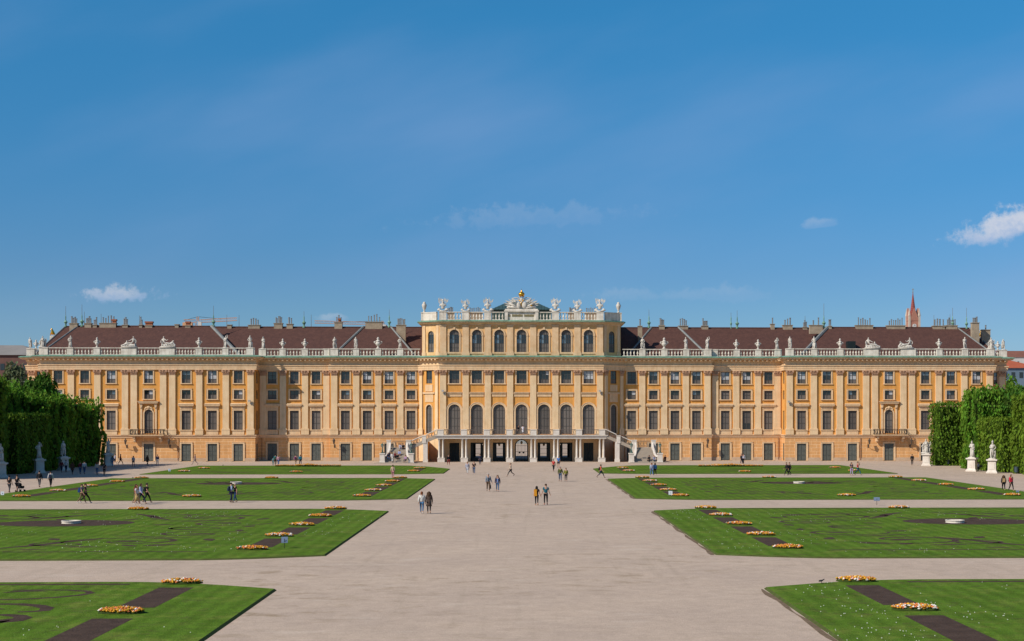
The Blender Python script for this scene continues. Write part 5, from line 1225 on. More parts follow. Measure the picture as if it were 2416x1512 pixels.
# crest with the double eagle, arms and gilded crown
cr = tag(empty('crest', (0, -.2, 27.2)), 'large stone eagle crest with shields, flags and gilded crown on the roof centre', 'crest')
m = MB()
take(m, skin([(0, 0, .5, .42, .26), (0, 0, 1.1, .38, .24), (0, -.05, 1.6, .30, .2), (.22, -.05, 1.95, .12, .12), (.34, -.1, 2.2, .13, .12), (.52, -.12, 2.2, .06, .06), (-.22, -.05, 1.95, .12, .12), (-.34, -.1, 2.2, .13, .12), (-.52, -.12, 2.2, .06, .06), (.2, 0, .1, .14, .14), (-.2, 0, .1, .14, .14)], [(0, 1), (1, 2), (2, 3), (3, 4), (4, 5), (2, 6), (6, 7), (7, 8), (0, 9), (0, 10)], 1)); m.build('eagle', WHITEST, cr, True)
for s in (-1, 1):
    w = MB()
    take(w, skin([(s*.25, 0, 1.55, .16, .12), (s*.7, .02, 1.98, .15, .1), (s*1.2, .03, 2.02, .12, .08), (s*1.65, .03, 1.82, .07, .05), (s*1.9, .03, 1.62, .04, .03)], [(0, 1), (1, 2), (2, 3), (3, 4)], 1))
    for i in range(7): p = Vector((s*(.45+.19*i), .04, 1.82-.02*i)); blade(w, p, p+Vector((s*(.10+.03*i), 0, -.62+.03*i)), .11, .04)
    w.build('wing', WHITEST, cr, True)
    f = MB()
    for i, (a, L) in enumerate(((38, 2.2), (52, 2.5), (64, 2.75), (74, 2.9), (82, 2.6))):
        p = Vector((s*.3, -.05+.05*i, .35)); q = p+Vector((s*math.sin(R(a))*L, 0, math.cos(R(a))*L*.9)); f.tube(p, q, .06, .05, 6); blade(f, p.lerp(q, .45), q+(q-p).normalized()*.2, .22 if i % 2 == 0 else .14, .06)
        f.ell(p.lerp(q, .62), (.30, .1, .16), 6, 4)
    f.tube((s*.6, -.2, .25), (s*2.2, -.15, .95), .13, .17, 8); f.tube((s*.5, -.25, .12), (s*2.4, -.2, .35), .12, .15, 8); f.ell((s*1.5, -.1, .3), (.5, .2, .3), 8, 5); f.ell((s*2.3, -.1, .25), (.35, .18, .25), 8, 5); f.ell((s*.9, -.15, .2), (.4, .2, .26), 8, 5)
    f.build('flags_and_arms', WHITEST, cr, True)
    b = MB(); b.ell((s*.52, -.32, .62), (.42 if s > 0 else .36, .12, .62), 12, 7); b.build('shield', WHITEST, cr, True)
g = MB(); g.lathe((0, -.05, 2.2), [(.36, 0), (.46, .06), (.44, .18), (.58, .36), (.52, .58), (.28, .80), (.12, .92), (.15, 1.0), (.05, 1.08), (.02, 1.4)], 12); g.build('crown', GOLD, cr, True)
for c_, r_ in (((.28, -.22, 1.42), (.10, .08, .24)), ((-.34, -.2, 1.4), (.14, .08, .12)), ((1.75, -.25, .62), (.2, .1, .2)), ((-.06, -.28, .85), (.1, .07, .42))): g = MB(); g.ell(c_, r_, 8, 5); g.build('gilded_trim', GOLD, cr, True)

# statues on pedestals in front of the hedges
def pedestal(m, w=.60, h=1.95):
    m.box(-w*1.25, w*1.25, -w*1.25, w*1.25, 0, .18); m.box(-w*1.12, w*1.12, -w*1.12, w*1.12, .18, .38, t=(.92, .92)); m.box(-w*.92, w*.92, -w*.92, w*.92, .38, h-.3, t=(.96, .96)); m.box(-w*.6, w*.6, -w*.96, -w*.9, .55, h-.5)
    m.box(-w*1.0, w*1.0, -w*1.0, w*1.0, h-.3, h-.2); m.box(-w*1.22, w*1.22, -w*1.22, w*1.22, h-.2, h-.02); m.box(-w*.8, w*.8, -w*.8, w*.8, h-.02, h+.08)
    return m
PEDM = pedestal(MB()).mesh('pedestal', PORCH)
for (u, v, k, rz, lab) in ((2184.5, 1099, 'g', -20, 'white marble group of figures on a pedestal at the near right palace corner'), (2293, 1111.7, 1, -35, 'white marble standing figure on a pedestal, left of the bench sitters'), (2340, 1116, 3, -25, 'white marble warrior figure with crested head on a pedestal, right of bench sitters'),
    (255, 1098.5, 4, 30, 'shaded statue on pedestal at the end of the left hedge by the palace'), (150, 1109.5, 0, 40, 'shaded statue on pedestal behind the strollers in the left hedge shade'), (92.5, 1116, 2, 35, 'shaded statue on pedestal in the middle of the left hedge row'), (1, 1126.5, 5, 40, 'shaded statue on pedestal cut off by the left picture edge')):
    p = G(u, v); e = tag(empty('garden_statue', p, R(rz)), lab, 'statue', 'marble statues before the clipped hedges'); put('pedestal', PEDM, e)
    put('figure', PAIR if k == 'g' else STAT[k], e, (0, 0, 2.02), R(10), 1.32 if k != 'g' else 1.3)
    if k == 3: m = MB(); m.ell((.05, .02, 1.88), (.04, .2, .1), 8, 5); m.lathe((.05, 0, 1.72), [(.13, 0), (.12, .12), (.03, .18)], 8); put('helmet', m.mesh('helmet', WHITEST, True), e, (0, 0, 2.02), R(10), 1.32)

# bronze lamps on the stair pedestals
LBR = mat('verdigris_bronze', (.11, .19, .15), (.05, .09, .07), 4, .6, metal=.3)
for s in (-1, 1):
    for xc, n in ((18.85, 'inner'), (23.75, 'outer')):
        e = tag(empty('lamp', (s*xc, -10.4, 1.72)), 'green bronze lamp on the %s pedestal of the %s garden staircase' % (n, SIDE[s]), 'lamp', 'bronze lamps on the stair pedestals')
        m = MB(); m.lathe((0, 0, 0), [(.28, 0), (.28, .08), (.14, .16), (.10, .3), (.14, .5), (.07, .62), (.05, .95), (.12, 1.0)], 8)
        for a in range(3): q = 2*math.pi*a/3; m.tube((.05*math.cos(q), .05*math.sin(q), .3), (.26*math.cos(q), .26*math.sin(q), .04), .06, .07, 5)
        m.build('stem', LBR, e); m = MB(); m.lathe((0, 0, 1.0), [(.13, 0), (.25, .42)], 6, 1); m.lathe((0, 0, 1.42), [(.30, 0), (.16, .16), (.05, .24), (.07, .3), (.02, .4)], 6)
        for a in range(6): q = math.pi*a/3; m.tube((.13*math.cos(q), .13*math.sin(q), 1.0), (.27*math.cos(q), .27*math.sin(q), 1.43), .02, n=4)
        m.build('lantern', [LBR, mat('lantern_pane', (.30, .34, .30), None, 3, .15, spec=.6) if 'lantern_pane' not in MATS else MATS['lantern_pane']], e)

# ------------------------------------------------------------------ clipped hedges and trees
def leafmat(name, c, c2, island=.35):
    m = mat(name, c, c2, .5, .75, 0, island=island, spec=.15); N, L, b = nodes_of(m)
    tr = N.new('ShaderNodeBsdfTranslucent'); mx = N.new('ShaderNodeMixShader'); mx.inputs[0].default_value = .35
    src = b.inputs['Base Color'].links[0].from_socket; L.new(src, tr.inputs['Color']); L.new(b.outputs[0], mx.inputs[1]); L.new(tr.outputs[0], mx.inputs[2]); L.new(mx.outputs[0], N['Material Output'].inputs['Surface']); return m
HL1 = leafmat('hornbeam_leaves', (.17, .29, .025), (.105, .205, .016)); HL2 = leafmat('lime_tree_leaves', (.135, .27, .025), (.08, .19, .014)); HL3 = leafmat('yew_leaves', (.125, .22, .02), (.085, .165, .014), .25); HL4 = leafmat('grey_green_leaves', (.17, .20, .10), (.12, .15, .07))
HL5 = leafmat('deep_green_leaves', (.075, .17, .02), (.045, .115, .012)); HL6 = leafmat('olive_hedge_leaves', (.15, .235, .02), (.11, .19, .015), .2)
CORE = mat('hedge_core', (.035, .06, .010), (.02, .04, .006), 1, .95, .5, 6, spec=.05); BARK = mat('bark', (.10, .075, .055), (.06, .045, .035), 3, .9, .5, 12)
def leaf(m, c, s, n, rr, mi=0):
    """one small pointed leaf clump (a bent quad pair) near direction n"""
    a = Vector((rr.gauss(0, 1), rr.gauss(0, 1), rr.gauss(0, 1))).normalized(); d = (n*.8+a*.9).normalized(); t = d.cross(Vector((0, 0, 1))+a*.4).normalized(); b = d.cross(t)
    t *= s*(.5+.25*rr.random()); b *= s*(.75+.5*rr.random()); i = [m.P(c-b), m.P(c+t*.9+d*s*.12), m.P(c+b), m.P(c-t*.9+d*s*.12)]; m.face(i, mi)
def lumps(x, y, z, k): return .55*math.sin(y*1.55+k*1.3+.25*math.sin(z*.8))+.35*math.sin(y*3.3+k)+.3*math.sin(x*2.1+k)+.45*math.sin(z*.9+k*2.3+y*.2)+ .2*math.sin(z*1.7+x*1.3+k)
def hedge(x0, x1, y0, y1, h, label, lm, k, dens=16, size=.30, amp=.34, rag=.5, trunk=True, cat='hedge', group='clipped hedges lining the garden'):
    rr = random.Random(k*17+3); e = tag(empty('hedge', ((x0+x1)/2, (y0+y1)/2, 0)), label, cat, group); m = MB(); ox, oy = (x0+x1)/2, (y0+y1)/2
    W, D = (x1-x0), (y1-y0); inn = x0 if ox > 0 else x1
    # solid clipped body
    c = MB(); nx, ny, nz = max(2, int(W/1.2)), max(2, int(D/1.2)), max(4, int(h/1.2)); q = .45
    def wob(p):
        a = amp*lumps(p[0]+ox, p[1]+oy, p[2], k)*.7; r = Vector((p[0]/max(.1, W/2), p[1]/max(.1, D/2), 0)); return Vector(p)+r*a*.8+Vector((0, 0, a*.5 if p[2] > h*.5 else 0))
    def sheet(f, na, nb):
        g = [[c.P(wob(f(i/na, j/nb))) for j in range(nb+1)] for i in range(na+1)]
        for i in range(na):
            for j in range(nb): c.face((g[i][j], g[i+1][j], g[i+1][j+1], g[i][j+1]))
    X0, X1, YA, YB = -W/2+q, W/2-q, -D/2+q, D/2-q; H = h-q
    sheet(lambda a, b: (X0+(X1-X0)*a, YA, H*b), nx, nz); sheet(lambda a, b: (X0+(X1-X0)*a, YB, H*b), nx, nz); sheet(lambda a, b: (X0, YA+(YB-YA)*a, H*b), ny, nz); sheet(lambda a, b: (X1, YA+(YB-YA)*a, H*b), ny, nz); sheet(lambda a, b: (X0+(X1-X0)*a, YA+(YB-YA)*b, H), nx, ny)
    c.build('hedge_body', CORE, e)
    faces = [(lambda: (-W/2+W*rr.random(), -D/2, h*rr.random()), Vector((0, -1, 0)), W*h), (lambda: (inn-ox, -D/2+D*rr.random(), h*rr.random()), Vector((-1 if ox > 0 else 1, 0, 0)), D*h), (lambda: (-W/2+W*rr.random(), -D/2+D*rr.random(), h), Vector((0, 0, 1)), W*D*.8), (lambda: (W/2+x1*0 if ox < 0 and False else (W/2 if inn == x0 else -W/2), -D/2+D*rr.random(), h*(.6+.4*rr.random())), Vector((1 if ox > 0 else -1, 0, 0)), D*h*.2)]
    for f, n, A in faces:
        for _ in range(int(A*dens)):
            p = Vector(f()); gv = math.sin((p.y+oy)*1.55+k*1.3+.25*math.sin(p.z*.8))
            if amp > .3 and n.z < .5 and gv < -.80 and rr.random() < .75: continue
            a = amp*lumps(p.x+ox, p.y+oy, p.z, k); s = size*(.6+.8*rr.random())
            if n.z > .5: p.z += a*.6-.2*rr.random()+(rag*rr.random()**3)
            else: p += n*(a*.7-.35*rr.random()+.12); 
            if p.z > h-.6 and n.z < .5: p.z += rag*rr.random()**2*.5
            leaf(m, p, s, n, rr)
    m.build('foliage', lm, e); return e
def crown_tree(x, y, h, rx_, rz_, label, lm, k, n=5200, size=.42, name='tree', group=None, cat='tree', trunk_h=None, spread=1.0):
    rr = random.Random(k*31+5); e = tag(empty(name, (x, y, 0)), label, cat, group); t = MB(); zc = h-rz_
    J = [(0, 0, 0, .38, .38), (.1, .05, zc*.5, .28, .28), (0, 0, zc*.85, .22, .22), (.1, 0, zc+rz_*.3, .12, .12)]; E = [(0, 1), (1, 2), (2, 3)]
    for i in range(6):
        a = i*1.05+rr.random(); b = len(J); J += [(rx_*.35*math.cos(a), rx_*.35*math.sin(a), zc+rz_*(-.2+.4*rr.random()), .10, .10), (rx_*.7*math.cos(a), rx_*.7*math.sin(a), zc+rz_*(.0+.45*rr.random()), .04, .04)]; E += [(2, b), (b, b+1)]
    take(t, skin(J, E, 1)); t.build('trunk', BARK, e, True)
    m = MB(); cl_ = [(Vector((0, 0, zc)), .72)]
    for i in range(int(34*spread)):
        d = Vector((rr.gauss(0, 1), rr.gauss(0, 1), rr.gauss(0, 1))).normalized(); q = .50+.28*rr.random(); cl_.append((Vector((d.x*rx_*q, d.y*rx_*q, zc+d.z*rz_*q)), .24+.16*rr.random()))
    for _ in range(n):
        c, r = cl_[0] if rr.random() < .18 else cl_[rr.randrange(1, len(cl_))]; d = Vector((rr.gauss(0, 1), rr.gauss(0, 1), rr.gauss(0, 1))).normalized(); q = rr.random()**.35
        p = c+Vector((d.x*rx_, d.y*rx_, d.z*rz_))*r*q
        if p.z < .4: continue
        leaf(m, p, size*(.6+.8*rr.random()), (d+Vector((0, 0, .3))).normalized(), rr)
    if n > 3000:
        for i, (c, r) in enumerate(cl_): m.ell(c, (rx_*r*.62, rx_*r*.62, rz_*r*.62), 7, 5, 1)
    m.build('crown', [lm, CORE], e); return e

for s in (-1, 1):
    d = SIDE[s]
    def H(xa, xb, ya, yb, h, label, lm, k, **kw): hedge(*sorted((s*xa, s*xb)), ya, yb, h, label, lm, k+(50 if s > 0 else 0), **kw)
    if s > 0:
        H(67.2, 72.5, -26.2, -21, 9.9, 'dark narrow clipped hedge block at the palace end of the right row', HL3, 1, size=.24)
        H(70.3, 77, -35, -27.2, 10.9, 'loose pale green hedge block beside the dark end block on the right', HL1, 2, amp=.95, rag=1.6)
        H(67.8, 77, -43.2, -36.8, 11.5, 'tall bright green hedge block behind the left one of two marble statues', HL2, 3, amp=.85, rag=1.3)
        H(67.7, 70.8, -54.5, -44.5, 7.6, 'low smooth hedge block behind the warrior statue on the right', HL6, 4, size=.22, amp=.18, rag=.2)
        H(71.6, 79, -57, -43.0, 10.6, 'tall hedge block rising behind the low smooth block on the right', HL5, 5, amp=.95, rag=1.5)
        H(68.2, 77, -72, -56.2, 10.6, 'tall hedge block at the right picture edge', HL6, 6, amp=.4, rag=.5)
    else:
        H(68.4, 74, -26.8, -19.5, 9.4, 'clipped hedge block with dark leaves at palace end of the left row', HL2, 1, amp=.8, rag=1.6)
        H(69.3, 75, -35.6, -28.4, 9.8, 'paler hedge block second from the palace in the left row', HL1, 2, amp=.85, rag=1.5)
        H(68.6, 74, -43.5, -36.4, 10.2, 'shaded hedge block with ragged top between pale and low blocks, left', HL2, 3, amp=.85, rag=1.3)
        H(68.4, 71.6, -57.5, -44.2, 8.2, 'low flat topped hedge block in deep shade, left row', HL3, 4, size=.24, amp=.2, rag=.25)
        H(71.8, 79, -57, -44.0, 11.6, 'tall hedge block rising behind the low flat topped block on the left', HL2, 5, amp=.95, rag=1.5)
        H(69.4, 76, -63, -58.6, 10.5, 'narrow recessed dark hedge block near the left picture edge', HL3, 6, size=.24, amp=.3)
        H(67.6, 77, -76, -64.2, 12.6, 'tall dark hedge block at the left picture edge', HL3, 7, size=.28, amp=.45, rag=.6)
crown_tree(-75.2, -31, 15.0, 4.7, 5.4, 'round dark green tree crown rising behind the left hedges', HL5, 1, 11000, .34)
crown_tree(-111.5, 60, 20.0, 5.0, 7.5, 'loose grey green tree beyond the left end of the palace', HL4, 3, 2600, .45)
crown_tree(-117, 52, 17.5, 5.0, 6.0, 'pale grey green tree at the left picture edge beyond the palace', HL4, 4, 2000, .45)
crown_tree(98.0, 30, 14.8, 3.8, 6.0, 'bushy green tree just beyond the right end of the palace', HL2, 5, 5000, .45)
crown_tree(102.5, 42, 16.2, 4.2, 6.5, 'bushy green tree at the right picture edge beyond the palace', HL2, 6, 5000, .45)

# ------------------------------------------------------------------ flower mounds
MG = mat('mound_greenery', (.050, .075, .015), (.03, .045, .01), 3, .9, .5, 20, spec=.1); FO = mat('orange_blossom', (.55, .20, .015), (.62, .31, .02), 6, .7, island=.3); FW = mat('white_blossom', (.70, .66, .60), (.6, .55, .5), 6, .7); FR = mat('coral_blossom', (.66, .16, .06), (.6, .2, .05), 6, .7); FY = mat('mustard_blossom', (.46, .25, .015), (.38, .2, .01), 6, .7, island=.25)
def mound_mesh(v, w=.92, d=.38, n=230, mix=(.36, .68, .84), h=.14):
    rr = random.Random(v); m = MB(); m.lathe((0, 0, 0), [(1, 0), (.98, .05), (.8, .09), (.45, .12), (.02, .13)], 16, 0, w, d)
    for _ in range(n):
        a = rr.random()*2*math.pi; q = rr.random()**.5*.97; x, y = q*w*math.cos(a), q*d*math.sin(a); z = h*(1-q*q)*.75+.07+.07*rr.random(); r = rr.random(); k = 4 if r < mix[0] else 1 if r < mix[1] else 2 if r < mix[2] else 3
        s = .048+.035*rr.random(); c = Vector((x, y, z)); i = [m.P(c+Vector(o)*s) for o in ((1, 0, 0), (0, 1, 0), (-1, 0, 0), (0, -1, 0), (.1, 0, .75), (0, 0, -.6))]
        for p in range(4): m.face((i[p], i[(p+1) % 4], i[4]), k); m.face((i[(p+1) % 4], i[p], i[5]), k)
        if rr.random() < .35: m.tube(c-Vector((0, 0, .12)), c+Vector((0, 0, .02)), .012, n=3, m=0)
    return m.mesh('flower_mound', [MG, FO, FW, FR, FY])
MM = [mound_mesh(1), mound_mesh(2, mix=(.3, .6, .88)), mound_mesh(3, mix=(.5, .82, .90)), mound_mesh(4, mix=(.34, .7, .78)), mound_mesh(5, mix=(.42, .7, .9))]
cnt = {}
for i, (x, y, sc, s, r, who) in enumerate(MOUNDS):
    if r == 0 and y < -206: continue
    if r == 3 and who == 'outer' and y < -40: pass
    k = (s, r, who); cnt[k] = cnt.get(k, 0)+1; o = cnt[k]
    nth = ['rearmost', 'second from back', 'third from back', 'second from front', 'front one', 'sixth'][min(o-1, 5)]
    if who == 'middle': nth = 'rear one' if y > sum(LROWS[r])/2 else 'front one'
    lab = 'orange and white flower mound, %s in %s strip, %s %s lawn' % (nth.replace(' from the back', ' from back'), who, ROWNAME[r], SIDE[s])
    o_ = tag(put('flower_mound', MM[(i*7+r) % 5], None, (x, y, .09), R(random.Random(i).randint(0, 3)*4-6), (1.0, 1.0, 1.0)), lab, 'flower bed', 'flower mounds in the lawns')
for s in (-1, 1):
    rr = random.Random(60+s); m = MB(); n = 1500
    for _ in range(70):
        t = rr.random()*2-1; x = t*5.0; w = .55+.9*max(0, 1-abs(t)*1.8); m.ell((x, (rr.random()-.5)*w*1.4, .08), (.35, .3, .16+.10*max(0, 1-abs(t)*2)), 6, 4, 0)
    for _ in range(n):
        t = rr.random()*2-1; x = t*5.1; w = .6+1.0*max(0, 1-abs(t)*1.8); y = (rr.random()-.5)*2*w*.8; z = .16+.10*rr.random()+.25*max(0, 1-abs(t)*2.2)*(1-abs(y)/w/1.3); r = rr.random(); kk = 4 if r < .5 else 1 if r < .8 else 2 if r < .88 else 3
        q = .055+.04*rr.random(); c = Vector((x, y, z)); i = [m.P(c+Vector(o)*q) for o in ((1, 0, 0), (0, 1, 0), (-1, 0, 0), (0, -1, 0), (.1, 0, .75))]
        for p in range(4): m.face((i[p], i[(p+1) % 4], i[4]), kk)
    p = G(727 if s < 0 else 1723, 1101.4); tag(put('flower_border', m.mesh('flower_border', [MG, FO, FW, FR, FY]), None, (p.x, p.y, .08)), 'long orange and yellow flower border at the back of the farthest %s lawn' % SIDE[s], 'flower bed', 'long flower borders by the palace')
# low stone basins in the round beds
for (u, v, lab, w) in ((168, 1234, 'round stone basin in the round soil bed of the second left lawn', .66), (557, 1140.3, 'round stone basin in the third left lawn', .66), (1884.5, 1139.6, 'round stone basin in the third right lawn', .66), (2252, 1232.5, 'round stone basin in the round soil bed of the second right lawn', .66)):
    p = G(u, v, .1); m = MB(); m.lathe((0, 0, 0), [(w, 0), (w, .05), (w*.95, .06), (w*.95, .12), (w*1.03, .14), (w*1.03, .19), (w*.86, .19), (w*.84, .12), (.1, .11)], 24); tag(put('basin', m.mesh('basin', STONE), None, (p.x, p.y, .1)), lab, 'basin', 'round basins in the lawns')
# small notice boards staked in the lawns
BRD = mat('notice_board_white', (.62, .64, .66), (.55, .58, .6), 3, .5); BRD2 = mat('notice_board_blue', (.14, .19, .27), (.11, .15, .22), 3, .4)
for (u, v, w, h, st, rz, tilt, bm_, lab) in ((671, 1297, .36, .40, .40, 8, 35, BRD2, 'small bluish notice board leaning on a stake beside the front left flower mounds'), (1581.5, 1172, .38, .38, .2, 4, 12, BRD, 'small white notice board by the front mound of the third right lawn'), (2068, 1192, .52, .32, .40, -6, 20, BRD2, 'pale blue notice board on a stake at the back of second right lawn'), (5.5, 1170, .30, .36, .10, 12, 20, BRD, 'white notice board at the left picture edge beside the third lawn'), (400, 1115.3, .34, .40, .22, 30, 30, BRD, 'small white tilted notice board at the tip of farthest left lawn'), (2400, 1167, .3, .2, .25, 0, 20, BRD2, 'tiny pale notice board at the outer tip of the third right lawn')):
    p = G(u, v); e = tag(empty('notice_board', p, R(rz)), lab, 'sign', 'notice boards in the lawns'); m = MB(); m.tube((0, .03, 0), (0, .03, st+h*.6), .018, n=5); m.build('stake', IRON, e); m = MB(); m.T = Matrix.Translation((0, 0, st)) @ Matrix.Rotation(R(-tilt), 4, 'X'); m.box(-w/2, w/2, -.012, .012, 0, h); m.build('board', bm_, e)
# benches and bins along the right hedge
def bench(p, rz, lab):
    e = tag(empty('park_bench', p, R(rz)), lab, 'bench', 'green park benches'); g = MATS.get('bench_green') or mat('bench_green', (.03, .075, .06), None, 4, .5)
    for k in range(4): m = MB(); m.box(-.85, .85, -.05-.11*k, .04-.11*k, .43, .46); m.build('seat_slat', g, e)
    for k in range(3): m = MB(); m.box(-.85, .85, .06+.025*k, .09+.025*k, .55+.12*k, .64+.12*k); m.build('back_slat', g, e)
    for x in (-.7, .7):
        m = MB(); m.box(x-.03, x+.03, -.40, -.34, 0, .43); m.box(x-.03, x+.03, 0, .06, 0, .9, t=(1, 1)); m.box(x-.03, x+.03, -.40, .05, .40, .43); m.path([(x, -.38, .43), (x, -.40, .64), (x, .02, .66)], .02, 5); m.build('leg', IRON, e)
pb_ = G(2308, 1110.8); bench((pb_.x, pb_.y, 0), -82, 'park bench between the two marble statues, two people sitting on it')
q = G(2268, 1094.5); bench((q.x, q.y, 0), -80, 'empty green park bench at the foot of the right hedge')
for (u, v, lab) in ((2235, 1098.5, 'dark litter bin left of the empty bench by the right hedge'), (2397, 1117.5, 'dark litter bin by the hedge at the right picture edge')):
    p = G(u, v); e = tag(empty('litter_bin', p), lab, 'bin', 'litter bins'); m = MB(); m.lathe((0, 0, .18), [(.24, 0), (.27, .1), (.29, .75), (.31, .78), (.27, .8)], 12); m.build('bin_body', mat('bin_paint', (.05, .075, .095), None, 4, .5) if 'bin_paint' not in MATS else MATS['bin_paint'], e)
    m = MB(); m.tube((-.34, 0, 0), (-.34, 0, 1.15), .035, n=6); m.tube((-.34, 0, .8), (-.2, 0, .8), .02, n=5); m.build('post', IRON, e)
# crows
def crow(u, v, rz, lab):
    p = G(u, v, .10); m = MB(); take(m, skin([(0, .1, .22, .075, .07), (0, -.02, .25, .085, .08), (0, -.13, .32, .05, .05), (0, -.18, .38, .045, .045), (0, -.26, .365, .014, .014), (0, .28, .17, .05, .02)], [(0, 1), (1, 2), (2, 3), (3, 4), (0, 5)], 1))
    for s in (-1, 1): m.tube((s*.035, .01, .2), (s*.035, -.01, .0), .012, n=4); m.tube((s*.035, -.01, .01), (s*.035, -.08, .01), .009, n=4); m.ell((s*.07, .08, .25), (.025, .17, .06), 6, 4)
    tag(put('crow', m.mesh('crow', mat('crow_feathers', (.012, .012, .014), None, 5, .5) if 'crow_feathers' not in MATS else MATS['crow_feathers'], True), None, p, R(rz), .55), lab, 'bird', 'crows on the lawns')
crow(2104*.25, 1032.2+268*.25, 40, 'small black crow on gravel near the farthest left lawn'); crow(1252*.25, 1032.2+388*.25, -30, 'small black crow behind the outer strip of third left lawn'); crow(1938, 1376.5, 60, 'black crow at the back edge of the right foreground lawn'); crow(1812+1185*.25, 1032.2+370*.25, 20, 'small black crow behind the third right lawn')

# ------------------------------------------------------------------ far beyond the palace
def house(x, y, w, d, h, rh, wall, roof, lab, floors, bays, g='distant city buildings', rz=0):
    e = tag(empty('building', (x, y, 0), R(rz)), lab, 'building', g); m = MB(); m.box(-w/2, w/2, -d/2, d/2, 0, h); m.build('wall', wall, e)
    m = MB(); o = .5; a = [(-w/2-o, -d/2-o, h), (w/2+o, -d/2-o, h), (w/2+o, d/2+o, h), (-w/2-o, d/2+o, h)]; r = min(d/2, w/2)
    b = [(-w/2+r, 0, h+rh), (w/2-r, 0, h+rh)]
    for q in ([a[0], a[1], b[1], b[0]], [a[2], a[3], b[0], b[1]], [a[3], a[0], b[0]], [a[1], a[2], b[1]]): m.poly(q)
    m.poly(a[::-1]); m.build('roof', roof, e)
    ww = MB(); ww.box(-.55, .55, -.03, .05, 0, 1.7); me = ww.mesh('window', GLASS)
    for f in range(floors):
        for k in range(bays): put('window', me, e, (-w/2+w*(k+.5)/bays, -d/2-.03, h*(f+.35)/floors))
    return e
HB = mat('blue_grey_render', (.14, .20, .26), None, .2, .9); HW = mat('white_render', (.55, .53, .50), None, .1, .9); HT = mat('red_roof_tiles', (.40, .10, .045), None, .3, .9); HT2 = mat('dull_red_roof', (.20, .085, .06), None, .3, .9); HG = mat('grey_metal_roof', (.24, .22, .20), None, .2, .7); HPK = mat('rose_render', (.40, .26, .22), None, .2, .9)
HBR = mat('brown_red_render', (.17, .085, .065), (.12, .06, .05), .3, .9)
house(143.5, 165, 19, 14, 22.6, 2.6, HB, HT, 'blue grey building with orange hipped roof beyond the right palace end', 5, 8)
house(165, 172, 24, 14, 22.8, 2.6, HB, HT2, 'blue grey building with dull red roof at the right picture edge', 5, 8)
house(-141, 130, 30, 16, 24.4, 3.0, HBR, HG, 'grey roofed long building beyond the left palace end', 4, 10)
for x_, y_, w_, h_, m_, r_, l_ in ((-122, 92, 11, 15.5, HW, HG, 'small white house in front of the grey roofed building, left edge'), (-131, 88, 9, 17.5, HPK, HT2, 'rose house with dull red roof at the left picture edge'), (-117, 104, 8, 18.5, HB, HG, 'narrow blue grey house beside the small white one, left edge')): house(x_, y_, w_, 9, h_, 2.2, m_, r_, l_, 4, 4)
mb = MB(); hx = [(-1600, 0), (-900, 52), (-300, 30), (300, 30), (700, 44), (1100, 66), (1800, 50), (2600, 0)]
tp = [mb.P((x, 1500, z)) for x, z in hx]; bt = [mb.P((x, 900, -2)) for x, z in hx]; bk = [mb.P((x, 2600, z*.6)) for x, z in hx]
for i in range(len(hx)-1): mb.face((bt[i], bt[i+1], tp[i+1], tp[i])); mb.face((tp[i], tp[i+1], bk[i+1], bk[i]))
tag(mb.build('hill', mat('wooded_hill', (.055, .085, .05), (.09, .10, .07), .02, .95), None, True), kind='structure')
rr = random.Random(77)
def hillz(x, y):
    for (a, za), (b, zb) in zip(hx, hx[1:]):
        if a <= x <= b: return (za+(zb-za)*(x-a)/(b-a))*max(0, min(1, (y-900)/600))
    return 0
i = 0
for s in (-1, 1):
    for k in range(13):
        Y = 560+70*k+20*rr.random(); u = (-5+63*rr.random()) if s < 0 else (2374+45*rr.random()); X = XU(u, Y); z = hillz(X, Y); vt = (838+18*rr.random()) if s < 0 else (836+16*rr.random()); top = ZV(vt, Y, X); h = max(8, min(26, top-z))
        e = house(X, Y, 16+16*rr.random(), 12, h, 4, (HW, HPK, HW, HB)[k % 4], (HT2, HG, HT, HT2)[k % 4], 'far hazy %s walled house on the %s edge of the skyline' % (('white', 'rose', 'white', 'blue grey')[k % 4], SIDE[s]), 4, 6, 'far houses on the %s skyline' % SIDE[s]); e.location.z = max(z, top-h)-0.0
# church tower with a red spire
P = Vector((XU(2153, 450), 450, 0)); e = tag(empty('church_tower', P), 'brick church tower with tall red spire rising behind the right roofs', 'church tower')
CB = mat('church_brick', (.40, .19, .13), (.32, .14, .10), .5, .9); CR = mat('red_spire_tiles', (.25, .05, .04), (.19, .04, .035), 1.2, .7); CS = mat('church_trim_stone', (.50, .42, .34), None, .5, .9)
zt = ZV(690, 450, P.x); zb = ZV(748, 450, P.x)
m = MB(); m.box(-2.7, 2.7, -2.7, 2.7, 0, zb-2); m.build('shaft', CB, e)
for s in (-1, 1):
    for t in (-1, 1):
        m = MB(); m.box(s*2.5-.5, s*2.5+.5, t*2.5-.5, t*2.5+.5, zb-16, zb+.5); m.lathe((s*2.5, t*2.5, zb+.5), [(.75, 0), (.02, 4.2)], 6); m.build('pinnacle', CS, e)
for a, b, c in ((0, -2.75, 0), (2.75, 0, 90), (-2.75, 0, -90)):
    m = MB(); m.poly([(-2.4, -.1, zb-2), (2.4, -.1, zb-2), (0, -.1, zb+4.5)]); m.poly([(-2.4, .6, zb-2), (0, .6, zb+4.5), (2.4, .6, zb-2)]); m.poly([(-2.4, -.1, zb-2), (0, -.1, zb+4.5), (0, .6, zb+4.5), (-2.4, .6, zb-2)]); m.poly([(2.4, .6, zb-2), (0, .6, zb+4.5), (0, -.1, zb+4.5), (2.4, -.1, zb-2)]); o = m.build('gable', CB, e, False, (a, b, 0), R(c))
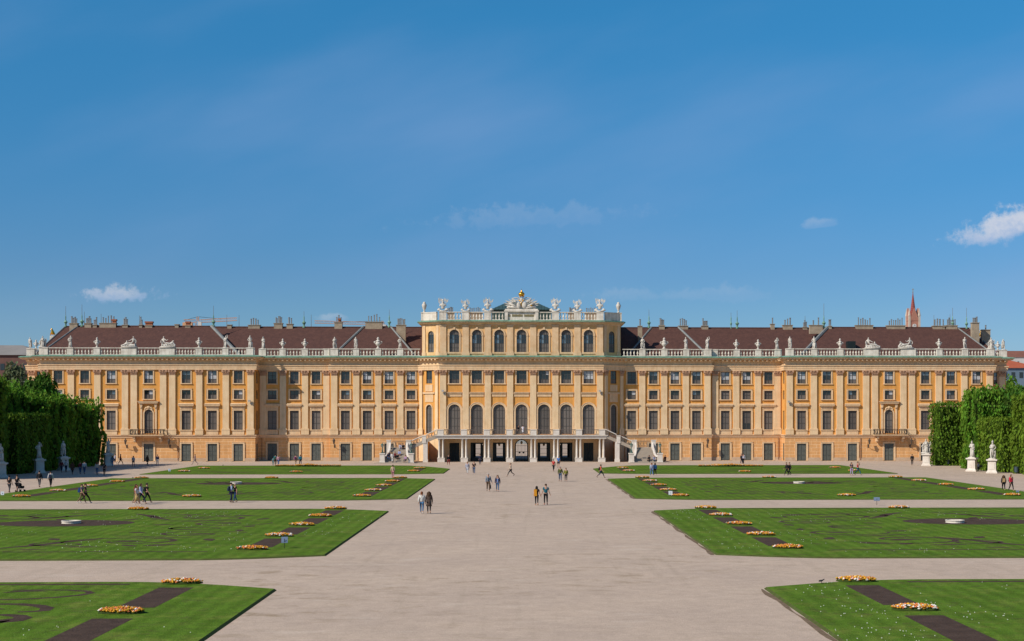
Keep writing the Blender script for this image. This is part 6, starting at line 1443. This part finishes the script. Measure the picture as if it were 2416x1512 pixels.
m = MB(); m.tube((0, -2.72, zb-4.6), (0, -2.86, zb-4.6), 1.05, n=16, m=0); m.tube((0, -2.86, zb-4.6), (0, -2.88, zb-4.2+.3), .07, n=4, m=1); m.tube((0, -2.86, zb-4.6), (.5, -2.88, zb-4.4), .07, n=4, m=1); m.build('clock_face', [HW, IRON], e)
for x in (-1.1, 1.1): m = MB(); m.box(x-.5, x+.5, -2.78, -2.6, zb-13, zb-8.5); m.build('louvre', DARKDOOR, e)
m = MB(); m.lathe((0, 0, zb-1), [(1.9, 0), (1.42, (zt-zb)*.28), (.10, zt-zb+1)], 8)
for k in range(1, 13): t = k/14; r = 1.78*(1-t); m.lathe((0, 0, zb-1+(zt-zb+1)*t), [(r*.98+.10, -.12), (r*.98+.16, 0), (r*.98+.05, .1)], 8, 1) if r > .3 else None
m.build('spire', [CR, CB], e); m = MB(); m.tube((0, 0, zt-.3), (0, 0, zt+2.2), .09, n=5); m.box(-.5, .5, -.06, .06, zt+1.3, zt+1.5); m.ell((0, 0, zt+.2), .28, 8, 5); m.build('cross', GOLD, e)
# cranes
CRN = mat('haze_paled_crane_orange', (.58, .32, .17), (.5, .27, .14), .5, .7)  # orange made paler in the base colour to imitate distance haze
def crane(u, v0, uj0, uj1, vj, Y, lab):
    P = Vector((XU(u, Y), Y, 0)); e = tag(empty('tower_crane', P), lab, 'crane', 'tower cranes beyond the roofs'); zt = ZV(v0, Y, P.x); zj = ZV(vj, Y, P.x)
    def lattice(m, a, b, w):
        a, b = Vector(a), Vector(b); n = max(4, int((b-a).length/(w*1.3))); d = (b-a).normalized(); q = d.cross(Vector((0, 1, 0))).normalized()*w; y = Vector((0, w, 0))
        C = [q+y, q-y, -q-y, -q+y]
        for c in C: m.tube(a+c, b+c, .09, n=4)
        for i in range(n):
            for k in range(4): m.tube(a.lerp(b, i/n)+C[k], a.lerp(b, (i+1)/n)+C[(k+1) % 4], .055, n=3)
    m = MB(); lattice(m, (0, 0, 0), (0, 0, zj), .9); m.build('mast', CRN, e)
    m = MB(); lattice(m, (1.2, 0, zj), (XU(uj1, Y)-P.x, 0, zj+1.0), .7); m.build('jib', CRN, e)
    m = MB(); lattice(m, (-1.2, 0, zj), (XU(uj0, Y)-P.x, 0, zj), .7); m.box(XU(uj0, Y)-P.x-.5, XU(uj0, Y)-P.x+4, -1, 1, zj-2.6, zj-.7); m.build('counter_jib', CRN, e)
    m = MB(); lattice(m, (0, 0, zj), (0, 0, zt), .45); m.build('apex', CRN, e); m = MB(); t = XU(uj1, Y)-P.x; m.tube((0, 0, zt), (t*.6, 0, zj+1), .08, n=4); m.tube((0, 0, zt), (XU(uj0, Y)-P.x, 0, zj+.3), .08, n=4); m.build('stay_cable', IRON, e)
    m = MB(); m.box(.4, 2.0, -1.4, -.2, zj-2.2, zj-.4); m.build('cab', HW, e)
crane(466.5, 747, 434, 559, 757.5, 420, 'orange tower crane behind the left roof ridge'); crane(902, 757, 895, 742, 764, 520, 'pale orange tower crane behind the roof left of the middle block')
# golden eagles on obelisks behind the roof ends
for s, u, v in ((-1, 124, 778), (1, 2313, 783)):
    Y = 22; x = XU(u, Y); zt_ = ZV(v+14, Y, x); e = tag(empty('obelisk', (x, Y, 0)), 'pale obelisk topped by a gilded eagle behind the %s roof end' % SIDE[s], 'obelisk', 'obelisks with gilded eagles'); m = MB(); m.box(-.9, .9, -.9, .9, 0, zt_, t=(.45, .45)); m.build('shaft', STONE, e)
    m = MB(); take(m, skin([(0, 0, .15, .3, .25), (0, 0, .6, .32, .28), (-.05, -.05, 1.0, .2, .2), (-.12, -.1, 1.35, .16, .16), (-.32, -.12, 1.35, .06, .06), (.35, .1, .4, .16, .1), (.5, .15, -.1, .08, .06), (-.38, .1, .45, .14, .1), (-.5, .15, 0, .07, .05)], [(0, 1), (1, 2), (2, 3), (3, 4), (1, 5), (5, 6), (1, 7), (7, 8)], 1)); o = m.build('eagle', GOLD, e, True, (0, 0, zt_))
# pale courtyard buildings seen through the gates
house(0, 185, 60, 14, 11, 4, mat('courtyard_cream', (.36, .37, .35), None, .2, .9), HT2, 'cream courtyard building seen through the palace gates', 3, 14, 'courtyard buildings')

# ------------------------------------------------------------------ people
BLK = (.016, .016, .019); NVY = (.022, .03, .06); JEAN = (.055, .10, .19); DGR = (.06, .06, .065); WHT = (.62, .60, .57); KHA = (.20, .15, .09)
def A(a, b, y0=1032.2): return (a*.25, y0+b*.25)
def PP(a, b, label, col=0, **kw):
    u = col*604+a*.25; v = 1032.2+b*.25; return person(G(u, v), label, **kw)
L_ = 'long'
PP(88, 520, 'person in black top and grey leggings beside the pram pusher, left edge', face=170, top=('tee', BLK), legs=('slim', DGR), hair=('black', 'bun'), arms=('bent', 'down'))
PP(160, 518, 'person in black tee and shorts pushing a pram, left edge', face=165, top=('tee', BLK), legs=('shorts', BLK), hair=('brown', 'short'), arms=('push', 'push'), h=1.8)
PP(372, 470, 'person in black jacket and grey trousers at the shade edge, left of the vest wearer', face=180, top=('jacket', BLK), legs=(L_, (.13, .12, .12)), hair=('black', 'short'), h=1.82)
PP(478, 470, 'person in dark vest with white sleeves at the edge of the hedge shade', face=180, top=('shirt', WHT), legs=(L_, BLK), hair=('black', 'short'), extra=[('backpack', NVY)], h=1.78)
PP(580, 330, 'person in maroon top in hedge shade, leftmost of the five strollers', face=175, top=('jacket', (.13, .02, .025)), legs=(L_, NVY), hair=('black', 'short'))
PP(623, 326, 'person in white tee and dark jeans in hedge shade beside the maroon top', face=180, top=('tee', WHT), legs=(L_, NVY), hair=('black', 'short'))
PP(683, 348, 'person with long brown hair and brown jacket in hedge shade', face=180, top=('coat', (.12, .05, .03)), legs=('slim', BLK), hair=('brown', L_))
PP(757, 345, 'person in dark red jacket and jeans in hedge shade beside the white shirt', face=180, top=('jacket', (.16, .025, .03)), legs=(L_, JEAN), hair=('black', 'short'))
PP(796, 345, 'person in white long sleeved shirt and jeans in hedge shade', face=180, top=('shirt', WHT), legs=(L_, JEAN), hair=('black', 'short'), h=1.78)
PP(915, 350, 'person in cream top and jeans with a pale shoulder bag by the left hedge', face=190, top=('shirt', (.55, .45, .36)), legs=('slim', JEAN), hair=('red', L_), extra=[('shoulder_bag', (.5, .48, .44), 1)])
PP(984, 360, 'person with long brown hair in black beside the cream top, left hedge', face=185, top=('tee', BLK), legs=('slim', BLK), hair=('brown', L_), extra=[('shoulder_bag', (.45, .25, .22), 1)])
PP(918, 264, 'person in black standing at the foot of the left hedge end', face=30, top=('jacket', BLK), legs=(L_, BLK), hair=('black', 'short'), stride=.1)
PP(1060, 275, 'person in blue jeans with long hair beside the left corner statue', face=170, top=('shirt', (.12, .2, .28)), legs=('slim', (.10, .2, .33)), hair=('brown', L_))
PP(1085, 252, 'person in light blue top and dark shorts near the left corner statue', face=-60, top=('tee', (.35, .42, .6)), legs=('shorts', NVY), hair=('black', 'short'), shoe=WHT)
PP(1137, 255, 'person in dark red jacket and brown trousers before the left palace end', face=100, top=('jacket', (.22, .04, .03)), legs=(L_, (.12, .05, .04)), hair=('brown', 'short'), shoe=WHT, stride=.8)
PP(1258, 275, 'person in white top with pale backpack walking before the left palace end', face=-150, top=('tee', WHT), legs=('slim', DGR), hair=('red', 'bob'), extra=[('backpack', (.5, .42, .42))])
PP(1390, 266, 'red haired person in brown coat by the left balcony door', face=150, top=('coat', (.10, .05, .03)), legs=('slim', BLK), hair=('red', L_))
PP(1485, 262, 'person in navy jacket and white trousers right of the left balcony door', face=20, top=('jacket', (.03, .045, .10)), legs=(L_, (.5, .48, .46)), hair=('brown', 'short'))
PP(1840, 258, 'person in dusty pink top striding past the left pavilion doors', face=-90, top=('jacket', (.30, .19, .18)), legs=('slim', (.25, .22, .22)), hair=('brown', 'short'), stride=.95)
PP(770, 622, 'person in khaki trousers with blue backpack on the left path', face=95, top=('tee', (.1, .1, .11)), legs=(L_, (.17, .12, .07)), hair=('brown', 'short'), extra=[('backpack', (.02, .06, .20))], shoe=WHT, stride=.7)
PP(806, 620, 'person in black tee and trousers in front of the blue backpack wearer', face=100, top=('tee', BLK), legs=(L_, BLK), hair=('black', 'short'), arms=('bent', 'bent'), stride=.9, shoe=WHT, h=1.76)
PP(1294, 636, 'person in white top and yellow skirt in the left path group of four', face=60, top=('tee', WHT), legs=('skirt', (.45, .33, .12)), hair=('red', L_), shoe=WHT)
PP(1282, 622, 'person in dark red top at the back of the left path group', face=70, top=('jacket', (.18, .03, .025)), legs=(L_, KHA), hair=('brown', L_))
PP(1330, 626, 'person in pale blue shirt and navy trousers in the left path group', face=80, top=('shirt', (.33, .36, .55)), legs=(L_, NVY), hair=('brown', L_), stride=.8, h=1.8)
PP(1386, 614, 'person all in black at the front of the left path group', face=95, top=('tee', BLK), legs=(L_, BLK), hair=('black', 'short'), stride=.7, extra=[('backpack', BLK)])
PP(2180, 613, 'person in dark vest over pale blue sleeves on the left path', face=120, top=('shirt', (.30, .38, .5)), legs=(L_, NVY), hair=('black', 'short'), arms=('bent', 'bent'), stride=.2, h=1.8, extra=[('backpack', NVY)])
PP(2219, 612, 'grey haired person in black top and jeans facing the vest wearer', face=-60, top=('tee', BLK), legs=(L_, (.04, .09, .2)), hair=('grey', 'bun'), stride=.35, arms=('down', 'up'))
PP(160, 262, 'child in teal before the shaded corner of the left wing', 1, face=180, top=('tee', (.03, .22, .25)), legs=(L_, (.03, .18, .22)), h=1.25, hair=('black', 'short'))
PP(183, 263, 'person with dark green backpack between the teal child and pink top', 1, face=180, top=('shirt', (.03, .25, .28)), legs=('slim', BLK), extra=[('backpack', (.05, .09, .06))], hair=('black', 'short'), h=1.76)
PP(210, 264, 'person in pink top and blue trousers before the left wing shade', 1, face=175, top=('shirt', (.55, .28, .33)), legs=('slim', (.06, .11, .28)), hair=('fair', L_))
PP(373, 262, 'person in coral clothes with purple backpack before the left wing', 1, face=160, top=('shirt', (.55, .25, .22)), legs=(L_, (.30, .20, .13)), extra=[('backpack', (.12, .03, .10))], hair=('brown', 'short'))
PP(418, 262, 'person in teal jacket and navy trousers right of the purple backpack', 1, face=200, top=('jacket', (.03, .20, .28)), legs=(L_, NVY), hair=('black', 'short'), extra=[('backpack', (.03, .2, .26))])
PP(1814, 259, 'person in black jacket and red trousers by the left porch columns', 1, face=20, top=('jacket', BLK), legs=(L_, (.25, .03, .03)), hair=('brown', 'short'))
PP(2113, 256, 'person in dark blue before the second porch gate from the left', 1, face=180, top=('jacket', NVY), legs=(L_, NVY), hair=('black', 'short'), stride=.2)
PP(1290, 385, 'person in cream top and pink trousers on the left cross path', 1, face=175, top=('shirt', (.55, .40, .28)), legs=(L_, (.50, .22, .24)), hair=('brown', 'bob'), stride=.2)
PP(1993, 346, 'person in white trousers and grey shawl walking from the porch', 1, face=-10, top=('coat', (.36, .36, .42)), legs=(L_, WHT), hair=('fair', 'bob'), shoe=WHT)
PP(2055, 346, 'person in black tee and jeans beside the grey shawl wearer', 1, face=0, top=('tee', BLK), legs=(L_, JEAN), hair=('black', 'short'), h=1.78, shoe=WHT, arms=('bent', 'down'))
person(G(1204.5, 1123.6), 'person in cream top and black trousers striding left across the avenue', face=-80, top=('shirt', (.58, .46, .34)), legs=('slim', BLK), hair=('brown', 'short'), stride=1.0, arms=('up', 'down'))
PP(2190, 508, 'person in grey jacket and brown trousers carrying a dark bag', 1, face=5, top=('jacket', (.20, .23, .27)), legs=(L_, (.13, .08, .05)), hair=('grey', 'short'), h=1.84, extra=[('shirt_front', (.05, .07, .10))], arms=('hold', 'down'), shoe=(.1, .1, .1))
bp_ = G(604+2211*.25, 1032.2+507*.25); m = MB(); m.box(-.05, .05, -.17, .17, .28, .66, t=(.7, .8)); m.path([(0, -.1, .66), (0, -.06, .84), (0, .06, .84), (0, .1, .66)], .012, 5); tag(put('bag', m.mesh('bag', cmat((.02, .035, .055))), None, (bp_.x, bp_.y-.05, 0), R(10)), 'dark blue bag in the hand of the grey jacketed stroller', 'bag')
PP(2278, 511, 'person in blue top, dark cardigan and jeans right of the bag carrier', 1, face=0, top=('jacket', (.03, .035, .08)), legs=('slim', (.06, .12, .22)), hair=('brown', L_), extra=[('shirt_front', (.2, .3, .55))], shoe=(.06, .08, .12))
PP(1563, 720, 'red haired person in white jacket and jeans walking away on the avenue', 1, face=178, top=('jacket', (.66, .64, .58)), legs=('slim', (.06, .15, .28)), hair=('red', 'bob'), shoe=WHT, extra=[('shoulder_bag', (.45, .33, .26), 1)], h=1.76)
PP(1631, 719, 'person with long brown hair in brown tweed jacket beside the white jacket', 1, face=182, top=('coat', (.09, .06, .045)), legs=('slim', BLK), hair=('brown', 'big'), shoe=(.3, .2, .14), h=1.76)
PP(231, 641, 'person with mustard jacket over the shoulder holding hands on the avenue', 2, face=178, top=('tee', BLK), legs=('slim', BLK), hair=('black', L_), arms=('down', 'hold'), extra=[('drape', (.62, .27, .02), 1)], shoe=(.45, .2, .08), h=1.68)
PP(317, 636, 'person in teal tee and black trousers holding hands on the avenue', 2, face=182, top=('tee', (.015, .115, .155)), legs=('slim', BLK), hair=('brown', 'short'), arms=('hold', 'hold'), shoe=(.35, .03, .04), h=1.84)
PP(390, 319, 'person in red top walking beside the blue tee before the porch', 2, face=160, top=('tee', (.48, .03, .03)), legs=('slim', BLK), hair=('brown', 'short'))
PP(437, 286, 'person in bright blue tee and dark shorts before the porch', 2, face=180, top=('tee', (.04, .20, .55)), legs=('shorts', NVY), hair=('grey', 'short'), h=1.8)
PP(453, 414, 'person in olive jacket and jeans holding hands with the yellow green jacket', 2, face=0, top=('jacket', (.10, .11, .035)), legs=(L_, (.05, .10, .18)), hair=('grey', 'short'), h=1.80, arms=('hold', 'down'))
PP(507, 415, 'person in yellow green jacket and black trousers holding hands', 2, face=0, top=('jacket', (.20, .20, .03)), legs=('slim', BLK), hair=('brown', 'short'), h=1.62, arms=('down', 'hold'))
PP(836, 381, 'person in orange red top with black backpack striding at the right lawn tip', 2, face=85, top=('tee', (.58, .10, .05)), legs=('slim', NVY), hair=('brown', 'bob'), stride=1.0, extra=[('backpack', BLK)])
PP(1316, 362, 'person in pale blue top and jeans on the right cross path', 2, face=-165, top=('shirt', (.40, .45, .58)), legs=(L_, (.10, .2, .35)), hair=('red', 'bob'), shoe=WHT)
PP(1347, 361, 'person in blue jacket and black trousers close beside the pale blue top', 2, face=-170, top=('jacket', (.06, .20, .42)), legs=(L_, BLK), hair=('brown', L_), shoe=WHT)
PP(2163, 250, 'person in dark jacket before the second door of the right wing', 2, face=30, top=('jacket', DGR), legs=(L_, NVY), hair=('black', 'short'), stride=.2)
PP(2181, 250, 'person in white shirt and dark jacket at the right wing door', 2, face=-30, top=('shirt', (.5, .5, .58)), legs=(L_, BLK), hair=('black', 'short'), stride=.3, extra=[('backpack', (.03, .05, .12))])
PP(176, 356, 'person in black leaning forward, left of a pair on the right path', 3, face=-80, top=('jacket', BLK), legs=(L_, BLK), hair=('brown', 'short'), stride=.8, lean=.05)
PP(199, 355, 'person in black close behind the leaning one on the right path', 3, face=-70, top=('jacket', (.03, .022, .02)), legs=(L_, (.02, .03, .04)), hair=('brown', 'short'), stride=.6)
PP(785, 355, 'person in navy top and lilac trousers beside the red tee, right', 3, face=20, top=('tee', NVY), legs=(L_, (.40, .33, .5)), hair=('black', L_), arms=('bent', 'bent'), stride=.2)
PP(844, 354, 'person in red tee and teal jeans lifting an arm on the right path', 3, face=60, top=('tee', (.45, .02, .03)), legs=(L_, (.02, .13, .16)), hair=('brown', 'short'), arms=('up', 'up'), stride=.8, h=1.8)
PP(1357, 262, 'person in black before the right pavilion wall left of the statue', 3, face=160, top=('jacket', BLK), legs=(L_, BLK), hair=('brown', 'short'), h=1.8)
PP(2220, 506, 'dark haired person with tan coat and bag at the right edge', 3, face=170, top=('jacket', (.03, .025, .025)), legs=('slim', BLK), hair=('brown', 'big'), extra=[('backpack', (.42, .27, .13))], h=1.66)
PP(2291, 505, 'person in red jacket and black leggings at the right edge', 3, face=20, top=('jacket', (.62, .03, .06)), legs=('slim', BLK), hair=('brown', L_), shoe=(.65, .16, .2), h=1.72, extra=[('backpack', (.08, .10, .06))])
# on the terrace
person((.25, -4.2), 'person in a white dress on the terrace before the middle window', face=170, top=('dress', (.70, .68, .72)), legs=None, hair=('black', 'bun'), z=4.74, stride=.15)
person((-.55, -3.6), 'dark haired person in black behind the white dress on the terrace', face=40, top=('jacket', BLK), legs=(L_, BLK), hair=('black', L_), z=4.74, stride=.1)
# sitting on the garden stairs
def sitter(x, y, z, label, face, top, legs, hair, **kw): person((x, y), label, face=face, top=top, legs=legs, hair=hair, sit=True, arms=('lap', 'lap'), z=z-.43, stride=0, group='people sitting on the garden stairs', **kw)
sx = lambda u: XU(u, -8)
for (u, k, lab, fa, tc, lc, hc) in ((873.0+3.4, 13, 'person in navy and bright blue trousers sitting low on the left stairs', 10, NVY, (.02, .13, .32), ('brown', L_)), (931.2-23, 13, 'person in black sitting low on the left stairs beside the white one', 25, BLK, BLK, ('black', 'short')), (931.2-18, 12, 'person in dark red top sitting low on the left stairs', -20, (.2, .03, .03), NVY, ('black', 'short')),
    (0, 0, '', 0, 0, 0, 0)):
    if not lab: continue
def stair_seat(u, v, lab, fa, tc, lc, hc):
    """sit on the step of the lower flight that the photo shows at (u, v)"""
    best = None
    for k in range(15):
        z = 2.55-2.25*(k+1)/15; y = -5.0-.36*k-.30; x = XU(u, y); vv = HOR-(z-CAM_H)/(x*math.sin(TH)+(y+CAM_D)*math.cos(TH))*F_PX
        if best is None or abs(vv-v) < best[0]: best = (abs(vv-v), x, y, z)
    sitter(best[1], best[2]+.12, best[3], lab, fa, ('jacket', tc), (L_, lc), hc)
Q = lambda a, b: ((1480+a/8.4)*.58984, (1700+b/8.4)*.58984)
for a, b, lab, fa, tc, lc, hc in ((600, 1090, 'person with bright blue trousers sitting low on the left stairs', 15, NVY, (.02, .13, .32), ('brown', L_)), (690, 1060, 'person in black sitting on the left stairs behind the one in white', 5, BLK, BLK, ('black', 'short')), (835, 1060, 'person in dark red top sitting on the left stairs', -15, (.16, .03, .03), BLK, ('brown', 'short')), (905, 1120, 'person in black sitting low on the left stairs right of the red top', 20, BLK, BLK, ('black', 'short')),
    (985, 1010, 'person in pale blue top sitting apart on the left stairs', 0, (.35, .38, .6), (.45, .2, .15), ('brown', L_)), (1010, 790, 'person in white top sitting at the head of the left stairs', 10, (.5, .48, .55), (.35, .34, .4), ('brown', L_)), (1110, 800, 'person in black sitting at the head of the left stairs by the parapet', -10, BLK, BLK, ('brown', 'short'))): stair_seat(*Q(a, b), lab, fa, tc, lc, hc)
x_, y_ = XU(Q(740, 0)[0], -10.7), -10.7; person((x_, y_), 'person all in white standing at the foot of the left stairs', face=170, top=('shirt', (.66, .64, .62)), legs=(L_, WHT), hair=('fair', L_), stride=.4, z=.15)
sitter(XU(Q(1190, 0)[0], -11.0), -11.0, .55, 'person in lilac top sitting by the inner lamp pedestal, left stairs', -20, ('shirt', (.4, .25, .4)), (L_, NVY), ('brown', L_))
Q2 = lambda a: (2480+a/8.4)*.58984
sitter(XU(Q2(975), -10.3), -10.0, .46, 'person in black sitting at the foot of the right stairs', -25, ('jacket', BLK), (L_, BLK), ('black', L_)); sitter(XU(Q2(1140), -10.3), -10.0, .46, 'person in pale blue top and dark jeans sitting at the right stairs foot', 30, ('shirt', (.3, .35, .5)), (L_, (.03, .07, .12)), ('red', 'short'))
sitter(XU(Q2(1510), -9.6), -9.4, .42, 'person in dark red sitting on the ground right of the stairs', -40, ('jacket', (.10, .02, .02)), (L_, BLK), ('black', 'short'))
# on the bench
for dy, lab, tc, lc, hc in ((-.4, 'person in white shirt leaning back on the bench by the statues', WHT, NVY, ('brown', 'short')), (.4, 'person with bare legs on the bench by the statues', (.45, .25, .22), (.05, .05, .07), ('brown', L_))): person((pb_.x-.15, pb_.y+dy), lab, face=-82, top=('shirt', tc), legs=('shorts' if dy > 0 else L_, lc), hair=hc, sit=True, arms=('lap', 'lap'), stride=0, group='people sitting on the bench')
# pram
pp = G(47.5, 1161.5); e = tag(empty('pram', (pp.x, pp.y, 0), R(165)), 'black pram pushed by the person in black shorts at the left edge', 'pram'); m = MB(); m.box(-.22, .22, -.36, .30, .42, .66, t=(1.1, 1.1)); m.ell((0, .12, .78), (.24, .26, .24), 9, 6); m.build('carriage', cmat(BLK), e)
m = MB()
for s in (-1, 1): m.path([(s*.24, .26, .95), (s*.24, .0, .5), (s*.24, -.38, .15)], .018, 5); m.path([(s*.24, -.1, .55), (s*.24, .32, .15)], .018, 5)
m.tube((-.24, .26, .95), (.24, .26, .95), .022, n=5); m.build('chassis', IRON, e)
for x in (-.26, .26):
    for y in (-.38, .32): m = MB(); m.tube((x-.025, y, .15), (x+.025, y, .15), .15, n=12); m.build('wheel', cmat((.02, .02, .02)), e)

bpy.data.scenes.remove(TMP)
